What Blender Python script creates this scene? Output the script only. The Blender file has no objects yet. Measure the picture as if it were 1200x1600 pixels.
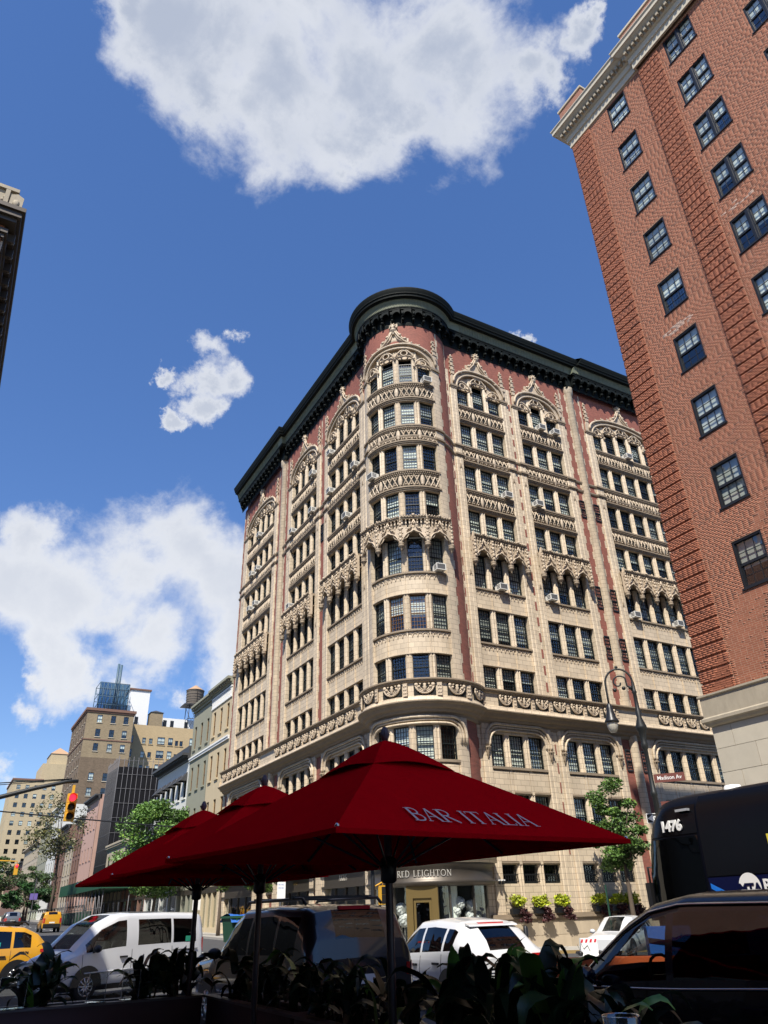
import bpy, math, random
import numpy as np
from mathutils import Vector, Matrix
R = math.radians
random.seed(7); rng = np.random.default_rng(7)
scene = bpy.context.scene
col = scene.collection

# ------------------------------------------------------------------ camera, sky, sun, exposure
cam_d = bpy.data.cameras.new('camera'); cam = bpy.data.objects.new('camera', cam_d); col.objects.link(cam)
cam_d.sensor_fit = 'VERTICAL'; cam_d.sensor_height = 36.0; cam_d.lens = 36.0 * 1140.45 / 1600.0
cam_d.clip_start = 0.05; cam_d.clip_end = 3000
P_, RO_, YA_ = R(28.787), R(-1.8486), R(29.849)
f_ = Vector((math.sin(YA_) * math.cos(P_), math.cos(YA_) * math.cos(P_), math.sin(P_)))
r_ = Vector((math.cos(YA_), -math.sin(YA_), 0)); u_ = r_.cross(f_)
rt = r_ * math.cos(RO_) + u_ * math.sin(RO_); up = u_ * math.cos(RO_) - r_ * math.sin(RO_)
EYE = Vector((0, 0, 1.7))
cam.matrix_world = Matrix(((rt.x, up.x, -f_.x, EYE.x), (rt.y, up.y, -f_.y, EYE.y), (rt.z, up.z, -f_.z, EYE.z), (0, 0, 0, 1)))
scene.camera = cam

SUN_AZ, SUN_EL = 222.0, 52.0      # clockwise from +Y (the avenue), degrees
sd = bpy.data.lights.new('sun', 'SUN'); sun = bpy.data.objects.new('sun', sd); col.objects.link(sun)
sd.energy = 4.6; sd.angle = R(0.53); sd.color = (1.0, 0.94, 0.84)
sv = Vector((math.sin(R(SUN_AZ)) * math.cos(R(SUN_EL)), math.cos(R(SUN_AZ)) * math.cos(R(SUN_EL)), math.sin(R(SUN_EL))))
sun.rotation_euler = sv.to_track_quat('Z', 'Y').to_euler(); sun.location = (-60, -90, 120)

scene.view_settings.view_transform = 'Standard'; scene.view_settings.look = 'None'
scene.view_settings.exposure = 0.6; scene.view_settings.gamma = 1.0
scene.view_settings.use_curve_mapping = False

world = bpy.data.worlds.new('World'); scene.world = world; world.use_nodes = True
wt = world.node_tree; wt.nodes.clear()
def N(t, kind, **kw):
    n = t.nodes.new(kind)
    for k, v in kw.items():
        if k == 'op': n.operation = v
        elif isinstance(k, str) and hasattr(n, k): setattr(n, k, v)
    return n
def mth(t, op, a, b=None, c=None, clamp=False):
    n = t.nodes.new('ShaderNodeMath'); n.operation = op; n.use_clamp = clamp
    for i, v in enumerate((a, b, c)):
        if v is None: continue
        if isinstance(v, (int, float)): n.inputs[i].default_value = v
        else: t.links.new(v, n.inputs[i])
    return n.outputs[0]
sky = wt.nodes.new('ShaderNodeTexSky'); sky.sky_type = 'NISHITA'; sky.sun_disc = False
sky.sun_elevation = R(SUN_EL); sky.sun_rotation = R(SUN_AZ); sky.altitude = 0; sky.air_density = 0.9
sky.dust_density = 0.2; sky.ozone_density = 3.2
tc = wt.nodes.new('ShaderNodeTexCoord')
nz = wt.nodes.new('ShaderNodeTexNoise'); nz.inputs['Scale'].default_value = 6.0; nz.inputs['Detail'].default_value = 9.0
nz.inputs['Roughness'].default_value = 0.58; nz.inputs['Distortion'].default_value = 0.25
wt.links.new(tc.outputs['Generated'], nz.inputs['Vector'])
nz2 = wt.nodes.new('ShaderNodeTexNoise'); nz2.inputs['Scale'].default_value = 2.1; nz2.inputs['Detail'].default_value = 3.0
wt.links.new(tc.outputs['Generated'], nz2.inputs['Vector'])
nz3 = wt.nodes.new('ShaderNodeTexNoise'); nz3.inputs['Scale'].default_value = 16.0; nz3.inputs['Detail'].default_value = 6.0
wt.links.new(tc.outputs['Generated'], nz3.inputs['Vector'])
# cumulus clouds: a number of cloud cells at their own directions in the sky, (direction, angular radius)
CLOUDS = [(-0.0302, 0.5092, 0.8601, 0.0388), (0.0185, 0.5122, 0.8587, 0.0767), (0.0792, 0.4983, 0.8633, 0.1), (0.1554, 0.4756, 0.8659, 0.1114), (0.2373, 0.4403, 0.8659, 0.1218), (0.2875, 0.4709, 0.834, 0.0777), (0.308, 0.3689, 0.877, 0.1054), (0.1597, 0.4135, 0.8964, 0.1299), (0.0876, 0.5421, 0.8357, 0.0477), (0.2706, 0.5062, 0.8188, 0.0373), (0.4235, 0.3339, 0.8421, 0.047), (0.3845, 0.3404, 0.8581, 0.0509), (0.4314, 0.2797, 0.8577, 0.0308), (0.4372, 0.2598, 0.861, 0.0199), (0.1592, 0.7442, 0.6487, 0.0425), (0.1551, 0.7756, 0.6119, 0.0346), (0.1881, 0.7648, 0.6162, 0.0392), (0.1701, 0.7945, 0.583, 0.0309), (0.1855, 0.7237, 0.6648, 0.0244), (0.1138, 0.7825, 0.6122, 0.018), (0.148, 0.8135, 0.5625, 0.0184), (0.0206, 0.9029, 0.4293, 0.0583), (0.0088, 0.928, 0.3725, 0.0782), (0.0918, 0.9278, 0.3617, 0.0919), (0.1544, 0.9071, 0.3916, 0.0907), (0.2115, 0.8824, 0.4202, 0.0884), (0.2568, 0.8902, 0.3764, 0.0995), (0.1917, 0.9261, 0.325, 0.0855), (0.0908, 0.9504, 0.2975, 0.059), (0.2725, 0.9095, 0.3138, 0.0724), (0.0576, 0.9574, 0.283, 0.0288), (0.1639, 0.949, 0.2692, 0.0303), (0.0599, 0.9691, 0.2392, 0.0339), (0.051, 0.9846, 0.1673, 0.0338), (0.281, 0.923, 0.2629, 0.0396), (0.2358, 0.9381, 0.2536, 0.035), (0.5325, 0.5348, 0.6561, 0.0184), (0.0749, 0.9499, 0.3033, 0.0549), (0.1383, 0.9302, 0.34, 0.069)]
best = None
wz = wt.nodes.new('ShaderNodeTexNoise'); wz.inputs['Scale'].default_value = 4.5; wz.inputs['Detail'].default_value = 8.0; wz.inputs['Roughness'].default_value = 0.68
wt.links.new(tc.outputs['Generated'], wz.inputs['Vector'])
wv = wt.nodes.new('ShaderNodeVectorMath'); wv.operation = 'SUBTRACT'; wt.links.new(wz.outputs['Color'], wv.inputs[0]); wv.inputs[1].default_value = (0.5, 0.5, 0.5)
ws_ = wt.nodes.new('ShaderNodeVectorMath'); ws_.operation = 'MULTIPLY_ADD'; wt.links.new(wv.outputs[0], ws_.inputs[0]); ws_.inputs[1].default_value = (0.17, 0.17, 0.17); wt.links.new(tc.outputs['Generated'], ws_.inputs[2])
for (dx, dy, dz, rad) in CLOUDS:
    d = wt.nodes.new('ShaderNodeVectorMath'); d.operation = 'DISTANCE'
    wt.links.new(ws_.outputs[0], d.inputs[0]); d.inputs[1].default_value = (dx, dy, dz)
    v = mth(wt, 'MULTIPLY_ADD', d.outputs['Value'], -1.0 / (rad * (1.15 if dz > 0.85 else 1.02 if dz < 0.56 else 0.86)), 1.0)
    best = v if best is None else mth(wt, 'SMOOTH_MAX', best, v, 0.35)
# elsewhere in the sky: the same scattered cumulus, from broad noise
broad = mth(wt, 'MULTIPLY_ADD', nz2.outputs['Fac'], 5.0, -3.25)
sepw = wt.nodes.new('ShaderNodeSeparateXYZ'); wt.links.new(tc.outputs['Generated'], sepw.inputs[0])
cv = wt.nodes.new('ShaderNodeVectorMath'); cv.operation = 'DOT_PRODUCT'; wt.links.new(tc.outputs['Generated'], cv.inputs[0]); cv.inputs[1].default_value = f_
outside = mth(wt, 'MULTIPLY_ADD', cv.outputs['Value'], -8.0, 5.6, clamp=True)
broad = mth(wt, 'ADD', broad, mth(wt, 'MULTIPLY_ADD', outside, 2.0, -2.0))
field = mth(wt, 'MAXIMUM', best, broad)
nn = mth(wt, 'MULTIPLY_ADD', nz.outputs['Fac'], 2.4, -1.27)
dens = mth(wt, 'ADD', field, nn)
mask = wt.nodes.new('ShaderNodeMapRange'); mask.interpolation_type = 'SMOOTHSTEP'
wt.links.new(dens, mask.inputs['Value']); mask.inputs['From Min'].default_value = -0.04; mask.inputs['From Max'].default_value = 0.55
# thicker parts turn pale grey, edges and tops stay white
thick = wt.nodes.new('ShaderNodeMapRange'); thick.interpolation_type = 'SMOOTHSTEP'
tv = mth(wt, 'ADD', dens, mth(wt, 'MULTIPLY_ADD', nz3.outputs['Fac'], 0.3, -0.15))
wt.links.new(tv, thick.inputs['Value']); thick.inputs['From Min'].default_value = 0.08; thick.inputs['From Max'].default_value = 0.95
high = wt.nodes.new('ShaderNodeMapRange'); wt.links.new(sepw.outputs['Z'], high.inputs['Value'])
high.inputs['From Min'].default_value = 0.25; high.inputs['From Max'].default_value = 0.75; high.inputs['To Min'].default_value = 0.30; high.inputs['To Max'].default_value = 1.0
tk = mth(wt, 'MULTIPLY', thick.outputs[0], high.outputs[0])
cmx = wt.nodes.new('ShaderNodeMix'); cmx.data_type = 'RGBA'
wt.links.new(tk, cmx.inputs['Factor']); cmx.inputs['A'].default_value = (4.7, 4.8, 5.0, 1); cmx.inputs['B'].default_value = (2.5, 2.8, 3.45, 1)
hs = wt.nodes.new('ShaderNodeHueSaturation'); hs.inputs['Saturation'].default_value = 1.40; hs.inputs['Hue'].default_value = 0.514; hs.inputs['Value'].default_value = 1.40
gm_ = wt.nodes.new('ShaderNodeGamma'); gm_.inputs['Gamma'].default_value = 0.72; wt.links.new(sky.outputs[0], gm_.inputs['Color'])
wt.links.new(gm_.outputs[0], hs.inputs['Color'])
mx = wt.nodes.new('ShaderNodeMix'); mx.data_type = 'RGBA'
wt.links.new(mth(wt, 'MULTIPLY', mask.outputs[0], 0.97), mx.inputs['Factor']); wt.links.new(hs.outputs[0], mx.inputs['A']); wt.links.new(cmx.outputs['Result'], mx.inputs['B'])
bg = wt.nodes.new('ShaderNodeBackground'); bg.inputs['Strength'].default_value = 0.125
wt.links.new(mx.outputs['Result'], bg.inputs['Color'])
wo = wt.nodes.new('ShaderNodeOutputWorld'); wt.links.new(bg.outputs[0], wo.inputs['Surface'])
try:
    scene.cycles.max_bounces = 6; scene.cycles.transparent_max_bounces = 10; scene.cycles.caustics_reflective = False; scene.cycles.caustics_refractive = False
except Exception: pass

def gz(x, y):       # the streets slope: up to the north, down to the east
    n = 0.0155 * max(0.0, min(y, 190) - 30); e = -0.03 * max(0.0, min(x, 34) - 18.5)
    return n + e

# ------------------------------------------------------------------ helpers
class MB:
    def __init__(s): s.v = []; s.f = []; s.m = []; s.sm = []
    def add(s, vs, fs, mi=0, smooth=False):
        o = len(s.v); s.v.extend(tuple(map(float, v)) for v in vs)
        for f in fs: s.f.append([i + o for i in f]); s.m.append(mi); s.sm.append(smooth)
        return s
    def box(s, x0, x1, y0, y1, z0, z1, mi=0):
        return s.add([(x0,y0,z0),(x1,y0,z0),(x1,y1,z0),(x0,y1,z0),(x0,y0,z1),(x1,y0,z1),(x1,y1,z1),(x0,y1,z1)],
              [(0,3,2,1),(4,5,6,7),(0,1,5,4),(1,2,6,5),(2,3,7,6),(3,0,4,7)], mi)
    def prism(s, poly, y0, y1, mi=0):        # polygon in (x,z), extruded along y
        n = len(poly); vs = [(x, y0, z) for x, z in poly] + [(x, y1, z) for x, z in poly]
        fs = [list(range(n)), list(range(2*n-1, n-1, -1))] + [(i, i+n, (i+1) % n + n, (i+1) % n) for i in range(n)]
        return s.add(vs, fs, mi)
    def vprism(s, poly, z0, z1, mi=0, smooth=False):       # polygon in (x,y), extruded along z
        n = len(poly); vs = [(x, y, z0) for x, y in poly] + [(x, y, z1) for x, y in poly]
        s.add(vs, [list(range(n-1, -1, -1)), list(range(n, 2*n))], mi)
        return s.add(vs, [(i, (i+1) % n, (i+1) % n + n, i+n) for i in range(n)], mi, smooth)
    def tube(s, pts, r, n=6, mi=0, smooth=True, closed=False, caps=True):
        pts = [Vector(p) for p in pts]; rs = r if isinstance(r, (list, tuple)) else [r]*len(pts)
        vs = []; k = len(pts); prev = None
        for i, p in enumerate(pts):
            if closed: t = pts[(i+1) % k] - pts[i-1]
            else: t = pts[min(i+1, k-1)] - pts[max(i-1, 0)]
            t.normalize()
            if prev is None:
                a = Vector((0,0,1)) if abs(t.z) < 0.9 else Vector((1,0,0)); a = (a - t*a.dot(t)).normalized()
            else:
                a = prev - t*prev.dot(t); a = a.normalized() if a.length > 1e-6 else prev
            prev = a; b = t.cross(a)
            for j in range(n):
                an = 2*math.pi*j/n; vs.append(p + (a*math.cos(an) + b*math.sin(an))*rs[i])
        fs = []
        for i in range(k if closed else k-1):
            i2 = (i+1) % k
            for j in range(n): fs.append((i*n+j, i*n+(j+1) % n, i2*n+(j+1) % n, i2*n+j))
        if caps and not closed: fs += [list(range(n-1, -1, -1)), [(k-1)*n+j for j in range(n)]]
        return s.add(vs, fs, mi, smooth)
    def lathe(s, prof, n=12, c=(0,0,0), mi=0, smooth=True, a0=0.0, a1=2*math.pi):
        full = abs(a1-a0-2*math.pi) < 1e-6; m = n if full else n+1; vs = []
        for r, z in prof:
            for j in range(m):
                a = a0 + (a1-a0)*j/n; vs.append((c[0]+r*math.cos(a), c[1]+r*math.sin(a), c[2]+z))
        fs = []
        for i in range(len(prof)-1):
            for j in range(n):
                j2 = (j+1) % m
                fs.append((i*m+j, i*m+j2, (i+1)*m+j2, (i+1)*m+j))
        s.add(vs, fs, mi, smooth)
        if full:
            if prof[0][0] > 1e-4: s.add(vs[:m], [list(range(m-1, -1, -1))], mi)
            if prof[-1][0] > 1e-4: s.add(vs[-m:], [list(range(m))], mi)
        return s
    def blob(s, c, rx, ry=None, rz=None, mi=0, seg=6, rings=4):
        ry = rx if ry is None else ry; rz = rx if rz is None else rz
        vs = []; fs = []
        for i in range(rings+1):
            t = math.pi*i/rings
            for j in range(seg):
                a = 2*math.pi*j/seg; vs.append((c[0]+rx*math.sin(t)*math.cos(a), c[1]+ry*math.sin(t)*math.sin(a), c[2]-rz*math.cos(t)))
        for i in range(rings):
            for j in range(seg): fs.append((i*seg+j, i*seg+(j+1) % seg, (i+1)*seg+(j+1) % seg, (i+1)*seg+j))
        return s.add(vs, fs, mi, True)
    def grid(s, fn, nu, nv, mi=0, smooth=True, flip=False):
        vs = [fn(i/nu, j/nv) for j in range(nv+1) for i in range(nu+1)]; w = nu+1
        fs = [(j*w+i, j*w+i+1, (j+1)*w+i+1, (j+1)*w+i) for j in range(nv) for i in range(nu)]
        if flip: fs = [f[::-1] for f in fs]
        return s.add(vs, fs, mi, smooth)
    def warp(s, fn): s.v = [tuple(fn(*v)) for v in s.v]; return s
    def mesh(s, name, mats):
        me = bpy.data.meshes.new(name); me.from_pydata(s.v, [], s.f)
        if not isinstance(mats, (list, tuple)): mats = [mats]
        for m in mats: me.materials.append(m)
        me.polygons.foreach_set('material_index', s.m); me.polygons.foreach_set('use_smooth', s.sm)
        me.update(); return me
    def build(s, name, mats, parent=None, loc=(0,0,0), rz=0.0, **kw):
        return put(name, s.mesh(name, mats), parent, loc, rz, **kw)
def put(name, me, parent=None, loc=(0,0,0), rz=0.0, scale=None, label=None, cat=None, group=None, kind=None):
    o = bpy.data.objects.new(name, me); col.objects.link(o)
    o.location = loc; o.rotation_euler = (0, 0, rz)
    if scale: o.scale = scale
    if parent is not None: o.parent = parent
    tag(o, label, cat, group, kind); return o
def tag(o, label=None, cat=None, group=None, kind=None):
    if label: o['label'] = label
    if cat: o['category'] = cat
    if group: o['group'] = group
    if kind: o['kind'] = kind
    return o
def thing(name, label, cat, loc=(0,0,0), rz=0.0, group=None):
    return put(name, None, None, loc, rz, None, label, cat, group)
def dup(o, loc=None, rz=None, label=None, parent=None):
    c = o.copy(); col.objects.link(c)
    if parent is not None: c.parent = parent
    for ch in list(o.children): dup(ch, parent=c)
    if loc is not None: c.location = loc
    if rz is not None: c.rotation_euler = (0, 0, rz)
    if label: c['label'] = label
    return c

# ------------------------------------------------------------------ materials
def mat(name, base, rough=0.6, metal=0.0, noise=None, bump=0.0, coat=0.0, spec=None, rand=0.0, vcol=None):
    m = bpy.data.materials.new(name); m.use_nodes = True; t = m.node_tree
    b = t.nodes['Principled BSDF']; b.inputs['Base Color'].default_value = (*base, 1)
    b.inputs['Roughness'].default_value = rough; b.inputs['Metallic'].default_value = metal
    if coat: b.inputs['Coat Weight'].default_value = coat; b.inputs['Coat Roughness'].default_value = 0.04
    if spec is not None: b.inputs['Specular IOR Level'].default_value = spec
    c = None
    geo = t.nodes.new('ShaderNodeNewGeometry')
    if vcol:
        at = t.nodes.new('ShaderNodeAttribute'); at.attribute_name = vcol; c = at.outputs['Color']
    if noise:       # (scale, amount, zstretch)
        mp = t.nodes.new('ShaderNodeMapping'); mp.inputs['Scale'].default_value = (noise[0], noise[0], noise[0]*(noise[2] if len(noise) > 2 else 1))
        t.links.new(geo.outputs['Position'], mp.inputs['Vector'])
        n = t.nodes.new('ShaderNodeTexNoise'); n.inputs['Scale'].default_value = 1.0; n.inputs['Detail'].default_value = 6
        n.inputs['Roughness'].default_value = 0.65; t.links.new(mp.outputs[0], n.inputs['Vector'])
        v = mth(t, 'MULTIPLY_ADD', n.outputs['Fac'], 2*noise[1], 1 - noise[1])
        mxx = t.nodes.new('ShaderNodeMix'); mxx.data_type = 'RGBA'; mxx.blend_type = 'MULTIPLY'; mxx.inputs['Factor'].default_value = 1
        if c is not None: t.links.new(c, mxx.inputs['A'])
        else: mxx.inputs['A'].default_value = (*base, 1)
        t.links.new(v, mxx.inputs['B']); c = mxx.outputs['Result']
        if bump:
            bp = t.nodes.new('ShaderNodeBump'); bp.inputs['Strength'].default_value = bump; bp.inputs['Distance'].default_value = 0.02
            t.links.new(n.outputs['Fac'], bp.inputs['Height']); t.links.new(bp.outputs[0], b.inputs['Normal'])
    if rand:
        oi = t.nodes.new('ShaderNodeObjectInfo'); v = mth(t, 'MULTIPLY_ADD', oi.outputs['Random'], 2*rand, 1-rand)
        mxx = t.nodes.new('ShaderNodeMix'); mxx.data_type = 'RGBA'; mxx.blend_type = 'MULTIPLY'; mxx.inputs['Factor'].default_value = 1
        if c is not None: t.links.new(c, mxx.inputs['A'])
        else: mxx.inputs['A'].default_value = (*base, 1)
        t.links.new(v, mxx.inputs['B']); c = mxx.outputs['Result']
    if c is not None: t.links.new(c, b.inputs['Base Color'])
    return m
def blockmat(name, base, mortar, bw, bh, joint=0.012, rough=0.75, var=0.10, grime=0.25, bump=0.35, noisy=0.6):
    """coursed masonry drawn by world position: fine joints, each block a little different, weathering on top"""
    m = mat(name, base, rough); t = m.node_tree; b = t.nodes['Principled BSDF']
    geo = t.nodes.new('ShaderNodeNewGeometry'); sp = t.nodes.new('ShaderNodeSeparateXYZ'); t.links.new(geo.outputs['Position'], sp.inputs[0])
    cb = t.nodes.new('ShaderNodeCombineXYZ'); t.links.new(mth(t, 'SUBTRACT', sp.outputs['X'], sp.outputs['Y']), cb.inputs[0]); t.links.new(sp.outputs['Z'], cb.inputs[1])
    br = t.nodes.new('ShaderNodeTexBrick'); t.links.new(cb.outputs[0], br.inputs['Vector'])
    br.inputs['Scale'].default_value = 1; br.inputs['Brick Width'].default_value = bw; br.inputs['Row Height'].default_value = bh
    br.inputs['Mortar Size'].default_value = joint; br.inputs['Mortar Smooth'].default_value = 0.2; br.inputs['Bias'].default_value = 0
    lo = tuple(c*(1-var) for c in base); hi = tuple(min(1, c*(1+var)) for c in base)
    br.inputs['Color1'].default_value = (*lo, 1); br.inputs['Color2'].default_value = (*hi, 1); br.inputs['Mortar'].default_value = (*mortar, 1)
    mp = t.nodes.new('ShaderNodeMapping'); mp.inputs['Scale'].default_value = (noisy, noisy, noisy*0.35); t.links.new(geo.outputs['Position'], mp.inputs['Vector'])
    n = t.nodes.new('ShaderNodeTexNoise'); n.inputs['Detail'].default_value = 8; n.inputs['Roughness'].default_value = 0.68; n.inputs['Scale'].default_value = 1
    t.links.new(mp.outputs[0], n.inputs['Vector'])
    v = mth(t, 'MULTIPLY_ADD', n.outputs['Fac'], 2*grime, 1 - grime)
    mxx = t.nodes.new('ShaderNodeMix'); mxx.data_type = 'RGBA'; mxx.blend_type = 'MULTIPLY'; mxx.inputs['Factor'].default_value = 1
    t.links.new(br.outputs['Color'], mxx.inputs['A']); t.links.new(v, mxx.inputs['B']); t.links.new(mxx.outputs['Result'], b.inputs['Base Color'])
    bp = t.nodes.new('ShaderNodeBump'); bp.inputs['Strength'].default_value = bump; bp.inputs['Distance'].default_value = 0.01
    t.links.new(mth(t, 'SUBTRACT', 1.0, br.outputs['Fac']), bp.inputs['Height']); t.links.new(bp.outputs[0], b.inputs['Normal'])
    return m
def glassmat(name, tint, refl=1.0, trans=0.6, rough=0.02):
    """thin pane: mirror-like reflection by angle over a tinted see-through pane"""
    m = bpy.data.materials.new(name); m.use_nodes = True; t = m.node_tree; t.nodes.clear()
    o = t.nodes.new('ShaderNodeOutputMaterial'); fr = t.nodes.new('ShaderNodeFresnel'); fr.inputs['IOR'].default_value = 1.52
    gl = t.nodes.new('ShaderNodeBsdfGlossy'); gl.inputs['Roughness'].default_value = rough; gl.inputs['Color'].default_value = (0.9, 0.95, 1, 1)
    tr = t.nodes.new('ShaderNodeBsdfTransparent'); tr.inputs['Color'].default_value = (*[c*trans for c in tint], 1)
    geo = t.nodes.new('ShaderNodeNewGeometry')
    t.links.new(mth(t, 'MULTIPLY_ADD', geo.outputs['Backfacing'], 1/1.52-1.52, 1.52), fr.inputs['IOR'])     # same pane from both sides
    n = t.nodes.new('ShaderNodeTexNoise'); n.inputs['Scale'].default_value = 2.5; n.inputs['Detail'].default_value = 1; t.links.new(geo.outputs['Position'], n.inputs['Vector'])
    bp = t.nodes.new('ShaderNodeBump'); bp.inputs['Strength'].default_value = 0.06; bp.inputs['Distance'].default_value = 0.1
    t.links.new(n.outputs['Fac'], bp.inputs['Height']); t.links.new(bp.outputs[0], gl.inputs['Normal'])
    mx_ = t.nodes.new('ShaderNodeMixShader'); t.links.new(mth(t, 'MULTIPLY_ADD', fr.outputs[0], refl, 0.04, clamp=True), mx_.inputs[0])
    t.links.new(tr.outputs[0], mx_.inputs[1]); t.links.new(gl.outputs[0], mx_.inputs[2]); t.links.new(mx_.outputs[0], o.inputs['Surface'])
    return m
def emis(name, c, s):
    m = mat(name, c, 0.4); b = m.node_tree.nodes['Principled BSDF']; b.inputs['Emission Color'].default_value = (*c, 1); b.inputs['Emission Strength'].default_value = s; return m
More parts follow.
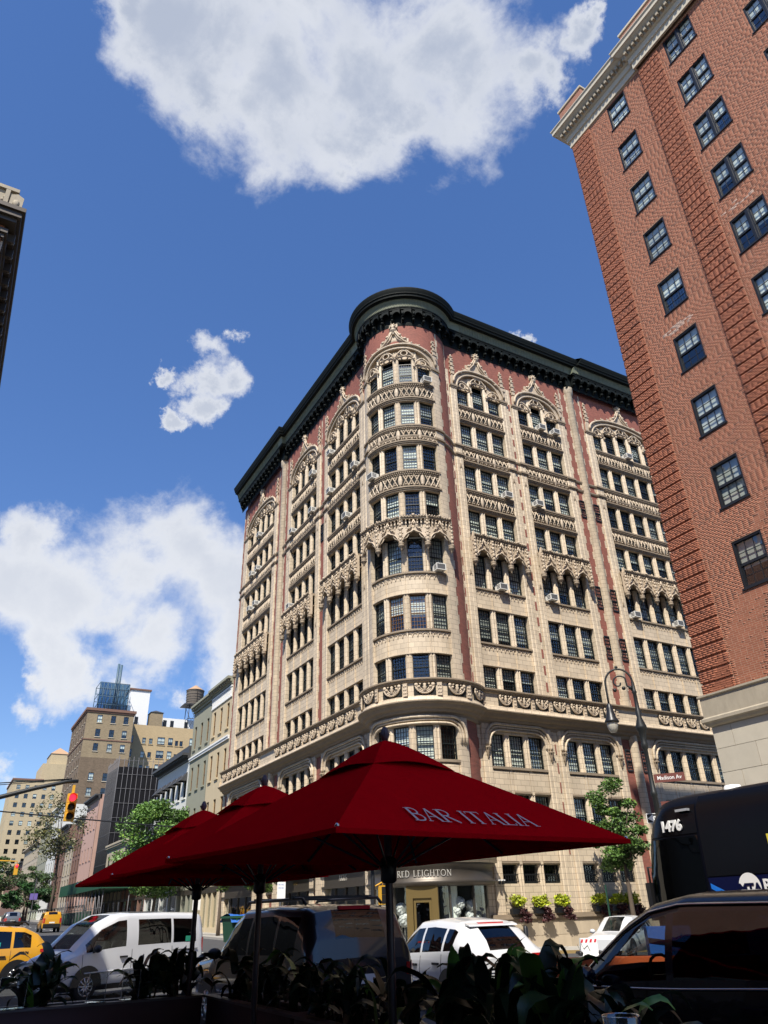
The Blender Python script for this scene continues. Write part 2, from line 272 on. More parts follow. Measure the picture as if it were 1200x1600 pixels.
M = dict(
 terra=blockmat('cream_terracotta', (0.585, 0.48, 0.345), (0.27, 0.21, 0.15), 0.62, 0.31, 0.011, 0.55, 0.09, 0.30, 0.25, 1.1),
 plinth=mat('plinth_stone', (0.47, 0.385, 0.275), 0.8, noise=(1.6, 0.28, 0.5), bump=0.1, rand=0.07),
 orn=mat('carved_terracotta', (0.50, 0.405, 0.295), 0.65, noise=(3.5, 0.42, 0.5), bump=0.3),
 mould=mat('weathered_shaded_moulding', (0.27, 0.21, 0.145), 0.7, noise=(2.2, 0.35), bump=0.25),  # weathered tone, darkened further to paint in the deep shade under the balcony
 mbrick=blockmat('dark_red_brick', (0.27, 0.085, 0.058), (0.22, 0.10, 0.075), 0.21, 0.072, 0.009, 0.8, 0.18, 0.22, 0.3),
 corn=mat('dark_green_cornice', (0.004, 0.007, 0.0065), 0.7, noise=(2, 0.4), bump=0.1, spec=0.2),
 shell=mat('verdigris_frieze', (0.17, 0.185, 0.125), 0.6, noise=(3, 0.35)),
 wframe=mat('black_green_window_paint', (0.012, 0.016, 0.015), 0.4),
 wwood=mat('brown_window_paint', (0.16, 0.08, 0.03), 0.5),
 wglass=glassmat('window_glass', (0.93, 0.97, 0.95), 1.7, 0.95),
 wopaque=mat('dark_window_glass', (0.012, 0.016, 0.018), 0.06, spec=0.8),
 dpole=mat('dull_scaffold_pole', (0.13, 0.13, 0.14), 0.8),
 wdark=mat('shade_black', (0.012, 0.013, 0.012), 0.9),  # near-black colour standing for unlit rooms and for shade behind carving
 blind=mat('pale_blind', (0.74, 0.76, 0.70), 0.8, rand=0.45),
 white=mat('white_paint', (0.78, 0.78, 0.76), 0.5, noise=(6, 0.06)),
 acm=mat('air_conditioner_case', (0.72, 0.71, 0.66), 0.5, noise=(8, 0.12)),
 dgrey=mat('dark_grille', (0.10, 0.10, 0.10), 0.6),
 rbrick=mat('red_brick', (0.30, 0.085, 0.048), 0.85, noise=(14, 0.09), vcol='bcol'),
 rbrick1=mat('red_brick_single', (0.30, 0.105, 0.056), 0.85, noise=(14, 0.09), rand=0.12),
 mortar=mat('pale_mortar', (0.42, 0.27, 0.185), 0.9, noise=(9, 0.2)),
 rbrickfar=blockmat('red_brick_wall', (0.30, 0.105, 0.056), (0.42, 0.32, 0.25), 0.215, 0.074, 0.008, 0.85, 0.15, 0.2),
 lime=mat('limestone', (0.50, 0.45, 0.355), 0.8, noise=(1.6, 0.16), bump=0.12, rand=0.05),
 limed=mat('stained_limestone', (0.36, 0.31, 0.23), 0.85, noise=(2.5, 0.4, 0.4), bump=0.2),
 iron=mat('black_iron', (0.012, 0.013, 0.015), 0.4),
 lampp=mat('lamp_post_paint', (0.010, 0.012, 0.012), 0.5),
 asph=mat('asphalt', (0.060, 0.060, 0.062), 0.9, noise=(3, 0.30), bump=0.3),
 walk=blockmat('concrete_flags', (0.36, 0.34, 0.30), (0.16, 0.15, 0.13), 1.5, 1.5, 0.02, 0.9, 0.06, 0.2),
 kerb=mat('kerb_stone', (0.33, 0.31, 0.28), 0.85, noise=(3, 0.2)),
 ochre=mat('ochre_kerb', (0.36, 0.25, 0.10), 0.85, noise=(3, 0.2)),
 paint=mat('road_paint', (0.72, 0.72, 0.68), 0.7, noise=(5, 0.18)),
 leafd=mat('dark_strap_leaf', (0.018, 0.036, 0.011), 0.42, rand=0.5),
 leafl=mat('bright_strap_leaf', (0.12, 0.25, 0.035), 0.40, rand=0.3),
 bark=mat('bark', (0.10, 0.075, 0.055), 0.9, noise=(9, 0.3), bump=0.4),
 leaf=mat('tree_leaf', (0.065, 0.125, 0.028), 0.55, vcol='bcol'),
 umb=mat('red_canvas', (0.60, 0.0030, 0.0090), 0.9, noise=(5, 0.10), bump=0.6, spec=0.0),
 pole=mat('dark_pole', (0.075, 0.055, 0.055), 0.4, metal=0.3),
 letter=mat('pale_print', (0.62, 0.60, 0.60), 0.8),
 black=mat('black_plastic', (0.010, 0.010, 0.011), 0.45),
 tyre=mat('tyre', (0.012, 0.012, 0.012), 0.85),
 alloy=mat('alloy', (0.40, 0.40, 0.41), 0.3, metal=0.9),
 carglass=glassmat('car_glass', (0.70, 0.74, 0.74), 0.35, 0.85),
 darkglass=glassmat('privacy_glass', (0.10, 0.11, 0.12), 0.55, 0.4),
 clearglass=glassmat('clear_glass', (0.93, 0.96, 0.96), 2.2, 0.93),
 wpaint=mat('white_car_paint', (0.60, 0.61, 0.62), 0.3, coat=0.8),
 dpaint=mat('dark_grey_car_paint', (0.022, 0.025, 0.03), 0.3, metal=0.3, coat=1.0),
 npaint=mat('navy_car_paint', (0.004, 0.006, 0.016), 0.25, metal=0.2, coat=0.5),
 ypaint=mat('taxi_yellow', (0.60, 0.29, 0.012), 0.3, coat=0.8),
 gpaint=mat('grey_car_paint', (0.22, 0.23, 0.25), 0.3, metal=0.5, coat=0.8),
 redl=mat('red_lens', (0.45, 0.012, 0.012), 0.2, coat=1.0),
 amber=mat('amber_lens', (0.75, 0.16, 0.02), 0.2, coat=1.0),
 lens=mat('clear_lens', (0.55, 0.56, 0.58), 0.12, metal=0.4, coat=1.0),
 chrome=mat('chrome_trim', (0.62, 0.62, 0.63), 0.12, metal=1.0),
 seat=mat('seat_cloth', (0.03, 0.03, 0.03), 0.9),
 signw=mat('sign_white', (0.76, 0.76, 0.74), 0.5), signb=mat('sign_black', (0.012, 0.012, 0.012), 0.5),
 signr=mat('sign_red', (0.55, 0.02, 0.04), 0.5), signbr=mat('sign_brown', (0.13, 0.035, 0.025), 0.55),
 tlyel=mat('signal_yellow', (0.66, 0.36, 0.03), 0.45), orange=mat('barrier_orange', (0.72, 0.13, 0.03), 0.6, noise=(4, 0.12)),
 green=mat('dumpster_green', (0.012, 0.07, 0.035), 0.6, noise=(3, 0.25)), blue=mat('tarp_blue', (0.02, 0.12, 0.45), 0.6, noise=(4, 0.2)),
 bronze=mat('dark_bronze', (0.085, 0.072, 0.058), 0.42, metal=0.5, noise=(3, 0.2)), gold=mat('brass_frame', (0.20, 0.14, 0.05), 0.4, metal=0.5),
 silver=mat('silver_letter', (0.66, 0.62, 0.54), 0.35, metal=0.4),
 plant_y=mat('chartreuse_leaf', (0.36, 0.42, 0.015), 0.6, vcol='bcol'), 
 soil=mat('soil', (0.03, 0.022, 0.016), 1.0), planter=mat('painted_planter', (0.10, 0.045, 0.055), 0.6, noise=(5, 0.12)),
 rim=mat('planter_rim', (0.15, 0.12, 0.13), 0.5, noise=(5, 0.1)),
)
# ------------------------------------------------------------------ ground, streets, pavements
XW, YS = 21.85, 35.75                    # the corner building's two street fronts
XR, YR = 22.3, 16.76                     # the red building's avenue front and side street front
def sheet(name, x0, x1, y0, y1, dz, m, nx=1, ny=1, kerb=0.0, kind='structure', parent=None):
    b = MB(); b.grid(lambda a, c: (x0+(x1-x0)*a, y0+(y1-y0)*c, gz(x0+(x1-x0)*a, y0+(y1-y0)*c)+dz), nx, ny, smooth=False)
    if kerb:
        for (ax, ay, bx, by) in ((x0,y0,x1,y0),(x1,y0,x1,y1),(x1,y1,x0,y1),(x0,y1,x0,y0)):
            n = nx if ay == by else ny
            for i in range(n):
                p = [(ax+(bx-ax)*k/n, ay+(by-ay)*k/n) for k in (i, i+1)]
                b.add([(p[0][0],p[0][1],gz(*p[0])+dz-kerb),(p[1][0],p[1][1],gz(*p[1])+dz-kerb),(p[1][0],p[1][1],gz(*p[1])+dz),(p[0][0],p[0][1],gz(*p[0])+dz)], [(0,1,2,3)], 1 if not isinstance(m, bpy.types.Material) else 0)
    return b.build(name, m, parent, kind=kind)
xs = [-900,-200,-40,-10,0,10,18.5,22,26,30,34,60,200,900]; ys = [-700,-60,0,15,30,40,60,100,150,190,400,1500]
gb = MB(); gb.add([(x, y, gz(x, y)-0.004) for y in ys for x in xs], [(j*len(xs)+i, j*len(xs)+i+1, (j+1)*len(xs)+i+1, (j+1)*len(xs)+i) for j in range(len(ys)-1) for i in range(len(xs)-1)])
gb.build('ground', M['asph'], kind='structure')
sheet('road', 1.8, 18.2, -60, 260, 0.0, M['asph'], 6, 60)
sheet('road', 18.2, 90, 21.3, 31.6, 0.0, M['asph'], 20, 4)
sheet('road', -60, 1.8, 21.3, 31.6, 0.0, M['asph'], 6, 4)
KW = [M['walk'], M['kerb']]
sheet('pavement', 18.2, XW+0.3, 31.6, 260, 0.14, KW, 3, 60, 0.14)
sheet('pavement', XW+0.3, 90, 31.6, YS+0.3, 0.14, [M['walk'], M['ochre']], 20, 2, 0.14)
sheet('pavement', 18.2, XR+0.3, -60, 21.3, 0.14, KW, 3, 20, 0.14)
sheet('pavement', XR+0.3, 90, YR-0.3, 21.3, 0.14, KW, 20, 2, 0.14)
sheet('pavement', -4.3, 1.8, 31.6, 260, 0.14, KW, 2, 50, 0.14)
sheet('pavement', -4.3, 1.8, -60, 21.3, 0.14, KW, 2, 20, 0.14)
for k in range(8):           # zebra bars, across the side street and across the avenue
    y = 21.9 + k*1.22
    sheet('crosswalk_stripe', 18.9, 22.4, y, y+0.55, 0.008, M['paint'], 3, 1)
for k in range(12): sheet('crosswalk_stripe', 2.6+k*1.3, 3.2+k*1.3, 32.6, 35.8, 0.008, M['paint'], 1, 2)
for k in range(10): sheet('crosswalk_stripe', 2.6+k*1.5, 3.2+k*1.5, 17.0, 20.2, 0.008, M['paint'], 1, 1)
for k in range(28):
    for x in (7.3, 12.8): sheet('lane_marking', x, x+0.12, 42+k*7, 45+k*7, 0.008, M['paint'], 1, 1)

# ------------------------------------------------------------------ the corner apartment building
apt = thing('apartment_building', 'cream terracotta and red brick gothic apartment building with a rounded corner bay and dark cornice', 'building', (0,0,0))
GD = 0.25                                 # glazing sits this far behind the front
CX, CY, RB = 24.14, 38.04, 3.2            # corner bay: centre and face radius
def S(u, z, d=0): return (u, YS+d, z), 0.0
def W(v, z, d=0): return (XW+d, v, z), -math.pi/2
def B(a, z, d=0): return (CX+(RB-d)*math.sin(R(a)), CY+(RB-d)*math.cos(R(a)), z), math.pi-R(a)
def bayfn(x, y, z):                       # wrap flat (x along, y inward, z) geometry round the bay, x=0 on its axis
    a = R(225) - x/(RB-0.1)
    r = RB - y
    return (CX+r*math.sin(a), CY+r*math.cos(a), z)
# plan path of the front for swept mouldings: west front from the north, round the bay, along the south front
A0, A1 = 180-44.3, 270+44.3
YN, XE = 68.75, 52.0
def path(off, step=0.0):                  # outward offset; `step`: extra projection beyond the round piers
    pts = []
    rr = RB + off; da = math.degrees(math.acos((CY-(YS-off))/rr)) if (CY-(YS-off)) < rr else 0
    pts.append((XW-off-step, YN+off*0.0))
    if step: pts += [(XW-off-step, 56.6-off), (XW-off, 56.6-off)]
    n = 28; a_start, a_end = 270+da, 180-da
    for i in range(n+1):
        a = R(a_start+(a_end-a_start)*i/n); pts.append((CX+rr*math.sin(a), CY+rr*math.cos(a)))
    if step: pts += [(38.7+off, YS-off), (38.7+off, YS-off-step)]
    pts.append((XE, YS-off-step)); return pts
def sweep(prof, name, m, step=0.0, smooth=False):    # prof: list of (outward, z)
    b = MB(); rings = [[(x, y, z) for x, y in path(o, step)] for o, z in prof]; n = len(rings[0])
    vs = [p for r in rings for p in r]
    fs = [(i*n+j, i*n+j+1, (i+1)*n+j+1, (i+1)*n+j) for i in range(len(rings)-1) for j in range(n-1)]
    b.add(vs, [f[::-1] for f in fs], 0, smooth)
    b.add([r[0] for r in rings], [list(range(len(rings)))]); b.add([r[-1] for r in rings], [list(range(len(rings)))[::-1]])
    return b.build(name, m, apt)
# core: dark rooms behind the glazing, roof, rear walls
core = MB()
core.box(XW+1.1, 70, YS+1.1, YN, -1.5, 41.4, 0)
core.build('interior', M['wdark'], apt)
core = MB(); core.lathe([(2.2, -1.5), (2.2, 41.6)], 24, (CX, CY, 0)); core.build('interior', M['wdark'], apt)
core = MB(); core.box(XW+0.2, XE, YS+0.2, YN, 41.4, 41.8); core.box(XW+0.3, 70, YN+0.0, YN+0.25, -1.5, 42.0); core.box(XE-0.05, XE+0.25, YS+0.1, YN, -1.5, 42.0)
core.build('roof', M['mbrick'], apt)

# floors: (sill z, head z) of each storey's windows
FL = dict(f2=(5.55,7.55), f3=(9.05,10.95), f4=(13.6,15.1), f5=(16.6,18.9), f6=(20.35,22.75), f7=(24.4,26.25), f8=(27.85,29.95), f9=(31.55,33.65), f10=(35.25,37.15))
ORDER = ['f2','f3','f4','f5','f6','f7','f8','f9','f10']
WW = 1.06
_wm = {}
def window_mesh(w, h, mat_, cols=5, rows=7, t=0.022):
    k = (round(w,2), round(h,2), mat_.name, cols, rows)
    if k in _wm: return _wm[k]
    b = MB(); f = 0.055
    b.box(-w/2, -w/2+f, -0.05, 0.06, 0, h); b.box(w/2-f, w/2, -0.05, 0.06, 0, h)
    b.box(-w/2+f, w/2-f, -0.05, 0.06, 0, f*1.4); b.box(-w/2+f, w/2-f, -0.05, 0.06, h-f, h)
    zm = h*0.47
    b.box(-w/2+f, w/2-f, -0.06, 0.04, zm-0.028, zm+0.028)
    for i in range(1, cols):
        x = -w/2+f+(w-2*f)*i/cols; b.box(x-t/2, x+t/2, -0.02, 0.02, f*1.4, zm-0.028); b.box(x-t/2, x+t/2, -0.02, 0.02, zm+0.028, h-f)
    r1 = rows//2
    for i in range(1, r1):
        z = f*1.4+(zm-0.028-f*1.4)*i/r1; b.box(-w/2+f, w/2-f, -0.019, 0.019, z-t/2, z+t/2)
    r2 = rows-r1
    for i in range(1, r2):
        z = zm+0.028+(h-f-zm-0.028)*i/r2; b.box(-w/2+f, w/2-f, -0.019, 0.019, z-t/2, z+t/2)
    g = MB(); g.add([(-w/2+f,0.03,f),(w/2-f,0.03,f),(w/2-f,0.03,h-f),(-w/2+f,0.03,h-f)], [(0,1,2,3)])
    bl = MB(); bl.add([(-w/2+f,0.09,0),(w/2-f,0.09,0),(w/2-f,0.09,1),(-w/2+f,0.09,1)], [(0,1,2,3)])
    _wm[k] = (b.mesh('window', mat_), g.mesh('glass', M['wglass']), bl.mesh('blind', M['blind'])); return _wm[k]
wrand = random.Random(3)
def add_window(parent, place, w, h, mat_=None, cols=5, rows=7, blindp=0.62, glass=None):
    me, gl, bl = window_mesh(w, h, mat_ or M['wframe'], cols, rows)
    loc, rz = place
    o = put('window', me, parent, loc, rz)
    g = put('glass', gl, o)
    if wrand.random() < blindp:
        hh = h*wrand.choice([0.5,0.6,0.8,0.96,0.96,0.96]); put('blind', bl, o, (0,0,h-hh-0.05), 0, (1,1,hh))
    return o
UN = (0.30, 0.06)
S1 = [27.83, 29.33, 30.80]; S2 = [33.68, 35.18, 36.65]; S3 = [41.70, 43.21, 44.74, 46.27, 47.80]
W1 = [41.97, 43.45, 44.92, 46.38]; W2 = [49.95, 51.38, 52.82, 54.25]; W3 = [59.92, 61.50, 63.06, 64.63, 66.20]
BA = [186, 212, 238, 264]
BAYS = [('S', S1, 27.25, 31.38), ('S', S2, 33.10, 37.23), ('S', S3, 41.12, 48.38), ('W', W1, 41.38, 46.96), ('W', W2, 49.38, 54.83), ('W', W3, 59.34, 66.78)]
ac_spots = {}
for k in ORDER:
    z0, z1 = FL[k]
    for (fc, us, a, b_) in BAYS:
        P = S if fc == 'S' else W
        for i, u in enumerate(us):
            bp = 0.92 if (k in ('f5','f3','f9','f10') and us in (S1,S2)) else 0.7
            add_window(apt, P(u, z0, GD), WW, z1-z0, blindp=bp, rows=8 if z1-z0 > 2 else 7)
    for i, a in enumerate(BA):
        add_window(apt, B(a, z0, GD), 0.98, z1-z0, M['wwood'] if (k == 'f5' and i in (1,2)) else None, blindp=0.85 if k in ('f5','f9','f10','f3') else 0.5, rows=8 if z1-z0 > 2 else 7)
for (fc, us, a, b_) in BAYS[:3]:          # low barred windows over the plinth on the side street
    for u in us: add_window(apt, S(u, 2.92, GD), 1.2, 0.95, cols=6, rows=4, blindp=0.0)

# mullions between windows (pointed section), one mesh stretched to each storey
mb = MB(); mb.vprism([(-0.21,GD+0.1),(-0.21,0.10),(-0.09,-0.01),(0,0.05),(0.09,-0.01),(0.21,0.10),(0.21,GD+0.1)], 0, 1)
mb.box(-0.10, -0.055, -0.035, 0.02, 0.03, 0.06); mb.box(0.055, 0.10, -0.035, 0.02, 0.03, 0.06)
MUL = mb.mesh('mullion', M['terra'])
jb = MB(); jb.vprism([(0,GD+0.1),(0,0.05),(-0.05,-0.03),(-0.13,-0.03),(-0.13,GD+0.1)], 0, 1)   # left jamb
JL = jb.mesh('jamb', M['terra'])
jb = MB(); jb.vprism([(0,GD+0.1),(0.13,GD+0.1),(0.13,-0.03),(0.05,-0.03),(0,0.05)], 0, 1)
JR = jb.mesh('jamb', M['terra'])
def mulls(P, us, z0, z1):
    for i in range(len(us)-1):
        l, r = P((us[i]+us[i+1])/2, z0); put('mullion', MUL, apt, l, r, (1,1,z1-z0))
for k in ORDER:
    z0, z1 = FL[k]
    if k == 'f10': z1 = 38.2
    for (fc, us, a, b_) in BAYS: mulls(S if fc == 'S' else W, us, z0, z1)
    mulls(B, BA, z0, z1)
for (fc, us, a, b_) in BAYS[:3]: mulls(S, us, 1.5, 5.5)

# spandrels ----------------------------------------------------------------
def upper_spandrel(w, h, n):             # lintel moulding, carved frieze, dentilled sill
    b = MB(); x0, x1 = -w/2, w/2
    def mo(z0, z1, d0, d1): b.prism([(x0,z0),(x1,z0),(x1,z1),(x0,z1)], -d1, 0.33)
    b.prism([(x0,0),(x1,0),(x1,h),(x0,h)], 0.0, 0.33, 0)
    for (za, zb, d) in ((0,0.10,0.05),(0.10,0.20,0.11),(0.20,0.30,0.17)): b.box(x0-0.03, x1+0.03, -d, 0.0, za, zb, 1)
    for (za, zb, d) in ((h-0.34,h-0.24,0.05),(h-0.12,h,0.16)): b.box(x0-0.03, x1+0.03, -d, 0.0, za, zb, 1)
    nd = int(w/0.14)
    for i in range(nd):
        x = x0+(i+0.5)*w/nd; b.box(x-0.04, x+0.04, -0.12, 0.0, h-0.24, h-0.12, 1)
    zc = (0.30+h-0.34)/2; hh = (h-0.64)/2
    b.box(x0, x1, -0.002, 0.1, 0.32, h-0.36, 2)  # near-black backing paints the shade behind the carved frieze
    m_ = max(3, int(round(w/0.36))); s = w/m_
    for i in range(m_):
        x = x0+(i+0.5)*s
        if (i+1) % 4 == 0: b.blob((x,-0.05,zc), 0.15, 0.09, hh*0.9, 3, 8, 4); continue
        for sx in (-1, 1):
            b.tube([(x-sx*s*0.46,-0.05,zc-hh*0.8),(x,-0.07,zc),(x+sx*s*0.46,-0.05,zc+hh*0.8)], 0.045, 4, 3)
        b.blob((x,-0.06,zc+hh*0.62), 0.06, 0.05, 0.06, 3); b.blob((x,-0.06,zc-hh*0.62), 0.06, 0.05, 0.06, 3)
    return b
def lower_spandrel(us, x0, x1, h, c):     # plain panel, hanging row of little arches under a sill
    b = MB(); b.box(x0-c, x1-c, 0.03, 0.33, 0, h)
    b.box(x0-c-0.02, x1-c+0.02, -0.10, 0.05, h-0.11, h, 1); b.box(x0-c, x1-c, -0.045, 0.05, 0, 0.07)
    n = int((x1-x0)/0.30); s = (x1-x0)/n
    for i in range(n):
        x = x0-c+(i+0.5)*s
        pts = [(x+s*0.46*math.cos(t), 0.005, h-0.40+0.17*math.sin(t)) for t in np.linspace(0, math.pi, 5)]
        b.tube(pts, 0.026, 4, 3, caps=False); b.blob((x+s*0.5, 0.0, h-0.43), 0.035, 0.03, 0.06, 3)
        b.box(x-0.018, x+0.018, 0.005, 0.05, h-0.30, h-0.11, 3)
    for u in [x0]+[(us[i]+us[i+1])/2 for i in range(len(us)-1)]+[x1]: b.box(u-c-0.03, u-c+0.03, -0.03, 0.05, 0.0, h-0.11)
    return b
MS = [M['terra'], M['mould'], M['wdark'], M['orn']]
_sm = {}
for (z0, z1, kind) in ((26.25,27.85,'u'),(29.95,31.55,'u'),(33.65,35.25,'u'),(15.1,16.6,'l'),(18.9,20.35,'l')):
    for (fc, us, a, b_) in BAYS:
        c = (a+b_)/2; P = S if fc == 'S' else W
        key = (kind, round(b_-a,2), round(z1-z0,2))
        if key not in _sm: _sm[key] = (upper_spandrel(b_-a, z1-z0, len(us)) if kind == 'u' else lower_spandrel(us, a, b_, z1-z0, c)).mesh('spandrel_panel', MS)
        l, r = P(c, z0); put('spandrel_panel', _sm[key], apt, l, r)
    wb = 5.42; usb = [-2.0*1.02, -0.7, 0.7, 2.0*1.02]
    bb = upper_spandrel(wb, z1-z0, 4) if kind == 'u' else lower_spandrel([-2.01,-0.67,0.67,2.01], -wb/2, wb/2, z1-z0, 0)
    # cut long boxes so they bend: rebuild the straight pieces as short runs
    def seg(mbx):
        out = MB()
        for f, mi, smf in zip(mbx.f, mbx.m, mbx.sm):
            vs = [mbx.v[i] for i in f]; xs_ = [v[0] for v in vs]
            if len(f) == 4 and max(xs_)-min(xs_) > 0.5:
                lo = [v for v in vs]; n = 16
                order = sorted(range(4), key=lambda i: xs_[i]); L2 = order[:2]; 
                # quad edges that run along x
                i0 = L2[0]; ring = [vs[(i0+j) % 4] for j in range(4)]
                if abs(ring[0][0]-ring[1][0]) < 1e-6: a_, d_, b2, c2 = ring[0], ring[1], ring[3], ring[2]; flip = True
                else: a_, b2, c2, d_ = ring[0], ring[1], ring[2], ring[3]; flip = False
                for q in range(n):
                    t0, t1 = q/n, (q+1)/n
                    L_ = lambda p, q2, t: tuple(p[k]+(q2[k]-p[k])*t for k in range(3))
                    quad = [L_(a_, b2, t0), L_(a_, b2, t1), L_(d_, c2, t1), L_(d_, c2, t0)]
                    out.add(quad[::-1] if flip else quad, [(0,1,2,3)], mi, smf)
            else: out.add(vs, [list(range(len(f)))], mi, smf)
        return out
    seg(bb).warp(lambda x, y, z: bayfn(x, y, z+z0)).build('spandrel_panel', MS, apt)

# piers and brick strips ----------------------------------------------------
def boxes(name, P, rects, m, z0, z1, d0, d1):
    for a, b_ in rects:
        c = (a+b_)/2; w = b_-a; b = MB()
        ch = 0.05
        b.vprism([(-w/2,d1),(-w/2,d0+ch),(-w/2+ch,d0),(-ch*0.8,d0),(0,d0+0.03),(ch*0.8,d0),(w/2-ch,d0),(w/2,d0+ch),(w/2,d1)], z0, z1) if w > 0.5 and d0 < 0 else b.vprism([(-w/2,d1),(-w/2,d0),(w/2,d0),(w/2,d1)], z0, z1)
        l, r = P(c, 0); b.build(name, m, apt, l, r)
def quoins(P, a, b_, z0, z1, d=0.0):       # brick strip with toothed cream blocks on both edges
    c = (a+b_)/2; w = b_-a; b = MB(); z = z0; i = 0
    while z < z1-0.1:
        t = 0.09 if i % 2 else 0.20
        h = min(0.62, z1-z)
        b.box(-w/2, -w/2+t, d-0.012, d+0.1, z+0.01, z+h-0.01); b.box(w/2-t, w/2, d-0.012, d+0.1, z+0.01, z+h-0.01); z += 0.62; i += 1
    l, r = P(c, 0); b.build('quoins', M['terra'], apt, l, r, kind='stuff')
def insets(P, u, z0, z1, w=0.17):
    b = MB(); z = z0
    while z < z1-0.6: b.box(-w/2, w/2, -0.036, 0.05, z, z+0.62); z += 1.12
    l, r = P(u, 0); b.build('brick_insets', M['mbrick'], apt, l, r, kind='stuff')
ZB = -1.2
for P, creams, flats, bricks, rounds in (
  (S, [(26.62,27.22),(31.40,31.98),(32.52,33.08),(37.26,38.0),(40.32,41.08),(48.42,49.2),(50.95,51.7)], [(26.1,26.62),(31.98,32.52)], [(38.0,38.8),(39.45,40.32),(49.2,50.0)], [39.12,50.45]),
  (W, [(40.45,41.36),(46.98,47.75),(48.65,49.36),(54.86,55.75),(58.55,59.32),(66.82,67.95)], [], [(47.75,48.65),(55.75,56.65),(57.75,58.55),(67.95,68.75)], [57.2])):
    boxes('pier', P, creams, M['terra'], ZB, 36.8, -0.12, 0.4)
    boxes('pier', P, flats, M['terra'], ZB, 38.4, -0.03, 0.4)
    boxes('brick_strip', P, bricks, M['mbrick'], ZB, 41.0, 0.0, 0.4)
    for a, b_ in bricks: quoins(P, a, b_, 13.5, 40.6)
    for u in rounds:
        b = MB(); b.lathe([(0.36,-1.2),(0.36,40.2),(0.46,40.35),(0.5,40.9)], 16); l, r = P(u, 0, 0.05); b.build('round_pier', M['terra'], apt, l, r)
    for a, b_ in flats: insets(P, (a+b_)/2, 13.9, 38.0); insets(P, (a+b_)/2, 4.4, 11.0, 0.10)
    # string courses break round each pier
    for a, b_ in creams:
        for zc in (30.62, 31.42):
            b = MB(); b.box(-(b_-a)/2-0.06, (b_-a)/2+0.06, -0.24, 0.05, zc-0.09, zc+0.05); b.box(-(b_-a)/2-0.03, (b_-a)/2+0.03, -0.18, 0.05, zc-0.18, zc-0.09)
            l, r = P((a+b_)/2, 0); b.build('string_course', M['mould'], apt, l, r)
        b = MB(); w = (b_-a)
        b.box(-w/2-0.05, w/2+0.05, -0.22, 0.05, 36.80, 36.95, 1); b.box(-w/2, w/2, -0.17, 0.05, 36.68, 36.80, 1)
        b.prism([(-w*0.32,36.95),(w*0.32,36.95),(w*0.32,37.6),(0,38.3),(-w*0.32,37.6)], -0.12, 0.05)
        zz = 38.0
        for q in range(4):
            s = 0.15-0.025*q; b.box(-s, s, -s-0.02, 0.05, zz, zz+0.34); b.box(-s-0.05, s+0.05, -s-0.07, 0.05, zz+0.34, zz+0.42)
            for sx in (-1, 1): b.blob((sx*(s+0.06), -0.06, zz+0.22), 0.06, 0.06, 0.08)
            zz += 0.45
        b.blob((0,-0.05,zz+0.08), 0.07, 0.07, 0.14)
        l, r = P((a+b_)/2, 0); b.build('pinnacle', [M['orn'], M['mould']], apt, l, r)
        b = MB(); b.prism([(-0.10,0),(0.10,0),(0,0.34)], -0.145, -0.12); b.box(-0.10, -0.06, -0.145, -0.12, -0.12, -0.04); b.box(0.06, 0.10, -0.145, -0.12, -0.12, -0.04)
        for zc in (29.5, 21.2): put('pier_ornament', b.mesh('pier_ornament', M['mould']), apt, *(lambda q: (q[0], q[1]))(P((a+b_)/2, zc)))
def solid_glass(o):
    for c in o.children:
        c.data = c.data.copy(); c.data.materials[0] = M['wopaque']
# narrow lavatory windows in the brick strips
for k in ORDER[1:]:
    z0, z1 = FL[k]
    if k in ('f9','f10','f7','f4'): continue
    for u, w in ((38.42,0.5),(39.93,0.58)): solid_glass(add_window(apt, S(u, z0+0.3, -0.02), w, (z1-z0)*0.72, cols=3, rows=6, blindp=0))
    if k == 'f8': solid_glass(add_window(apt, W(48.2, z0+0.3, -0.02), 0.5, (z1-z0)*0.72, cols=3, rows=6, blindp=0))
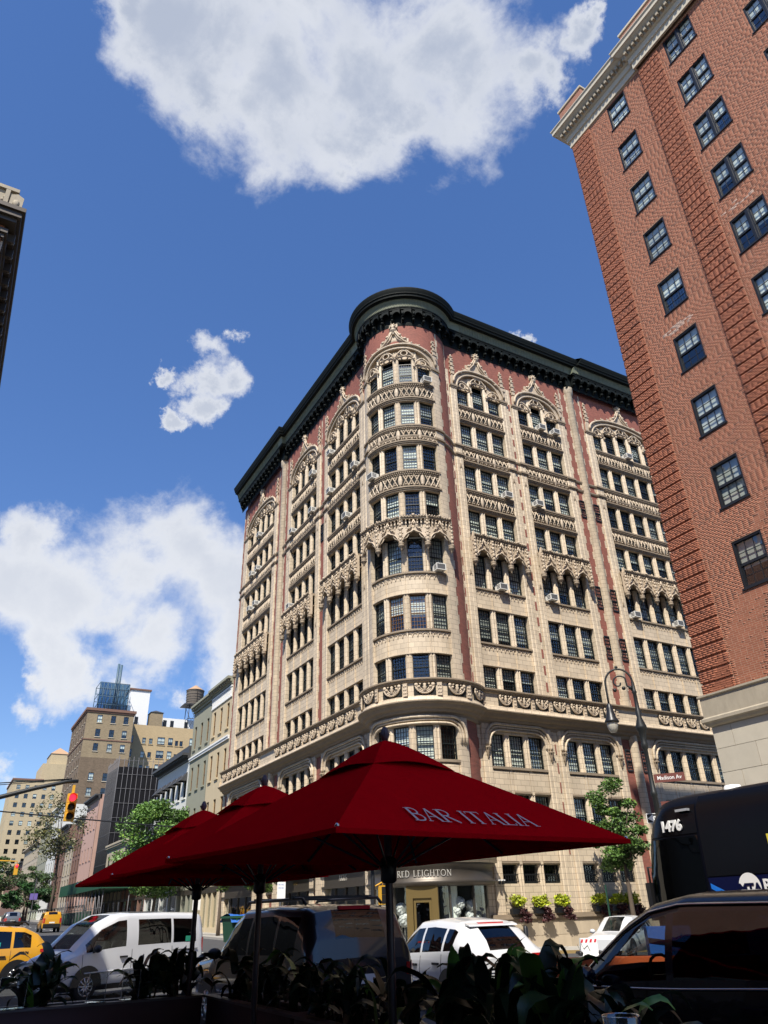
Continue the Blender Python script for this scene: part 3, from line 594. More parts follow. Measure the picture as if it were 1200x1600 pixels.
# bay flanks: cream pier, then brick with quoins, wrapped
def wrapbox(name, a0, a1, z0, z1, r0, r1, m, n=6):
    b = MB(); pts = [(CX+r0*math.sin(R(a0+(a1-a0)*i/n)), CY+r0*math.cos(R(a0+(a1-a0)*i/n))) for i in range(n+1)]
    pts += [(CX+r1*math.sin(R(a1+(a0-a1)*i/n)), CY+r1*math.cos(R(a1+(a0-a1)*i/n))) for i in range(n+1)]
    b.vprism(pts[::-1] if a1 > a0 else pts, z0, z1); return b.build(name, m, apt)
for (p0, p1, q1) in ((176.2,164,A0),(273.8,286,A1)):
    wrapbox('pier', p0, p1, 4.7, 36.8, RB+0.10, RB-0.4, M['terra'])
    wrapbox('brick_strip', p1, q1, 4.7, 41.0, RB, RB-0.4, M['mbrick'], 8)
    sgn = 1 if q1 > p1 else -1
    z = 13.5; i = 0
    b = MB()
    while z < 40.4:
        t = 2.2 if i % 2 else 4.2
        for (ea, s2) in ((p1, sgn), (q1, -sgn)):
            aa, bb_ = (ea, ea+s2*t)
            b.vprism([(CX+r*math.sin(R(x)), CY+r*math.cos(R(x))) for r, x in ((RB+0.014,aa),(RB+0.014,bb_),(RB-0.1,bb_),(RB-0.1,aa))], z+0.01, z+0.60)
        z += 0.62; i += 1
    b.build('quoins', M['terra'], apt, kind='stuff')
    wrapbox('string_course', p0+(-1 if sgn > 0 else 1)*0.8, p1+sgn*0.8, 30.53, 30.67, RB+0.22, RB, M['mould']); wrapbox('string_course', p0+(-1 if sgn > 0 else 1)*0.8, p1+sgn*0.8, 31.33, 31.47, RB+0.22, RB, M['mould'])
    wrapbox('pier_cap', p0+(-1 if sgn > 0 else 1)*1.0, p1+sgn*1.0, 36.75, 36.95, RB+0.2, RB, M['mould'])
    am = (p0+p1)/2; l, r = B(am, 0); b = MB(); zz = 36.95
    b.prism([(-0.22,36.95),(0.22,36.95),(0.22,37.5),(0,38.2),(-0.22,37.5)], -0.14, 0.02)
    zz = 37.9
    for q in range(4):
        s = 0.15-0.025*q; b.box(-s, s, -s-0.02, 0.05, zz, zz+0.34); b.box(-s-0.05, s+0.05, -s-0.07, 0.05, zz+0.34, zz+0.42); zz += 0.45
        for sx in (-1, 1): b.blob((sx*(s+0.06), -0.06, zz-0.22), 0.06, 0.06, 0.08)
    b.build('pinnacle', M['orn'], apt, l, r)
# continuous string courses between the piers too
sweep([(0,30.44),(0.08,30.48),(0.12,30.58),(0.12,30.66),(0,30.7)], 'string_course', M['mould']); sweep([(0,31.24),(0.08,31.28),(0.12,31.38),(0.12,31.46),(0,31.5)], 'string_course', M['mould'])

# gothic canopies over the seventh storey --------------------------------------
def canopy_unit(w):
    b = MB(); D = -0.55; h = w/2
    # vaulted slab behind, dark underside
    zs, za = 0.28, 0.98
    def arch(t): # ogee arch: t in -1..1 -> z
        a = abs(t); return zs + (za-zs)*(1-a**2.2)**0.62 + 0.12*max(0, 1-a*5)
    n = 16; top = 2.05; hw = h-0.10
    xs_ = [-hw+2*hw*i/n for i in range(n+1)]
    for i in range(n):
        z0a, z1a = arch(xs_[i]/hw*0.999), arch(xs_[i+1]/hw*0.999)
        b.prism([(xs_[i],z0a),(xs_[i+1],z1a),(xs_[i+1],1.30),(xs_[i],1.30)] , D, D+0.18)
    b.tube([(x, D-0.03, arch(x/hw*0.999)) for x in xs_], 0.05, 5)
    for sx in (-1, 1):                      # cusps
        b.tube([(sx*hw*0.96, D+0.03, zs+0.16),(sx*hw*0.62, D+0.02, zs+0.30),(sx*hw*0.46, D+0.02, zs+0.52),(sx*hw*0.62, D+0.02, zs+0.60)], 0.045, 4)
        # gablet
        b.tube([(sx*hw*0.62, D-0.06, 1.0),(sx*hw*0.30, D-0.08, 1.22),(0, D-0.10, 1.78)], 0.045, 5)
        for q in range(3): b.blob((sx*hw*(0.5-0.17*q), D-0.12, 1.14+0.2*q), 0.055)
        # pier strip with a canopied figure
        b.box(sx*h-0.10 if sx < 0 else h-0.10, -h+0.10 if sx < 0 else h+0.10, D-0.02, D+0.20, 0.22, 1.30) if sx > 0 else None
    for i in range(7):                      # pierced parapet: posts, black boxes between painting the shade of the slots
        x = -h+0.10+(w-0.20)*i/6; b.box(x-0.045, x+0.045, D-0.03, D+0.12, 1.25, 1.86); b.blob((x, D-0.05, 1.55), 0.06, 0.05, 0.09); b.blob((x, D-0.05, 1.78), 0.05)
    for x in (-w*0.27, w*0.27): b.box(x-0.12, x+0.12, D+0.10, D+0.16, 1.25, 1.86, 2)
    b.box(-h, h, D+0.16, D+0.20, 1.2, 1.9, 0)
    b.box(-h, h, D-0.10, 0.33, 1.86, 1.96, 1); b.box(-h, h, D-0.16, 0.33, 1.96, 2.04, 1)
    b.box(-h, h, D+0.18, 0.33, 1.0, 1.06, 1)
    for i in range(9): b.blob((-h+(i+0.5)*w/9, D-0.16, 2.05), 0.055, 0.05, 0.06, 0)
    b.blob((0, D-0.16, 2.10), 0.12, 0.10, 0.10)
    return b
def pendant():
    b = MB(); D = -0.52
    b.lathe([(0.0,-0.30),(0.06,-0.27),(0.05,-0.20),(0.09,-0.14),(0.11,-0.08),(0.19,0.0),(0.21,0.06),(0.16,0.10),(0.19,0.16),(0.20,0.24),(0.14,0.28)], 10, (0,D,0), 1)
    b.box(-0.12, 0.12, D-0.10, D+0.16, 0.26, 1.86)
    for z, s in ((0.45,0.10),(0.72,0.12),(0.95,0.09),(1.2,0.12),(1.48,0.10),(1.72,0.08)): b.blob((0, D-0.14, z), s*0.9, s*0.7, s*1.25)
    for sx in (-1, 1):
        for z in (0.6,0.9,1.25,1.55): b.blob((sx*0.13, D-0.10, z), 0.05)
    b.prism([(-0.10,1.86),(0.10,1.86),(0.05,2.1),(0,2.28),(-0.05,2.1)], D-0.12, D+0.06)
    return b
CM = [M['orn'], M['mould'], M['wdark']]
ZC = 21.92
_cu = {}; PEN = pendant().mesh('canopy_pendant', CM)
for (fc, us, a, b_) in BAYS:
    P = S if fc == 'S' else W; w = round(us[1]-us[0], 2)
    w = abs(us[-1]-us[0])/(len(us)-1)
    key = round(w, 2)
    if key not in _cu: _cu[key] = canopy_unit(w).mesh('gothic_canopy', CM)
    for u in us: l, r = P(u, ZC); put('gothic_canopy', _cu[key], apt, l, r)
    for i in range(len(us)+1): l, r = P(us[0]-w/2+i*w, ZC); put('canopy_pendant', PEN, apt, l, r)
bw_ = 2*math.pi*(RB+0.5)*26/360
cu = canopy_unit(bw_).mesh('gothic_canopy', CM)
for a in BA: l, r = B(a, ZC); put('gothic_canopy', cu, apt, l, r)
for a in (173,199,225,251,277): l, r = B(a, ZC); put('canopy_pendant', PEN, apt, l, r)

# arched heads of the top storey -------------------------------------------------
def arch_z(x, a, rise): return rise*max(0.0, 1-(abs(x)/a)**2.3)**0.5
def arched_head(a, n_units, us, rise=1.62):     # origin: spring line, bay centre
    b = MB(); n = 28
    xs_ = [-a*math.cos(math.pi*i/n) for i in range(n+1)]
    # hood moulding in three orders
    for (off, r, d) in ((0.02,0.09,-0.10),(0.20,0.07,-0.06),(0.33,0.10,-0.20)):
        b.tube([(x*(1+off/a), d, arch_z(x, a, rise)+off) for x in xs_], r, 6, 0, caps=True)
    for i in range(n):
        x0, x1 = xs_[i], xs_[i+1]; s = 1+0.33/a
        b.add([(x0,-0.06,arch_z(x0,a,rise)),(x1,-0.06,arch_z(x1,a,rise)),(x1*s,-0.12,arch_z(x1,a,rise)+0.33),(x0*s,-0.12,arch_z(x0,a,rise)+0.33)], [(0,1,2,3)])
        b.add([(x0,-0.06,arch_z(x0,a,rise)),(x1,-0.06,arch_z(x1,a,rise)),(x1,0.3,arch_z(x1,a,rise)),(x0,0.3,arch_z(x0,a,rise))], [(3,2,1,0)])
    # tracery plate with roundels and cusps under the arch, one bay per light
    for u in us:
        w = (us[1]-us[0]) if len(us) > 1 else 1.4; w = abs(w); zt = min(arch_z(u-w*0.45, a, rise), arch_z(u+w*0.45, a, rise))
        zb = zt-0.75
        zb = max(zb, -0.02); cz = max(zt-0.30, zb+0.34)
        b.tube([(u+0.24*math.cos(t), -0.03, cz+0.24*math.sin(t)) for t in np.linspace(0, 2*math.pi, 13)[:-1]], 0.055, 5, 0, closed=True)
        for sx in (-1, 1):
            b.tube([(u+sx*w*0.5, -0.05, zb-0.05),(u+sx*w*0.40, -0.06, zb+0.38),(u+sx*w*0.18, -0.05, zb+0.68),(u, -0.05, zb+0.78)], 0.06, 5)
            b.tube([(u+sx*w*0.48, -0.02, zb+0.02),(u+sx*w*0.27, -0.02, zb+0.24),(u+sx*w*0.12, -0.02, zb+0.14)], 0.05, 5)
            b.blob((u+sx*w*0.5, -0.08, zb-0.05), 0.10, 0.09, 0.12)
        b.add([(u-w/2,0.12,zb+0.15),(u+w/2,0.12,zb+0.15),(u+w/2,0.12,min(arch_z(u+w/2,a,rise),rise)+0.02),(u,0.12,arch_z(u,a,rise)+0.02),(u-w/2,0.12,arch_z(u-w/2,a,rise)+0.02)], [(0,1,2,3,4)], 0)
        b.box(u-w/2, u+w/2, 0.10, 0.32, zb+0.06, zb+0.20, 0)
    # crockets up the hood
    for t in (-0.82,-0.62,-0.42,0.42,0.62,0.82):
        x = a*t; z = arch_z(x, a, rise)+0.42
        b.blob((x, -0.20, z+0.06), 0.17, 0.10, 0.10); b.blob((x-0.12, -0.2, z+0.16), 0.07); b.blob((x+0.12, -0.2, z+0.14), 0.07)
    # ogee gable
    for sx in (-1, 1):
        for (o, d) in ((0,-0.20),(0.16,-0.14),(-0.12,-0.10)):
            b.tube([(sx*(1.18+o), d, rise*0.93+0.30+o*0.2),(sx*(0.72+o*0.8), d, rise+0.62),(sx*(0.34+o*0.6), d, rise+1.10+o),(sx*(0.08+max(o,0)*0.2), d, rise+1.72+o)], 0.06, 5)
        b.blob((sx*0.78, -0.18, rise+0.86), 0.16, 0.10, 0.12); b.blob((sx*0.46, -0.18, rise+1.25), 0.13, 0.09, 0.11); b.box(sx*0.95-0.10, sx*0.95+0.10, -0.10, 0.02, rise+0.62, rise+0.95)
    b.prism([(-0.95,rise+0.42),(0.95,rise+0.42),(0.5,rise+0.95),(0.1,rise+1.75),(-0.1,rise+1.75),(-0.5,rise+0.95)], -0.06, 0.02)
    return b
def finial():
    b = MB(); b.box(-0.36, 0.36, -0.05, 0.02, 0.55, 1.25)
    b.lathe([(0.10,0.0),(0.14,0.25),(0.24,0.36),(0.28,0.46),(0.20,0.52),(0.22,0.6),(0.30,0.72),(0.16,0.80),(0.22,0.95),(0.10,1.1),(0.0,1.22)], 10, (0,-0.16,0))
    for an in range(6):
        b.blob((0.30*math.cos(an*math.pi/3), -0.16+0.24*math.sin(an*math.pi/3), 0.74), 0.10); b.blob((0.2*math.cos(an*math.pi/3), -0.16+0.18*math.sin(an*math.pi/3), 1.0), 0.08)
    return b
FIN = finial().mesh('finial', M['orn'])
ZS = 36.85
def brick_top(a, w0, w1, rise, top=41.1):        # brick wall over the arch, cut to its curve
    b = MB(); n = 28; xs_ = [-a*math.cos(math.pi*i/n) for i in range(n+1)]
    for i in range(n):
        b.add([(xs_[i],0.0,arch_z(xs_[i],a,rise)),(xs_[i+1],0.0,arch_z(xs_[i+1],a,rise)),(xs_[i+1],0.0,top-ZS),(xs_[i],0.0,top-ZS)], [(0,1,2,3)])
    for (x0, x1) in ((w0, -a), (a, w1)):
        k = max(1, int((x1-x0)/0.3))
        for q in range(k): b.add([(x0+(x1-x0)*q/k,0,-0.1),(x0+(x1-x0)*(q+1)/k,0,-0.1),(x0+(x1-x0)*(q+1)/k,0,top-ZS),(x0+(x1-x0)*q/k,0,top-ZS)], [(0,1,2,3)])
    return b
spans = {id(S1):(26.1,32.25), id(S2):(32.25,38.0), id(S3):(40.32,49.2), id(W1):(40.45,47.75), id(W2):(48.65,55.75), id(W3):(58.55,67.95)}
for (fc, us, a, b_) in BAYS:
    P = S if fc == 'S' else W; c = (a+b_)/2; ha = (b_-a)/2; rise = 1.62
    s0, s1 = spans[id(us)]
    loc_us = [u-c for u in us]
    if fc == 'W': w0, w1 = -(s1-c), -(s0-c); loc_us = [-(u-c) for u in us][::-1]
    else: w0, w1 = s0-c, s1-c
    l, r = P(c, ZS)
    arched_head(ha, len(us), loc_us).build('arched_head', M['orn'], apt, l, r)
    brick_top(ha, w0, w1, rise).build('brick_gable', M['mbrick'], apt, l, r)
    put('finial', FIN, apt, P(c, ZS+rise+1.42)[0], r, (0.85,0.85,0.85))
for a, b_, P in ((38.0,40.32,S),(49.2,52,S),(47.75,48.65,W),(55.75,58.55,W),(67.95,68.75,W)):
    b = MB(); b.box(-(b_-a)/2, (b_-a)/2, 0.02, 0.2, 36.0, 41.1); l, r = P((a+b_)/2, 0); b.build('brick_wall', M['mbrick'], apt, l, r)
ab = 2.66
usb = [-2.01,-0.67,0.67,2.01]
arched_head(ab, 4, usb).warp(lambda x, y, z: bayfn(x, y, z+ZS)).build('arched_head', M['orn'], apt)
brick_top(ab, -3.35, 3.35, 1.62).warp(lambda x, y, z: bayfn(x, y, z+ZS)).build('brick_gable', M['mbrick'], apt)
l, r = B(225, ZS+1.62+1.40); put('finial', FIN, apt, l, r, (0.9,0.9,0.9))

# crowning cornice -----------------------------------------------------------------
ST = 0.35
sweep([(0.02,40.75),(0.06,40.95),(0.06,41.0),(0.02,41.05)], 'cornice_moulding', M['corn'], ST)
sweep([(0.05,41.0),(0.05,42.0),(0.52,42.0),(0.52,42.08),(0.57,42.10),(0.59,42.18),(0.55,42.22)], 'cornice_soffit', M['corn'], ST)
sweep([(0.55,42.2),(0.56,42.26),(0.60,42.56),(0.68,42.76),(0.74,42.80)], 'shell_frieze', M['shell'], ST)
sweep([(0.72,42.80),(0.80,42.81),(0.80,42.87),(0.98,42.89),(1.0,43.05),(1.08,43.11),(1.08,43.17),(1.15,43.34),(1.2,43.50),(1.2,43.58),(0.2,43.62),(0.2,41.9)], 'cornice', M['corn'], ST)
def corbel(w):
    b = MB(); h = w/2
    b.prism([(-0.10,0),(0.10,0),(0.10,1.0),(-0.10,1.0)], -0.10, 0.02)
    # scroll bracket side profile, as stacked boxes
    for (z0, z1, d) in ((0.0,0.10,0.16),(0.10,0.22,0.30),(0.22,0.40,0.26),(0.40,0.55,0.34),(0.55,0.72,0.44),(0.72,0.86,0.50)): b.box(-0.10, 0.10, -d, 0.0, z0, z1)
    b.blob((0,-0.32,0.14), 0.12, 0.12, 0.12); b.blob((0,-0.48,0.62), 0.13, 0.08, 0.14); b.blob((0,-0.38,0.45), 0.10)
    # arched plate between brackets
    n = 10; hw = h-0.10
    for i in range(n):
        t0, t1 = math.pi*i/n, math.pi*(i+1)/n
        x0, x1 = -hw*math.cos(t0)*1.0+h, -hw*math.cos(t1)+h; z0, z1 = 0.42+hw*1.1*math.sin(t0), 0.42+hw*1.1*math.sin(t1)
        b.prism([(x0,z0),(x1,z1),(x1,1.02),(x0,1.02)], -0.52, -0.44)
    b.box(-0.12, w-0.12, -0.54, -0.42, 0.98, 1.06)
    return b
cw = 0.80; CB = corbel(cw).mesh('corbel', M['corn'])
def corbels(P, u0, u1, d=0.0, flip=False):
    n = max(1, int(round((u1-u0)/cw)))
    for i in range(n):
        u = u0+(i+0.5)*(u1-u0)/n
        l, r = P(u, 40.98, d); put('corbel', CB, apt, l, r, ((u1-u0)/n/cw, 1, 1))
corbels(S, 26.7, 38.6); corbels(S, 39.0, 51.9, -ST)
corbels(W, 40.8, 56.4); corbels(W, 57.2, 68.6, -ST)
n = 13
for i in range(n):
    a = A0+2+(A1-A0-4)*(i+0.5)/n; l, r = B(a, 40.98); put('corbel', CB, apt, l, r, (0.95,1,1))
# ribs of the shell frieze
rb = MB(); rb.tube([(0,-0.75,0.0),(0,-0.84,0.10),(0,-0.97,0.28)], 0.035, 4); RIB = rb.mesh('shell_rib', M['shell'])
ribs = MB()
def rib_run(P, u0, u1, d=0.0):
    b = MB(); n = int((u1-u0)/0.16)
    for i in range(n):
        x = u0+(i+0.5)*(u1-u0)/n; b.tube([(x-u0,-0.565,-0.04),(x-u0,-0.61,0.28),(x-u0,-0.70,0.50)], 0.035, 4, caps=False)
    if P is W: b.warp(lambda x, y, z: (-x, y, z))
    l, r = P(u0, 42.28, d); b.build('shell_ribs', M['shell'], apt, l, r, kind='stuff')
rib_run(S, 27.6, 38.6); rib_run(S, 39.6, 52, -ST); rib_run(W, 41.6, 56.0); rib_run(W, 57, 68.7, -ST)
b = MB()
for i in range(90):
    a = A0+8+(A1-A0-16)*i/89; s_, c_ = math.sin(R(a)), math.cos(R(a))
    b.tube([(CX+(RB+o)*s_, CY+(RB+o)*c_, 42.28+z) for o, z in ((0.565,-0.04),(0.61,0.28),(0.70,0.50))], 0.035, 4, caps=False)
b.build('shell_ribs', M['shell'], apt, kind='stuff')

# balcony band and the great moulding under it ------------------------------------------
sweep([(0.02,11.35),(0.10,11.4),(0.14,11.55),(0.30,11.62),(0.36,11.75),(0.52,11.82),(0.62,11.98),(0.74,12.04),(0.80,12.10),(0.80,12.16),(0.70,12.2)], 'great_moulding', M['mould'])
sweep([(0.70,12.2),(0.62,12.24),(0.56,12.42),(0.50,12.46),(0.50,13.18),(0.54,13.22)], 'balcony_band', M['terra'])
sweep([(0.54,13.2),(0.62,13.24),(0.66,13.32),(0.74,13.36),(0.74,13.44),(0.60,13.48),(0.0,13.5)], 'balcony_rail', M['mould'])
def cartouche():
    b = MB()
    b.box(-0.55, 0.55, -0.508, -0.49, 0.05, 0.72, 2)  # near-black ground, shade behind the relief put into the colour
    for (r0, z0, th) in ((0.46,0.62,0.055),(0.36,0.60,0.05),(0.26,0.58,0.04)):
        b.tube([(r0*math.sin(t), -0.56, z0-r0*1.05*math.cos(t)) for t in np.linspace(-1.45, 1.45, 11)], th, 5)
    b.lathe([(0.0,0.22),(0.10,0.28),(0.07,0.40),(0.12,0.48),(0.06,0.58),(0.10,0.66),(0.0,0.72)], 8, (0,-0.57,0))
    for sx in (-1, 1): b.blob((sx*0.42,-0.57,0.62), 0.11, 0.08, 0.12); b.blob((sx*0.28,-0.60,0.50), 0.08); b.blob((sx*0.22,-0.57,0.66), 0.06)
    b.box(0.62, 0.86, -0.545, -0.48, 0.0, 0.74, 0)
    for z in (0.18,0.38,0.58): b.blob((0.69,-0.55,z), 0.05, 0.03, 0.06); b.blob((0.79,-0.55,z), 0.05, 0.03, 0.06)
    return b
CA = cartouche().mesh('balcony_relief', [M['orn'], M['mould'], M['wdark']])
for P, r0, r1 in ((S,27.6,37.6),(S,41.3,49.5),(W,41.6,47.2),(W,47.4,55.6),(W,58.9,68.4)):
    n = int(round((r1-r0)/1.46))
    for i in range(n): l, r = P(r0+(i+0.5)*(r1-r0)/n, 12.44); put('balcony_relief', CA, apt, l, r, ((r1-r0)/n/1.46,1,1))
for i in range(6): a = 150+i*30; l, r = B(a, 12.44); put('balcony_relief', CA, apt, l, r, (1.15,1,1))

# storeys below the balcony ------------------------------------------------------------------
def low_panel(us, x0, x1, c, h):          # framed stone panels, one under each light
    b = MB(); b.box(x0-c, x1-c, 0.06, 0.33, 0, h)
    b.box(x0-c, x1-c, -0.10, 0.1, h-0.14, h, 1)
    w = abs(us[1]-us[0])
    for u in us:
        x = u-c
        b.box(x-w*0.42, x+w*0.42, -0.03, 0.08, h-0.20, h-0.14, 1); b.box(x-w*0.40, x+w*0.40, -0.02, 0.08, 0.16, h-0.24, 0)
        b.box(x-w*0.42, x+w*0.42, -0.06, 0.08, 0.06, 0.14, 1)
    for i in range(len(us)+1): u = us[0]-w/2+i*w-c; b.box(max(u-0.10, x0-c), min(u+0.10, x1-c), -0.02, 0.08, 0, h-0.14)
    return b
for (fc, us, a, b_) in BAYS:
    c = (a+b_)/2; P = S if fc == 'S' else W; us2 = us if fc == 'S' else us
    for (z0, z1) in ((7.55,9.05),(3.87,5.55)) if fc == 'S' else ((7.55,9.05),(4.6,5.55)):
        l, r = P(c, z0); low_panel(us2, a, b_, c, z1-z0).build('spandrel_panel', MS, apt, l, r)
    if fc == 'S':
        l, r = P(c, 1.45); bq = MB(); bq.box(a-c, b_-c, 0.05, 0.33, 0, 1.47); bq.build('wall_panel', M['terra'], apt, l, r)
        # window guards
        for u in us:
            bq = MB()
            if us is S1:
                bq.box(-0.55,0.55,-0.01,0.02,0.42,0.46); bq.box(-0.55,0.55,-0.01,0.02,0.06,0.10)
                for i in range(7): bq.box(-0.52+i*0.17,-0.49+i*0.17,-0.01,0.02,0.06,0.46)
            else:
                for i in range(12): bq.box(-0.55+i*0.1,-0.535+i*0.1,-0.01,0.01,0.05,0.62)
                for i in range(6): bq.box(-0.55,0.55,-0.012,0.012,0.05+i*0.11,0.07+i*0.11)
            l, r = P(u, 2.94, 0.08); bq.build('window_guard', M['iron'], apt, l, r)
    # depressed hood moulding over the third storey
    l, r = P(c, 0); bh = MB(); hw = (b_-a)/2
    for (o, rr_, d) in ((0.08,0.07,-0.12),(0.26,0.07,-0.10),(0.42,0.09,-0.18)):
        pts = [(-hw-o, d, 10.2)]
        for t in np.linspace(0, math.pi/2, 7): pts.append((-hw-o+(0.85)*(1-math.cos(t)), d, 10.35+(0.72+o)*math.sin(t)))
        pts += [(-x, y, z) for x, y, z in pts[::-1]]
        bh.tube(pts, rr_, 6)
    bh.prism([(-hw,10.95),(hw,10.95),(hw,11.45),(-hw,11.45)], -0.02, 0.33)
    bh.build('hood_moulding', M['terra'], apt, l, r)
    for sx in (-1, 1):
        bq = MB(); bq.lathe([(0.0,-0.62),(0.05,-0.55),(0.05,-0.45),(0.09,-0.40),(0.08,-0.3),(0.13,-0.2),(0.12,-0.12),(0.20,0.0),(0.20,0.06),(0.14,0.07)], 8, (0,-0.16,0)); 
        for q in range(4): bq.blob((-0.12+0.08*q,-0.30,0.0), 0.05, 0.04, 0.05)
        l, r = P(c+sx*(hw+0.34), 10.05); bq.build('corbel_head', M['mould'], apt, l, r)
l_spans = [(38.05,38.78),(39.5,40.3)]
# bay below the balcony
bs = low_panel([-2.01,-0.67,0.67,2.01], -2.7, 2.7, 0, 1.5)
seg(bs).warp(lambda x, y, z: bayfn(x, y, z+7.55)).build('spandrel_panel', MS, apt)
seg(low_panel([-2.01,-0.67,0.67,2.01], -2.7, 2.7, 0, 0.9)).warp(lambda x, y, z: bayfn(x, y, z+4.65)).build('spandrel_panel', MS, apt)
wrapbox('lintel', 173, 277, 10.95, 11.5, RB-0.0, RB-0.4, M['terra'], 20)
bh = MB()
for (o, rr_, d) in ((0.08,0.07,-0.10),(0.26,0.07,-0.10),(0.42,0.09,-0.18)):
    pts = [(-2.7-o, d, 9.9)]
    for t in np.linspace(0, math.pi/2, 7): pts.append((-2.7-o+0.85*(1-math.cos(t)), d, 10.35+(0.6+o)*math.sin(t)))
    k = 10
    rev = [(-x, y, z) for x, y, z in pts[::-1]]
    pts += [(pts[-1][0]+(rev[0][0]-pts[-1][0])*q/k, pts[-1][1], pts[-1][2]) for q in range(1, k)] + rev
    bh.tube(pts, rr_, 6)
bh.warp(bayfn).build('hood_moulding', M['terra'], apt)
# plinth, ledge, base course on the side street
b = MB(); b.box(26.2-29, XE-29, -0.16, 0.3, -1.2, 1.22); b.box(26.2-29, XE-29, -0.30, 0.0, 1.22, 1.33, 1); b.box(26.2-29, XE-29, -0.24, 0.0, 1.33, 1.45, 1); b.box(26.2-29, XE-29, -0.20, 0.0, 1.10, 1.22, 1)
l, r = S(29, 0); b.build('plinth', [M['terra'], M['mould']], apt, l, r)
PLB = MB(); PLB.box(-.5,.5,-0.02,0.02,0,1); PLB = PLB.mesh('stone_block', M['plinth'])
for j_, (za, zb) in enumerate(((-1.2,-0.36),(-0.35,0.42),(0.43,1.09))):
    x = 26.3-(0.7 if j_ % 2 else 0)
    while x < XE-0.2:
        x1 = min(x+1.45, XE-0.1); xa = max(x, 26.3)
        if x1-xa > 0.1: put('stone_block', PLB, apt, ((xa+x1)/2, YS-0.165+wrand.uniform(-0.004,0.004), za), 0, (x1-xa-0.012, 1, zb-za-0.01))
        x += 1.45

# rounded shop front in the bay, and shops along the avenue
def arcprof(prof, name, m, a0=148, a1=302, n=28, smooth=True):
    b = MB(); vs = [(CX+r*math.sin(R(a0+(a1-a0)*i/n)), CY+r*math.cos(R(a0+(a1-a0)*i/n)), z) for r, z in prof for i in range(n+1)]
    b.add(vs, [(j*(n+1)+i, (j+1)*(n+1)+i, (j+1)*(n+1)+i+1, j*(n+1)+i+1)[::-1] for j in range(len(prof)-1) for i in range(n)], 0, smooth); return b.build(name, m, apt)
arcprof([(RB,3.85),(RB+0.55,3.9),(RB+0.55,4.15),(RB+0.60,4.2),(RB+0.45,4.3),(RB+0.40,4.52),(RB+0.30,4.6),(RB-0.05,4.68)], 'shop_moulding', M['terra'], 142, 308)
arcprof([(RB-0.1,2.82),(RB+0.30,2.85),(RB+0.42,2.95),(RB+0.48,3.05),(RB+0.34,3.12),(RB+0.34,3.72),(RB+0.50,3.80),(RB+0.50,3.88)], 'fascia', M['bronze'], 146, 304)
arcprof([(RB-0.02,0.25),(RB-0.02,2.85)], 'shop_glass', M['wglass'], 150, 300, 20)
arcprof([(RB+0.06,-0.6),(RB+0.06,0.28),(RB-0.1,0.3)], 'shop_sill', M['terra'], 150, 300, 20)
for a in (152,172,197,215,233,251,298):
    b = MB(); b.box(-0.04,0.04,-0.06,0.06,0.25,2.85); l, r = B(a, 0, 0.0); b.build('shop_mullion', M['bronze'], apt, l, r)
for a in (190, 236):
    b = MB(); b.lathe([(0.24,0.2),(0.24,2.85)], 14); l, r = B(a, 0, 0.55); b.build('column', M['blind'], apt, l, r)
# brass entrance: frame and leaf
b = MB(); 
b.box(-0.82,-0.48,-0.14,0.1,-0.05,2.83); b.box(0.48,0.82,-0.14,0.1,-0.05,2.83); b.box(-0.48,0.48,-0.14,0.1,2.3,2.83)
b.box(-0.46,-0.34,-0.06,0.0,-0.05,2.3); b.box(0.34,0.46,-0.06,0.0,-0.05,2.3); b.box(-0.34,0.34,-0.06,0.0,-0.05,0.25); b.box(-0.34,0.34,-0.06,0.0,2.1,2.3)
l, r = B(222, 0.02, -0.05); door = b.build('door', M['gold'], apt, l, r)
b = MB(); b.box(-0.34,0.34,-0.035,-0.02,0.25,2.1); b.build('glass', M['darkglass'], door)
# window display: paper rosettes on stands and little tables
def rosette(rad):
    b = MB(); rr2 = random.Random(int(rad*1000))
    for i in range(46):
        z = 1-2*(i+0.5)/46; t = i*2.39996; s = math.sqrt(1-z*z); n = Vector((s*math.cos(t), s*math.sin(t), z))
        u = n.orthogonal().normalized(); v = n.cross(u); p = n*rad*0.82; q = rad*0.36
        b.add([p-u*q-v*q*0.3+n*q*0.15, p+u*q-v*q*0.3+n*q*0.15, p+u*q*0.7+v*q+n*q*0.5, p-u*q*0.7+v*q+n*q*0.5], [(0,1,2,3)])
    b.blob((0,0,0), rad*0.82, seg=10, rings=7); return b.mesh('paper_flower', M['white'])
ROS = [rosette(0.30), rosette(0.24)]
labs = ['large white paper flower ball on a stem, upper left in the right shop window', 'white paper flower ball below the large one in the right shop window', 'white paper flower ball highest beside the window end', 'white paper flower ball on the little table at the window end', 'small white paper flower ball left of the table in the right shop window', 'white paper flower ball on a stem behind the lamp post pole', 'white paper flower ball low in the left curved window']
for i, (a, z, k) in enumerate(((184,1.9,0),(188,1.55,1),(168,1.75,0),(166,1.15,0),(172,1.3,1),(250,1.7,0),(246,1.2,0))):
    l, r = B(a, z+0.15, 0.45); o = put('paper_flower', ROS[k], None, l, r, label=labs[i], cat='flower ornament', group='paper flowers in the shop window')
    s_ = MB(); s_.tube([(0,0,-z+0.35),(0,0,0)], 0.02, 5); s_.build('stem', M['silver'], o)
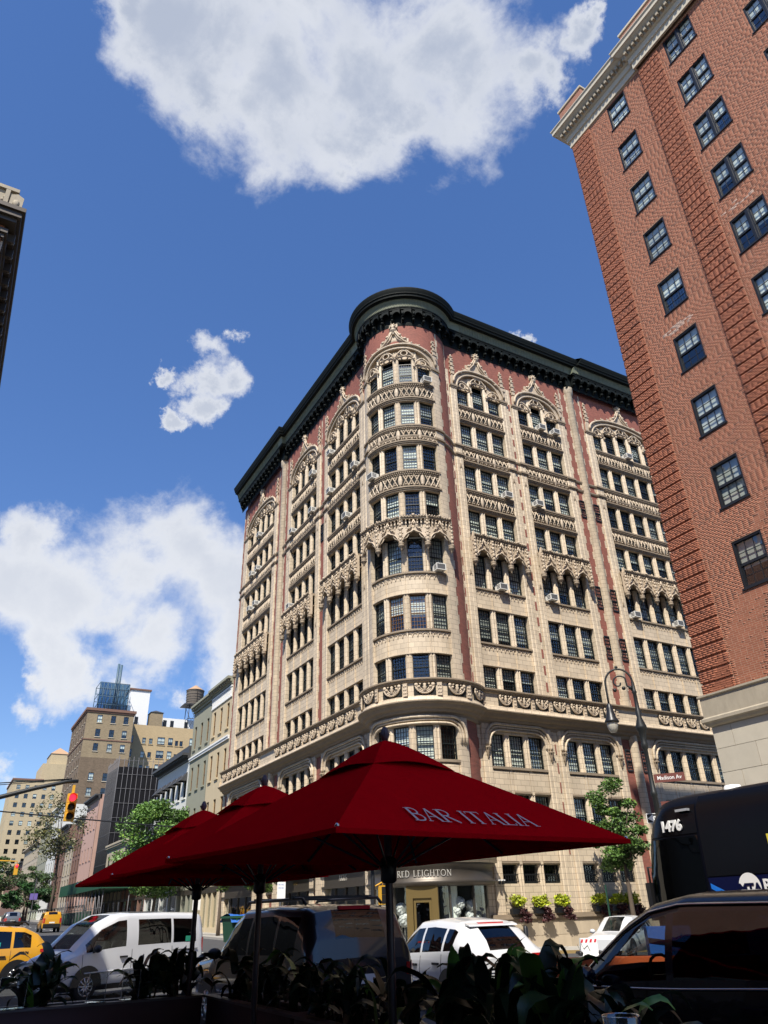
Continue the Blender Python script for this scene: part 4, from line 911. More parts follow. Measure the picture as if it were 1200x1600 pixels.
for a, lb in ((167,'small white display table at the right end of the curved shop window'),(179,'small white display table left of centre in the right shop window'),(205,'small white display table beside the brass door'),):
    t = thing('display_table', lb, 'table', (B(a, 0.25, 0.45)[0]), B(a,0)[1], 'display tables in the shop window')
    b = MB(); b.box(-0.32,0.32,-0.2,0.2,0.62,0.70); b.build('tabletop', M['white'], t)
    for sx in (-1,1):
        for sy in (-1,1): b = MB(); b.box(sx*0.28-0.025,sx*0.28+0.025,sy*0.16-0.025,sy*0.16+0.025,0,0.62); b.build('leg', M['white'], t)
# avenue shops
for (y0, y1, m_, k) in ((41.4,47.2,M['bronze'],0),(48.4,54.8,M['gold'],1),(55.9,59.0,M['bronze'],2),(60.2,67.4,M['bronze'],3)):
    c = (y0+y1)/2; h = (y1-y0)/2
    g = gz(XW, c)
    b = MB(); b.box(-h,h,-0.30,0.2,4.05,4.2,1); b.box(-h,h,-0.42,0.2,4.2,4.34,1); b.box(-h,h,-0.2,0.2,4.34,4.62,0)
    l, r = W(c, 0); b.build('shop_cornice', [M['terra'], M['mould']], apt, l, r)
    b = MB(); b.box(-h,h,-0.10,0.3,3.25,4.05); b.box(-h,h,-0.2,0.1,3.12,3.25); b.build('fascia', m_ if k != 1 else M['bronze'], apt, l, r)
    b = MB(); b.add([(-h,0.12,g+0.3),(h,0.12,g+0.3),(h,0.12,3.2),(-h,0.12,3.2)], [(0,1,2,3)]); b.build('shop_glass', M['wglass'], apt, l, r)
    b = MB(); b.box(-h,h,0.0,0.2,-0.2,g+0.35)
    for i in range(5): x = -h+i*2*h/4; b.box(x-0.05,x+0.05,0.04,0.16,g+0.3,3.2)
    b.build('shop_frame', M['bronze'], apt, l, r)
for y in (40.9,47.8,55.4,59.6,68.0):
    b = MB(); b.box(-0.45,0.45,-0.14,0.3,-0.5,4.05); l, r = W(y, 0); b.build('shop_pier', M['terra'], apt, l, r)
# ------------------------------------------------------------------ generic wall with real openings
def wall_open(u0, u1, z0, z1, ops, reveal=0.18, mi=0):
    """flat wall in local (x, z), openings cut out with reveals; ops: (ua, ub, za, zb)"""
    b = MB(); us = sorted({u0, u1} | {o[0] for o in ops} | {o[1] for o in ops}); zs = sorted({z0, z1} | {o[2] for o in ops} | {o[3] for o in ops})
    us = [u for u in us if u0 <= u <= u1]; zs = [z for z in zs if z0 <= z <= z1]
    for i in range(len(us)-1):
        for j in range(len(zs)-1):
            cx, cz = (us[i]+us[i+1])/2, (zs[j]+zs[j+1])/2
            if any(o[0] < cx < o[1] and o[2] < cz < o[3] for o in ops): continue
            b.add([(us[i],0,zs[j]),(us[i+1],0,zs[j]),(us[i+1],0,zs[j+1]),(us[i],0,zs[j+1])], [(0,1,2,3)], mi)
    for (a, c, d, e) in ops:
        b.add([(a,0,d),(c,0,d),(c,reveal,d),(a,reveal,d)], [(0,1,2,3)], mi); b.add([(a,0,e),(c,0,e),(c,reveal,e),(a,reveal,e)], [(3,2,1,0)], mi)
        b.add([(a,0,d),(a,0,e),(a,reveal,e),(a,reveal,d)], [(3,2,1,0)], mi); b.add([(c,0,d),(c,0,e),(c,reveal,e),(c,reveal,d)], [(0,1,2,3)], mi)
    return b
SOUTH = 0.0; WEST = -math.pi/2; EAST = math.pi/2; NORTH = math.pi
def front(parent, x, y, rz, w, z0, z1, ops, m, wmat=None, cols=2, rows=2, reveal=0.18, blindp=0.4, sill=None, lintel=None, name='wall'):
    """one street front: local x from 0 to w to the right as you face it, corner at (x, y)"""
    def at(u, z, d=0): 
        c, s = math.cos(rz), math.sin(rz); return (x + u*c - d*s, y + u*s + d*c, z)
    wall_open(0, w, z0, z1, ops, reveal).build(name, m, parent, at(0, 0), rz)
    for (a, c, d, e) in ops:
        win = add_window(parent, (at((a+c)/2, d, reveal-0.03), rz), c-a, e-d, wmat, cols, rows, blindp)
        if sill: s_ = MB(); s_.box(-(c-a)/2-0.12, (c-a)/2+0.12, -reveal-0.10, 0.02, -0.16, 0.0); s_.build('sill', sill, win)
        if lintel: s_ = MB(); s_.box(-(c-a)/2-0.15, (c-a)/2+0.15, -reveal-0.07, 0.0, e-d, e-d+0.28); s_.build('lintel', lintel, win)
def block(parent, x0, x1, y0, y1, z0, z1, m, name='wall', mi=None):
    b = MB(); b.box(x0, x1, y0, y1, z0, z1); return b.build(name, m, parent)

# ------------------------------------------------------------------ red brick apartment house on the right
red = thing('brick_apartment_house', 'tall red brick apartment house at the right edge with banded corner strips and black windows', 'building')
RT = 38.2; YB0 = -14.0                     # top of the brickwork, southern end
wins = []                                  # (y0, y1, z0, z1) on the avenue front
for k in range(10):
    zt = 38.2-3.15*k-0.12; zb = zt-1.78
    if zb > 8.3:
        wins += [(13.04,14.22,zb,zt)]; wins += [(8.95,10.47,zb,zt)]; wins += [(5.45,6.95,zb-0.05,zt-0.05)]
        wins += [(1.2,2.6,zb,zt), (-3,-1.8,zb,zt), (-7,-5.6,zb,zt)]
def in_win(y, z, pad=0.0): return any(a-pad < y < b_+pad and c-pad < z < d+pad for a, b_, c, d in wins)
ops = [(YR-b_, YR-a, c, d) for a, b_, c, d in wins]
wb_ = wall_open(0, YR-YB0, 8.0, RT+1.4, ops, 0.30)
wb_.m = [1 if len({round(wb_.v[i][1], 4) for i in f}) > 1 else 0 for f in wb_.f]
wb_.build('wall', [M['mortar'], M['rbrickfar']], red, (XR+0.012, YR, 0), WEST)
block(red, XR+0.9, XR+24, YB0, YR-0.04, -1.5, RT+1.2, M['wdark'], 'interior')
block(red, XR+0.03, XR+24, YR-0.05, YR, 7.8, RT+1.2, M['rbrickfar'])
block(red, XR+0.03, XR+24, YB0-0.05, YB0, -1, RT+1.2, M['rbrickfar'])
# bricks: flemish bond, built one by one; strips at two places are banded, every sixth course set back
HB, HDR, STR, JT = 0.0717, 0.102, 0.212, 0.0135
ncourse = int((RT-8.02)/HB)
B_ = []                                     # y0, y1, z0, z1, proud, tone
strips = [(15.46,16.76),(10.78,11.98)]
Y_LO = 3.6
for j in range(ncourse):
    z0 = 8.02+j*HB; z1 = z0+HB-JT; zc = (z0+z1)/2
    rec = (j % 6 == 5)
    y = YR + (0.0 if j % 2 else 0.108) ; i = 0
    while y > Y_LO:
        L = STR if wrand.random() < 0.93 else HDR
        ya, yb = y-L, y; y = ya-JT; hd = 1 if L == HDR else 0
        ya2, yb2 = ya, min(yb, YR)
        if yb2-ya2 < 0.03: continue
        yc = (ya2+yb2)/2
        # clip against windows
        hit = [w for w in wins if w[2]-0.004 < zc < w[3]+0.004 and w[0] < yb2 and w[1] > ya2]
        if hit:
            w = hit[0]
            if ya2 >= w[0] and yb2 <= w[1]: continue
            if yb2 > w[1]: ya2 = w[1]
            else: yb2 = w[0]
            if yb2-ya2 < 0.03: continue
        cuts = sorted({ya2, yb2} | {e for st in strips for e in st if ya2 < e < yb2})
        for q in range(len(cuts)-1):
            a_, c_ = cuts[q], cuts[q+1]
            if q > 0: a_ += 0.006
            if q < len(cuts)-2: c_ -= 0.006
            if c_-a_ < 0.01: continue
            s = any(a <= (a_+c_)/2 <= b_ for a, b_ in strips)
            d = (0.012 if not s else (-0.012 if rec else 0.095)) + rng.uniform(-0.0008, 0.0008)
            B_.append((a_, c_, z0, z1, d, hd))
B_ = np.array(B_)
# which show largest: nearest to the camera and inside the frame
cen = np.stack([np.full(len(B_), XR), (B_[:,0]+B_[:,1])/2, (B_[:,2]+B_[:,3])/2], 1) - np.array(EYE)
dep = cen @ np.array(f_); sx = (cen @ np.array(rt))/dep*1140.45; sy = -(cen @ np.array(up))/dep*1140.45
vis = (np.abs(sx) < 596) & (np.abs(sy) < 796) & (B_[:,1]-B_[:,0] > 0.18)
score = np.where(vis, dep, 1e9); pick = np.argsort(score)[:300]
single = np.zeros(len(B_), bool); single[pick] = True
unit = MB(); unit.add([(-.5,0,0),(.5,0,0),(.5,0,1),(-.5,0,1),(-.5,1,0),(.5,1,0),(.5,1,1),(-.5,1,1)], [(0,1,2,3),(1,5,6,2),(4,0,3,7),(3,2,6,7),(4,5,1,0)])
BRK = unit.mesh('brick', M['rbrick1'])
for ya, yb, z0, z1, d, hd in B_[single]:
    put('brick', BRK, red, (XR+0.022-d, (ya+yb)/2, z0), WEST, (yb-ya, d+0.05, z1-z0))
bb = B_[~single]; n = len(bb)
x0 = XR+0.022-bb[:,4]; x1 = np.full(n, XR+0.06)
co = np.empty((n, 8, 3)); 
for q, (sx_, sy_, sz_) in enumerate(((0,1,0),(0,0,0),(0,0,1),(0,1,1),(1,1,0),(1,0,0),(1,0,1),(1,1,1))):
    co[:,q,0] = x1 if sx_ else x0; co[:,q,1] = bb[:,1] if sy_ else bb[:,0]; co[:,q,2] = bb[:,3] if sz_ else bb[:,2]
fc = np.array([(0,1,2,3),(1,5,6,2),(4,0,3,7),(3,2,6,7),(4,5,1,0)])
def np_mesh(name, co, quads, mats, cols=None):
    me = bpy.data.meshes.new(name); nv = len(co); nf = len(quads)
    me.vertices.add(nv); me.vertices.foreach_set('co', np.ascontiguousarray(co, np.float32).ravel())
    me.loops.add(nf*4); me.loops.foreach_set('vertex_index', np.ascontiguousarray(quads, np.int32).ravel())
    me.polygons.add(nf); me.polygons.foreach_set('loop_start', np.arange(0, nf*4, 4, dtype=np.int32))
    try: me.polygons.foreach_set('loop_total', np.full(nf, 4, np.int32))
    except Exception: pass
    for m in (mats if isinstance(mats, (list, tuple)) else [mats]): me.materials.append(m)
    if cols is not None:
        at = me.color_attributes.new('bcol', 'FLOAT_COLOR', 'POINT'); c4 = np.ones((nv, 4), np.float32); c4[:,:3] = cols; at.data.foreach_set('color', c4.ravel())
    me.update(calc_edges=True); me.validate(); return me
quads = (np.arange(n)[:,None,None]*8 + fc[None]).reshape(-1, 4)
tone = rng.normal(1.0, 0.09, n).clip(0.7, 1.4); base = np.array([0.30, 0.105, 0.056])
cols = base[None]*tone[:,None]
dark = rng.random(n) < 0.05; cols[dark] *= np.array([0.62, 0.66, 0.75])
hdr = bb[:,5] > 0.5; cols[hdr] = cols[hdr]*np.array([0.85, 0.85, 0.88])
# repointed pale patches above a few window heads
yc = (bb[:,0]+bb[:,1])/2; zc = (bb[:,2]+bb[:,3])/2
for (py, pz, ry, rz_) in ((13.8,22.75,0.75,0.22),(9.9,26.0,0.7,0.22)):
    e = ((yc-py)/ry)**2+((zc-pz)/rz_)**2; w = (e < 1) & (rng.random(n) < 0.40); cols[w] = cols[w]*0.35+np.array([0.50,0.40,0.34])*0.65
put('brickwork', np_mesh('brickwork', co.reshape(-1,3), quads, M['rbrick'], np.repeat(cols, 8, 0)), red, kind='stuff')
# windows: six over six, every pane a piece of its own
def red_window(y0, y1, z0, z1, double):
    w, h = y1-y0, z1-z0
    b = MB(); f = 0.075
    b.box(-w/2,-w/2+f,-0.10,0.08,0,h); b.box(w/2-f,w/2,-0.10,0.08,0,h); b.box(-w/2+f,w/2-f,-0.10,0.08,h-f,h); b.box(-w/2+f,w/2-f,-0.12,0.08,0,f)
    spans_ = [(-w/2+f,w/2-f)] if not double else [(-w/2+f,-0.10),(0.10,w/2-f)]
    if double: b.box(-0.10,0.10,-0.10,0.08,f,h-f); b.box(-0.035,0.035,-0.13,-0.10,f,h-f)
    zm = h*0.48
    for (a, c) in spans_:
        b.box(a,c,-0.05,0.05,zm-0.03,zm+0.03)
        for (za, zb, dd) in ((f,zm-0.03,0.0),(zm+0.03,h-f,-0.02)):
            b.box(a,a+0.035,dd-0.025,dd+0.025,za,zb); b.box(c-0.035,c,dd-0.025,dd+0.025,za,zb); b.box(a,c,dd-0.025,dd+0.025,za,za+0.04)
            nc = 3 if not double else 2
            for i in range(1, nc): x = a+(c-a)*i/nc; b.box(x-0.010,x+0.010,dd-0.015,dd+0.015,za,zb)
            z = (za+zb)/2; b.box(a,c,dd-0.0149,dd+0.0149,z-0.010,z+0.010)
    o = b.build('window', M['iron'], red, (XR+0.14, (y0+y1)/2, z0), WEST)
    for (a, c) in spans_:
        nc = 3 if not double else 2
        for (za, zb, dd) in ((f,zm-0.03,0.0),(zm+0.03,h-f,-0.02)):
            for i in range(nc):
                for j in range(2):
                    xa, xb = a+(c-a)*i/nc, a+(c-a)*(i+1)/nc; z_a, z_b = za+(zb-za)*j/2, za+(zb-za)*(j+1)/2
                    t = wrand.uniform(-0.006, 0.006); t2 = wrand.uniform(-0.006, 0.006)
                    g = MB(); g.add([(xa,dd+t,z_a),(xb,dd-t,z_a),(xb,dd-t+t2,z_b),(xa,dd+t+t2,z_b)], [(0,1,2,3)]); g.build('pane', M['wglass'], o)
        p = wrand.random()
        if p < 0.95:
            hh = h*wrand.choice([0.5,0.6,0.97,0.97,0.97]); g = MB(); g.add([(a,0.055,h-hh),(c,0.055,h-hh),(c,0.055,h-f),(a,0.055,h-f)], [(0,1,2,3)]); g.build('blind', M['blind'], o)
    if wrand.random() < 0.25:
        g = MB()
        for i in range(9): x = spans_[-1][0]+(spans_[-1][1]-spans_[-1][0])*i/8; g.box(x-0.006,x+0.006,0.036,0.046,f,zm)
        for i in range(6): z = f+(zm-f)*i/5; g.box(spans_[-1][0],spans_[-1][1],0.035,0.047,z-0.006,z+0.006)
        g.build('window_guard', M['chrome'], o)
    s_ = MB(); s_.box(-w/2-0.05, w/2+0.05, -0.175, -0.10, -0.06, 0.0); s_.build('sill', M['iron'], o)
for (a, b_, c, d) in wins: red_window(a, b_, c, d, (b_-a) > 1.3)
# stone cornice: two orders, breaking forward over the banded strip, with dentils, parapet piers and railing
def cprof(x): return [(0.0,38.20),(0.10,38.22),(0.10,38.62),(0.18,38.66),(0.18,39.02),(0.24,39.05),(0.30,39.12),(0.30,39.36),(0.42,39.42),(0.58,39.56),(0.66,39.60),(0.66,39.82),(0.72,39.90),(0.72,39.96),(0.0,40.02)]
b = MB(); pth = [(-14.0,0.0),(12.0,0.0),(12.0,-0.16),(YR,-0.16)]
rings = [[(XR+0.02-o-dx, y+(o if y == YR else (-0.0)), z) for y, dx in ((-14.0,0.16),(11.98+o,0.16),(11.98+o,0.0),(YR+o,0.0))] for o, z in cprof(0)]
vs = [p for r_2 in rings for p in r_2]; b.add(vs, [(i*4+j, i*4+j+1, (i+1)*4+j+1, (i+1)*4+j) for i in range(len(rings)-1) for j in range(3)])
rings2 = [[(XR+0.02-o, YR+o, z),(XR+24, YR+o, z)] for o, z in cprof(0)]; vs = [p for r_2 in rings2 for p in r_2]
b.add(vs, [(i*2, i*2+1, (i+1)*2+1, (i+1)*2) for i in range(len(rings2)-1)])
b.build('cornice', M['lime'], red)
b = MB(); y = 16.9
while y > 2:
    dx = 0.16 if y < 12.2 else 0; b.box(XR-0.47-dx, XR-0.24-dx, y, y+0.13, 39.12, 39.40); y -= 0.26
b.build('dentils', M['limed'], red, kind='stuff')
block(red, XR+0.05, XR+0.5, YB0, YR, 40.0, 40.16, M['lime'], 'coping')
for (a, c) in ((15.2,16.9),(9.7,12.2),(3.0,5.2)):
    block(red, XR-0.30, XR+0.6, a, c, 40.02, 41.2, M['rbrickfar'], 'parapet_pier'); block(red, XR-0.36, XR+0.66, a-0.06, c+0.06, 41.2, 41.34, M['lime'], 'coping')
b = MB()
for (a, c) in ((12.2,15.2),(5.2,9.7)):
    for z in (40.35,40.95): b.box(XR-0.02, XR+0.02, a, c, z, z+0.035)
    k = int((c-a)/0.14)
    for i in range(k): y = a+(i+0.5)*(c-a)/k; b.box(XR-0.008, XR+0.008, y-0.008, y+0.008, 40.1, 40.95)
b.build('railing', M['iron'], red)
# limestone base: band course and dressed blocks, each block its own piece
b = MB(); pr = [(0.02,6.95),(0.12,7.0),(0.16,7.08),(0.22,7.12),(0.22,7.22),(0.14,7.28),(0.14,7.92),(0.20,7.96),(0.20,8.02),(0.0,8.05)]
rings = [[(XR-o, -14.0, z),(XR-o, YR+o, z),(XR+24, YR+o, z)] for o, z in pr]; vs = [p for r_2 in rings for p in r_2]
b.add(vs, [(i*3+j, i*3+j+1, (i+1)*3+j+1, (i+1)*3+j) for i in range(len(rings)-1) for j in range(2)]); b.build('band_course', M['limed'], red)
block(red, XR+0.12, XR+24, YB0, YR-0.06, -1.2, 7.0, M['limed'], 'base_wall')
z = -0.6; j = 0; SBM = MB(); SBM.box(-.5,.5,0,1,0,1); SBM = SBM.mesh('stone_block', M['lime'])
while z < 6.9:
    h = min(0.76, 6.95-z); y = YR+0.02 - (0 if j % 2 else 0.0); first = True
    while y > 2:
        L = (0.75 if (first and j % 2) else 1.5)+wrand.uniform(-0.0,0.0); first = False
        put('stone_block', SBM, red, (XR-0.02+wrand.uniform(-0.004,0.004), y-L/2, z), WEST, (L-0.016, 0.2, h-0.014)); y -= L
    z += 0.76; j += 1

# ------------------------------------------------------------------ the building over the left edge, north west corner
nwb = thing('ornate_building', 'brick and white stone building top with a dark bracketed cornice at the left edge', 'building')
XN = -4.32; YN0 = 36.0
block(nwb, XN-18, XN-0.02, YN0+0.02, YN0+22, -1, 38.0, M['rbrickfar'])
b = MB()
for (o, z0, z1) in ((0.12,36.6,36.9),(0.25,36.9,37.2),(0.55,37.6,37.9),(0.75,37.9,38.3),(0.9,38.3,38.6)): b.box(XN-18, XN+o, YN0-o, YN0+22, z0, z1)
b.build('cornice', M['bronze'], nwb)
b = MB(); b.box(-0.14,0.14,-0.62,0,0,0.7); b.blob((0,-0.5,0.15),0.16,0.2,0.2); BR2 = b.mesh('bracket', M['bronze'])
for i in range(17): put('bracket', BR2, nwb, (XN, YN0+0.6+i*1.25, 37.0), EAST)
for i in range(8): put('bracket', BR2, nwb, (XN-0.6-i*1.25, YN0, 37.0), SOUTH)
b = MB(); b.box(XN-18, XN+0.05, YN0-0.05, YN0+22, 38.6, 40.4); b.box(XN-18, XN+0.22, YN0-0.22, YN0+22, 40.4, 40.65); b.build('parapet', M['limed'], nwb)
for i in range(5):
    b = MB(); b.box(-0.12,0.12,-0.16,0,0,1.8); b.prism([(0.2,0.3),(0.9,0.3),(0.9,1.5),(0.55,1.7),(0.2,1.5)], -0.12, 0); b.blob((0.55,-0.14,0.9),0.2,0.08,0.3); 
    for q in range(5): b.blob((-0.4+0.1*q,-0.08,0.4+0.25*q),0.10,0.06,0.12)
    b.build('parapet_relief', M['limed'], nwb, (XN-0.35-i*1.5, YN0-0.05, 38.6), SOUTH)
b = MB(); b.box(XN-18, XN+0.12, YN0-0.12, YN0+22, -1, 7.6); b.box(XN-18, XN+0.3, YN0-0.3, YN0+22, 7.6, 8.1); b.build('added_dark_base', M['iron'], nwb)  # unseen black base, added so the bus and cars reflect dark
b = MB(); pts = [(0.16*math.cos(t*1.6), -0.10+0.16*math.sin(t*1.6), 14+t*0.5) for t in range(46)]; b.tube(pts, 0.15, 6); b.box(-0.42,-0.24,-0.10,0.1,5,36.6); b.box(0.24,0.42,-0.10,0.1,5,36.6); b.lathe([(0.2,36.0),(0.34,36.3),(0.42,36.6)],10,(0,-0.1,0))
b.build('twisted_shaft', M['lime'], nwb, (XN-0.5, YN0, 0), SOUTH)
opn = []
for k in range(10):
    for u in (1.2,3.0,5.6,7.4,10.0,12.0): opn.append((u, u+1.1, 4+k*3.3, 6+k*3.3))
opn = [o for o in opn if o[2] > 8.2]
front(nwb, XN, YN0, EAST, 16, 7.0, 36.6, opn, M['rbrickfar'], blindp=0.4, sill=M['lime'])
b = MB(); 
for i in range(6): b.box(XN-0.02, XN+0.10, YN0+0.2+i*2.6, YN0+0.5+i*2.6, 3, 36.6)
b.build('pilasters', M['lime'], nwb)

# unseen buildings behind the camera, west side: heights set to shade the terrace
for (nm, lb, y0, y1, h, m_) in (('shade_corner_building','unseen low stone corner building, height set to shade the terrace umbrellas', 4.0, 16.7, 15.5, mat('dark_stone', (0.10, 0.085, 0.07), 0.8)), ('shade_brick_building','unseen tall brick block south of the terrace, height set to shade it', -60, 4.0, 24.3, mat('dark_brick', (0.05, 0.032, 0.026), 0.85))):
    t = thing(nm, lb, 'building'); block(t, -26, -4.32, y0, y1-0.01, -0.5, h, m_)
    opn = []
    for k in range(int(h/3.4)):
        for i in range(int((y1-y0)/2.6)): opn.append((0.8+i*2.6, 1.95+i*2.6, 1.2+k*3.4, 3.1+k*3.4))
    wall_open(0, y1-y0, 0, h+0.6, opn, 0.15).build('wall', m_, t, (-4.0, y0, 0), EAST)
    gl = MB()
    for o in opn: gl.box(o[0],o[1],0.16,0.2,o[2],o[3])
    gl.build('window_glass', M['wglass'], t, (-4.0, y0, 0), EAST)
    b = MB(); b.box(-26,-3.6,y0,y1,h,h+0.5); b.build('cornice', M['limed'], t)
# ------------------------------------------------------------------ the avenue's east side beyond, and towers behind
mcream = mat('cream_stucco', (0.52,0.43,0.28), 0.85, noise=(1.2,0.12)); mgrey = mat('sage_stucco', (0.27,0.27,0.205), 0.85, noise=(1.2,0.12))
mwhite = mat('white_stucco', (0.62,0.62,0.58), 0.8, noise=(1.5,0.1)); mdk = mat('charcoal_paint', (0.05,0.05,0.052), 0.6, noise=(2,0.2))
mpink = mat('pink_stucco', (0.47,0.30,0.24), 0.85, noise=(1.0,0.15)); mbrown = blockmat('brown_brick', (0.145,0.10,0.066), (0.20,0.16,0.11), 0.4, 0.15, 0.02, 0.9, 0.22, 0.45)
mtanb = blockmat('tan_brick', (0.26,0.195,0.115), (0.3,0.25,0.17), 0.4, 0.15, 0.02, 0.9, 0.15, 0.25); mylw = blockmat('yellow_brick', (0.46,0.34,0.185), (0.44,0.35,0.22), 0.4, 0.15, 0.02, 0.9, 0.08, 0.15)
mtan = blockmat('pale_tan_brick', (0.47,0.38,0.235), (0.42,0.35,0.24), 0.5, 0.2, 0.02, 0.9, 0.08, 0.15); mbrst = mat('brownstone', (0.19,0.105,0.075), 0.85, noise=(1.5,0.2)); mstone = mat('warm_stone', (0.42,0.36,0.27), 0.85, noise=(1.5,0.15))
mnet = mat('dark_netting', (0.016,0.016,0.018), 0.95, noise=(3,0.5,0.15), bump=0.5, spec=0.05); mwd = mat('tank_wood', (0.13,0.11,0.09), 0.9, noise=(3,0.3,0.2)); mcone = mat('tank_roof', (0.42,0.27,0.16), 0.9)
msteel = mat('blue_steel', (0.06,0.11,0.15), 0.5)
def rowhouse(name, label, y0, y1, zt, m, cols, rows, corn=0.45, cm=None, z_sill0=5.0, wfrac=0.5, wh=1.9, shop=True, sill=None, lintel=None, wm=None, awn=False):
    t = thing(name, label, 'building', (0,0,0)); g = gz(XW, (y0+y1)/2); w = y1-y0
    block(t, XW+0.6, XW+15, y0+0.02, y1-0.02, g-1, zt-0.3, m if zt > 30 else M['wdark'], 'interior'); block(t, XW+0.05, XW+15, y0, y0+0.03, g-1, zt, m); block(t, XW+0.05, XW+15, y1-0.03, y1, g-1, zt, m)
    ops = []; cw_ = w/cols; fh = (zt-1.0-z_sill0)/rows
    for r_1 in range(rows):
        for c_1 in range(cols): ops.append((c_1*cw_+cw_*(1-wfrac)/2, c_1*cw_+cw_*(1+wfrac)/2, z_sill0+r_1*fh+0.5, z_sill0+r_1*fh+0.5+min(wh, fh-0.9)))
    front(t, XW, y1, WEST, w, (4.2 if shop else g-0.3), zt, ops, m, wm, 2, 4, 0.2, 0.35, sill or m, lintel)
    b = MB()
    for (o, a, c) in ((0.15,-0.75,-0.5),(0.3,-0.5,-0.25),(corn,-0.25,0.0)): b.box(-0.0, w, -o, 0.3, zt+a, zt+c)
    nb = int(w/0.55)
    for i in range(nb): x = (i+0.5)*w/nb; b.box(x-0.09, x+0.09, -corn*0.8, 0.0, zt-0.48, zt-0.26)
    b.build('cornice', cm or m, t, (XW, y1, 0), WEST)
    if shop:
        b = MB(); b.box(0.2,w-0.2,-0.08,0.2,3.5+g*0.4,4.2); b.build('fascia', M['bronze'], t, (XW, y1, 0), WEST)
        b = MB(); b.box(0,w,0.15,0.2,g,3.6+g*0.4); b.build('shop_glass', M['wglass'], t, (XW, y1, 0), WEST)
        b = MB()
        for i in range(5): x = 0.15+(w-0.3)*i/4; b.box(x-0.15,x+0.15,-0.05,0.2,g-0.2,3.5+g*0.4)
        b.box(0,w,-0.02,0.2,g-0.2,g+0.5); b.build('shop_pier', m, t, (XW, y1, 0), WEST)
    if awn:
        for k, o in enumerate(ops):
            b = MB(); a, c = o[0]-0.1, o[1]+0.1; z = o[3]+0.1
            b.add([(a,-0.02,z),(c,-0.02,z),(c,-0.75,z-0.9),(a,-0.75,z-0.9),(a,0,z-0.9),(c,0,z-0.9)], [(0,1,2,3),(0,3,4),(1,5,2)]); b.build('awning', mdk, t, (XW, y1, 0), WEST)
    return t
t = rowhouse('cream_town_building', 'cream stucco building with white balustrade cornice next to the corner building', 68.8, 75.25, 22.6, mcream, 3, 4, 0.6, mgrey, z_sill0=4.4, wfrac=0.36, wh=2.4, wm=M['wwood'])
b = MB(); b.box(0,6.4,-0.1,0.1,20.6,20.75); b.box(0,6.4,-0.12,0.1,21.6,21.75)
for i in range(26): x = 0.15+i*0.245; b.box(x-0.06,x+0.06,-0.08,0.02,20.75,21.6)
b.box(0,6.4,-0.15,0.1,16.6,16.8); b.box(0,6.4,-0.22,0.1,16.8,16.95); b.build('balustrade', M['white'], t, (XW, 75.25, 0), WEST)
for y in (70.0,):
    b = MB(); b.box(-0.7,0.7,-0.6,0,0,0.12)
    for i in range(9): b.box(-0.68+i*0.17-0.015,-0.68+i*0.17+0.015,-0.6,-0.57,0.12,1.0)
    b.box(-0.7,0.7,-0.62,-0.56,1.0,1.05); b.build('balconette', M['wwood'], t, (XW, y, 8.6), WEST)
t = rowhouse('sage_town_building', 'sage green stucco building with a plain parapet and string course', 75.3, 82.0, 22.5, mgrey, 3, 4, 0.5, mgrey, z_sill0=4.4, wfrac=0.34, wh=2.4, wm=M['wwood'])
b = MB(); b.box(0,6.7,-0.15,0.1,16.6,16.8); b.box(0,6.7,-0.22,0.1,16.8,16.95); b.build('string_course', M['white'], t, (XW, 82.0, 0), WEST)
t = rowhouse('white_town_building', 'white building with dark cornice and black window awnings', 82.05, 95.8, 17.6, mwhite, 6, 3, 0.9, mdk, z_sill0=4.6, wfrac=0.5, wh=2.5, awn=True)
b = MB(); b.box(0,13.7,-0.2,0.3,17.6,18.4); b.build('parapet', mdk, t, (XW, 95.8, 0), WEST)
rowhouse('small_shop_building', 'low dark brown shop building behind the tree', 95.9, 109, 10.5, mbrst, 4, 2, 0.4, mdk, z_sill0=4.6)
rowhouse('stone_shop_building', 'low stone shop building beside the scaffold', 109.1, 123, 11.5, mstone, 4, 2, 0.4, mstone, z_sill0=4.6)
# netted scaffold
sc = thing('scaffolded_building', 'building wrapped in black construction netting with scaffold poles', 'building')
block(sc, XW+0.9, XW+14, 124, 133, 0, 23.0, mnet, 'netting')
b = MB()
for i in range(13): x = XW+i*0.75; b.tube([(x,123.6,4.5),(x+random.uniform(-.1,.1),123.6,24.4+random.uniform(-.2,.4))], 0.035, 4)
for i in range(13): y = 123.6+i*0.75; b.tube([(XW,y,4.5),(XW,y,24.4+random.uniform(-.2,.4))], 0.035, 4)
for k in range(10): z = 5+k*2.1; b.tube([(XW,123.6,z),(XW+10,123.6,z)], 0.03, 4); b.tube([(XW,123.6,z),(XW,133,z)], 0.03, 4)
for k in range(6): b.tube([(XW+k*1.5,123.58,5+k*2),(XW+k*1.5+3,123.58,9+k*2)], 0.03, 4)
b.build('scaffold_poles', M['dpole'], sc)
b = MB(); b.add([(XW+0.05,123.66,5),(XW+9.5,123.66,5),(XW+9.5,123.66,22.6),(XW+0.05,123.66,22.9)], [(0,1,2,3)]); b.add([(XW+0.05,123.7,5),(XW+0.05,133,5),(XW+0.05,133,23.2),(XW+0.05,123.7,22.9)], [(0,1,2,3)]); b.build('netting_sheet', mnet, sc)
sh = thing('sidewalk_shed', 'green sidewalk shed on steel posts below the netted scaffold', 'shed')
b = MB(); b.box(17.6, XW-0.1, 100, 134, 5.2, 6.6); b.build('parapet', M['green'], sh)
b = MB()
for i in range(15):
    y = 100.5+i*2.4
    for x in (18.0,21.0): b.tube([(x,y,0.9),(x,y,5.2)], 0.06, 5)
    b.tube([(18.0,y,1.2),(18.0,y+2.4,5)], 0.035, 4); b.tube([(18.0,y,3.2),(18.0,y+2.4,3.2)], 0.035, 4)
b.build('posts', M['dpole'], sh)
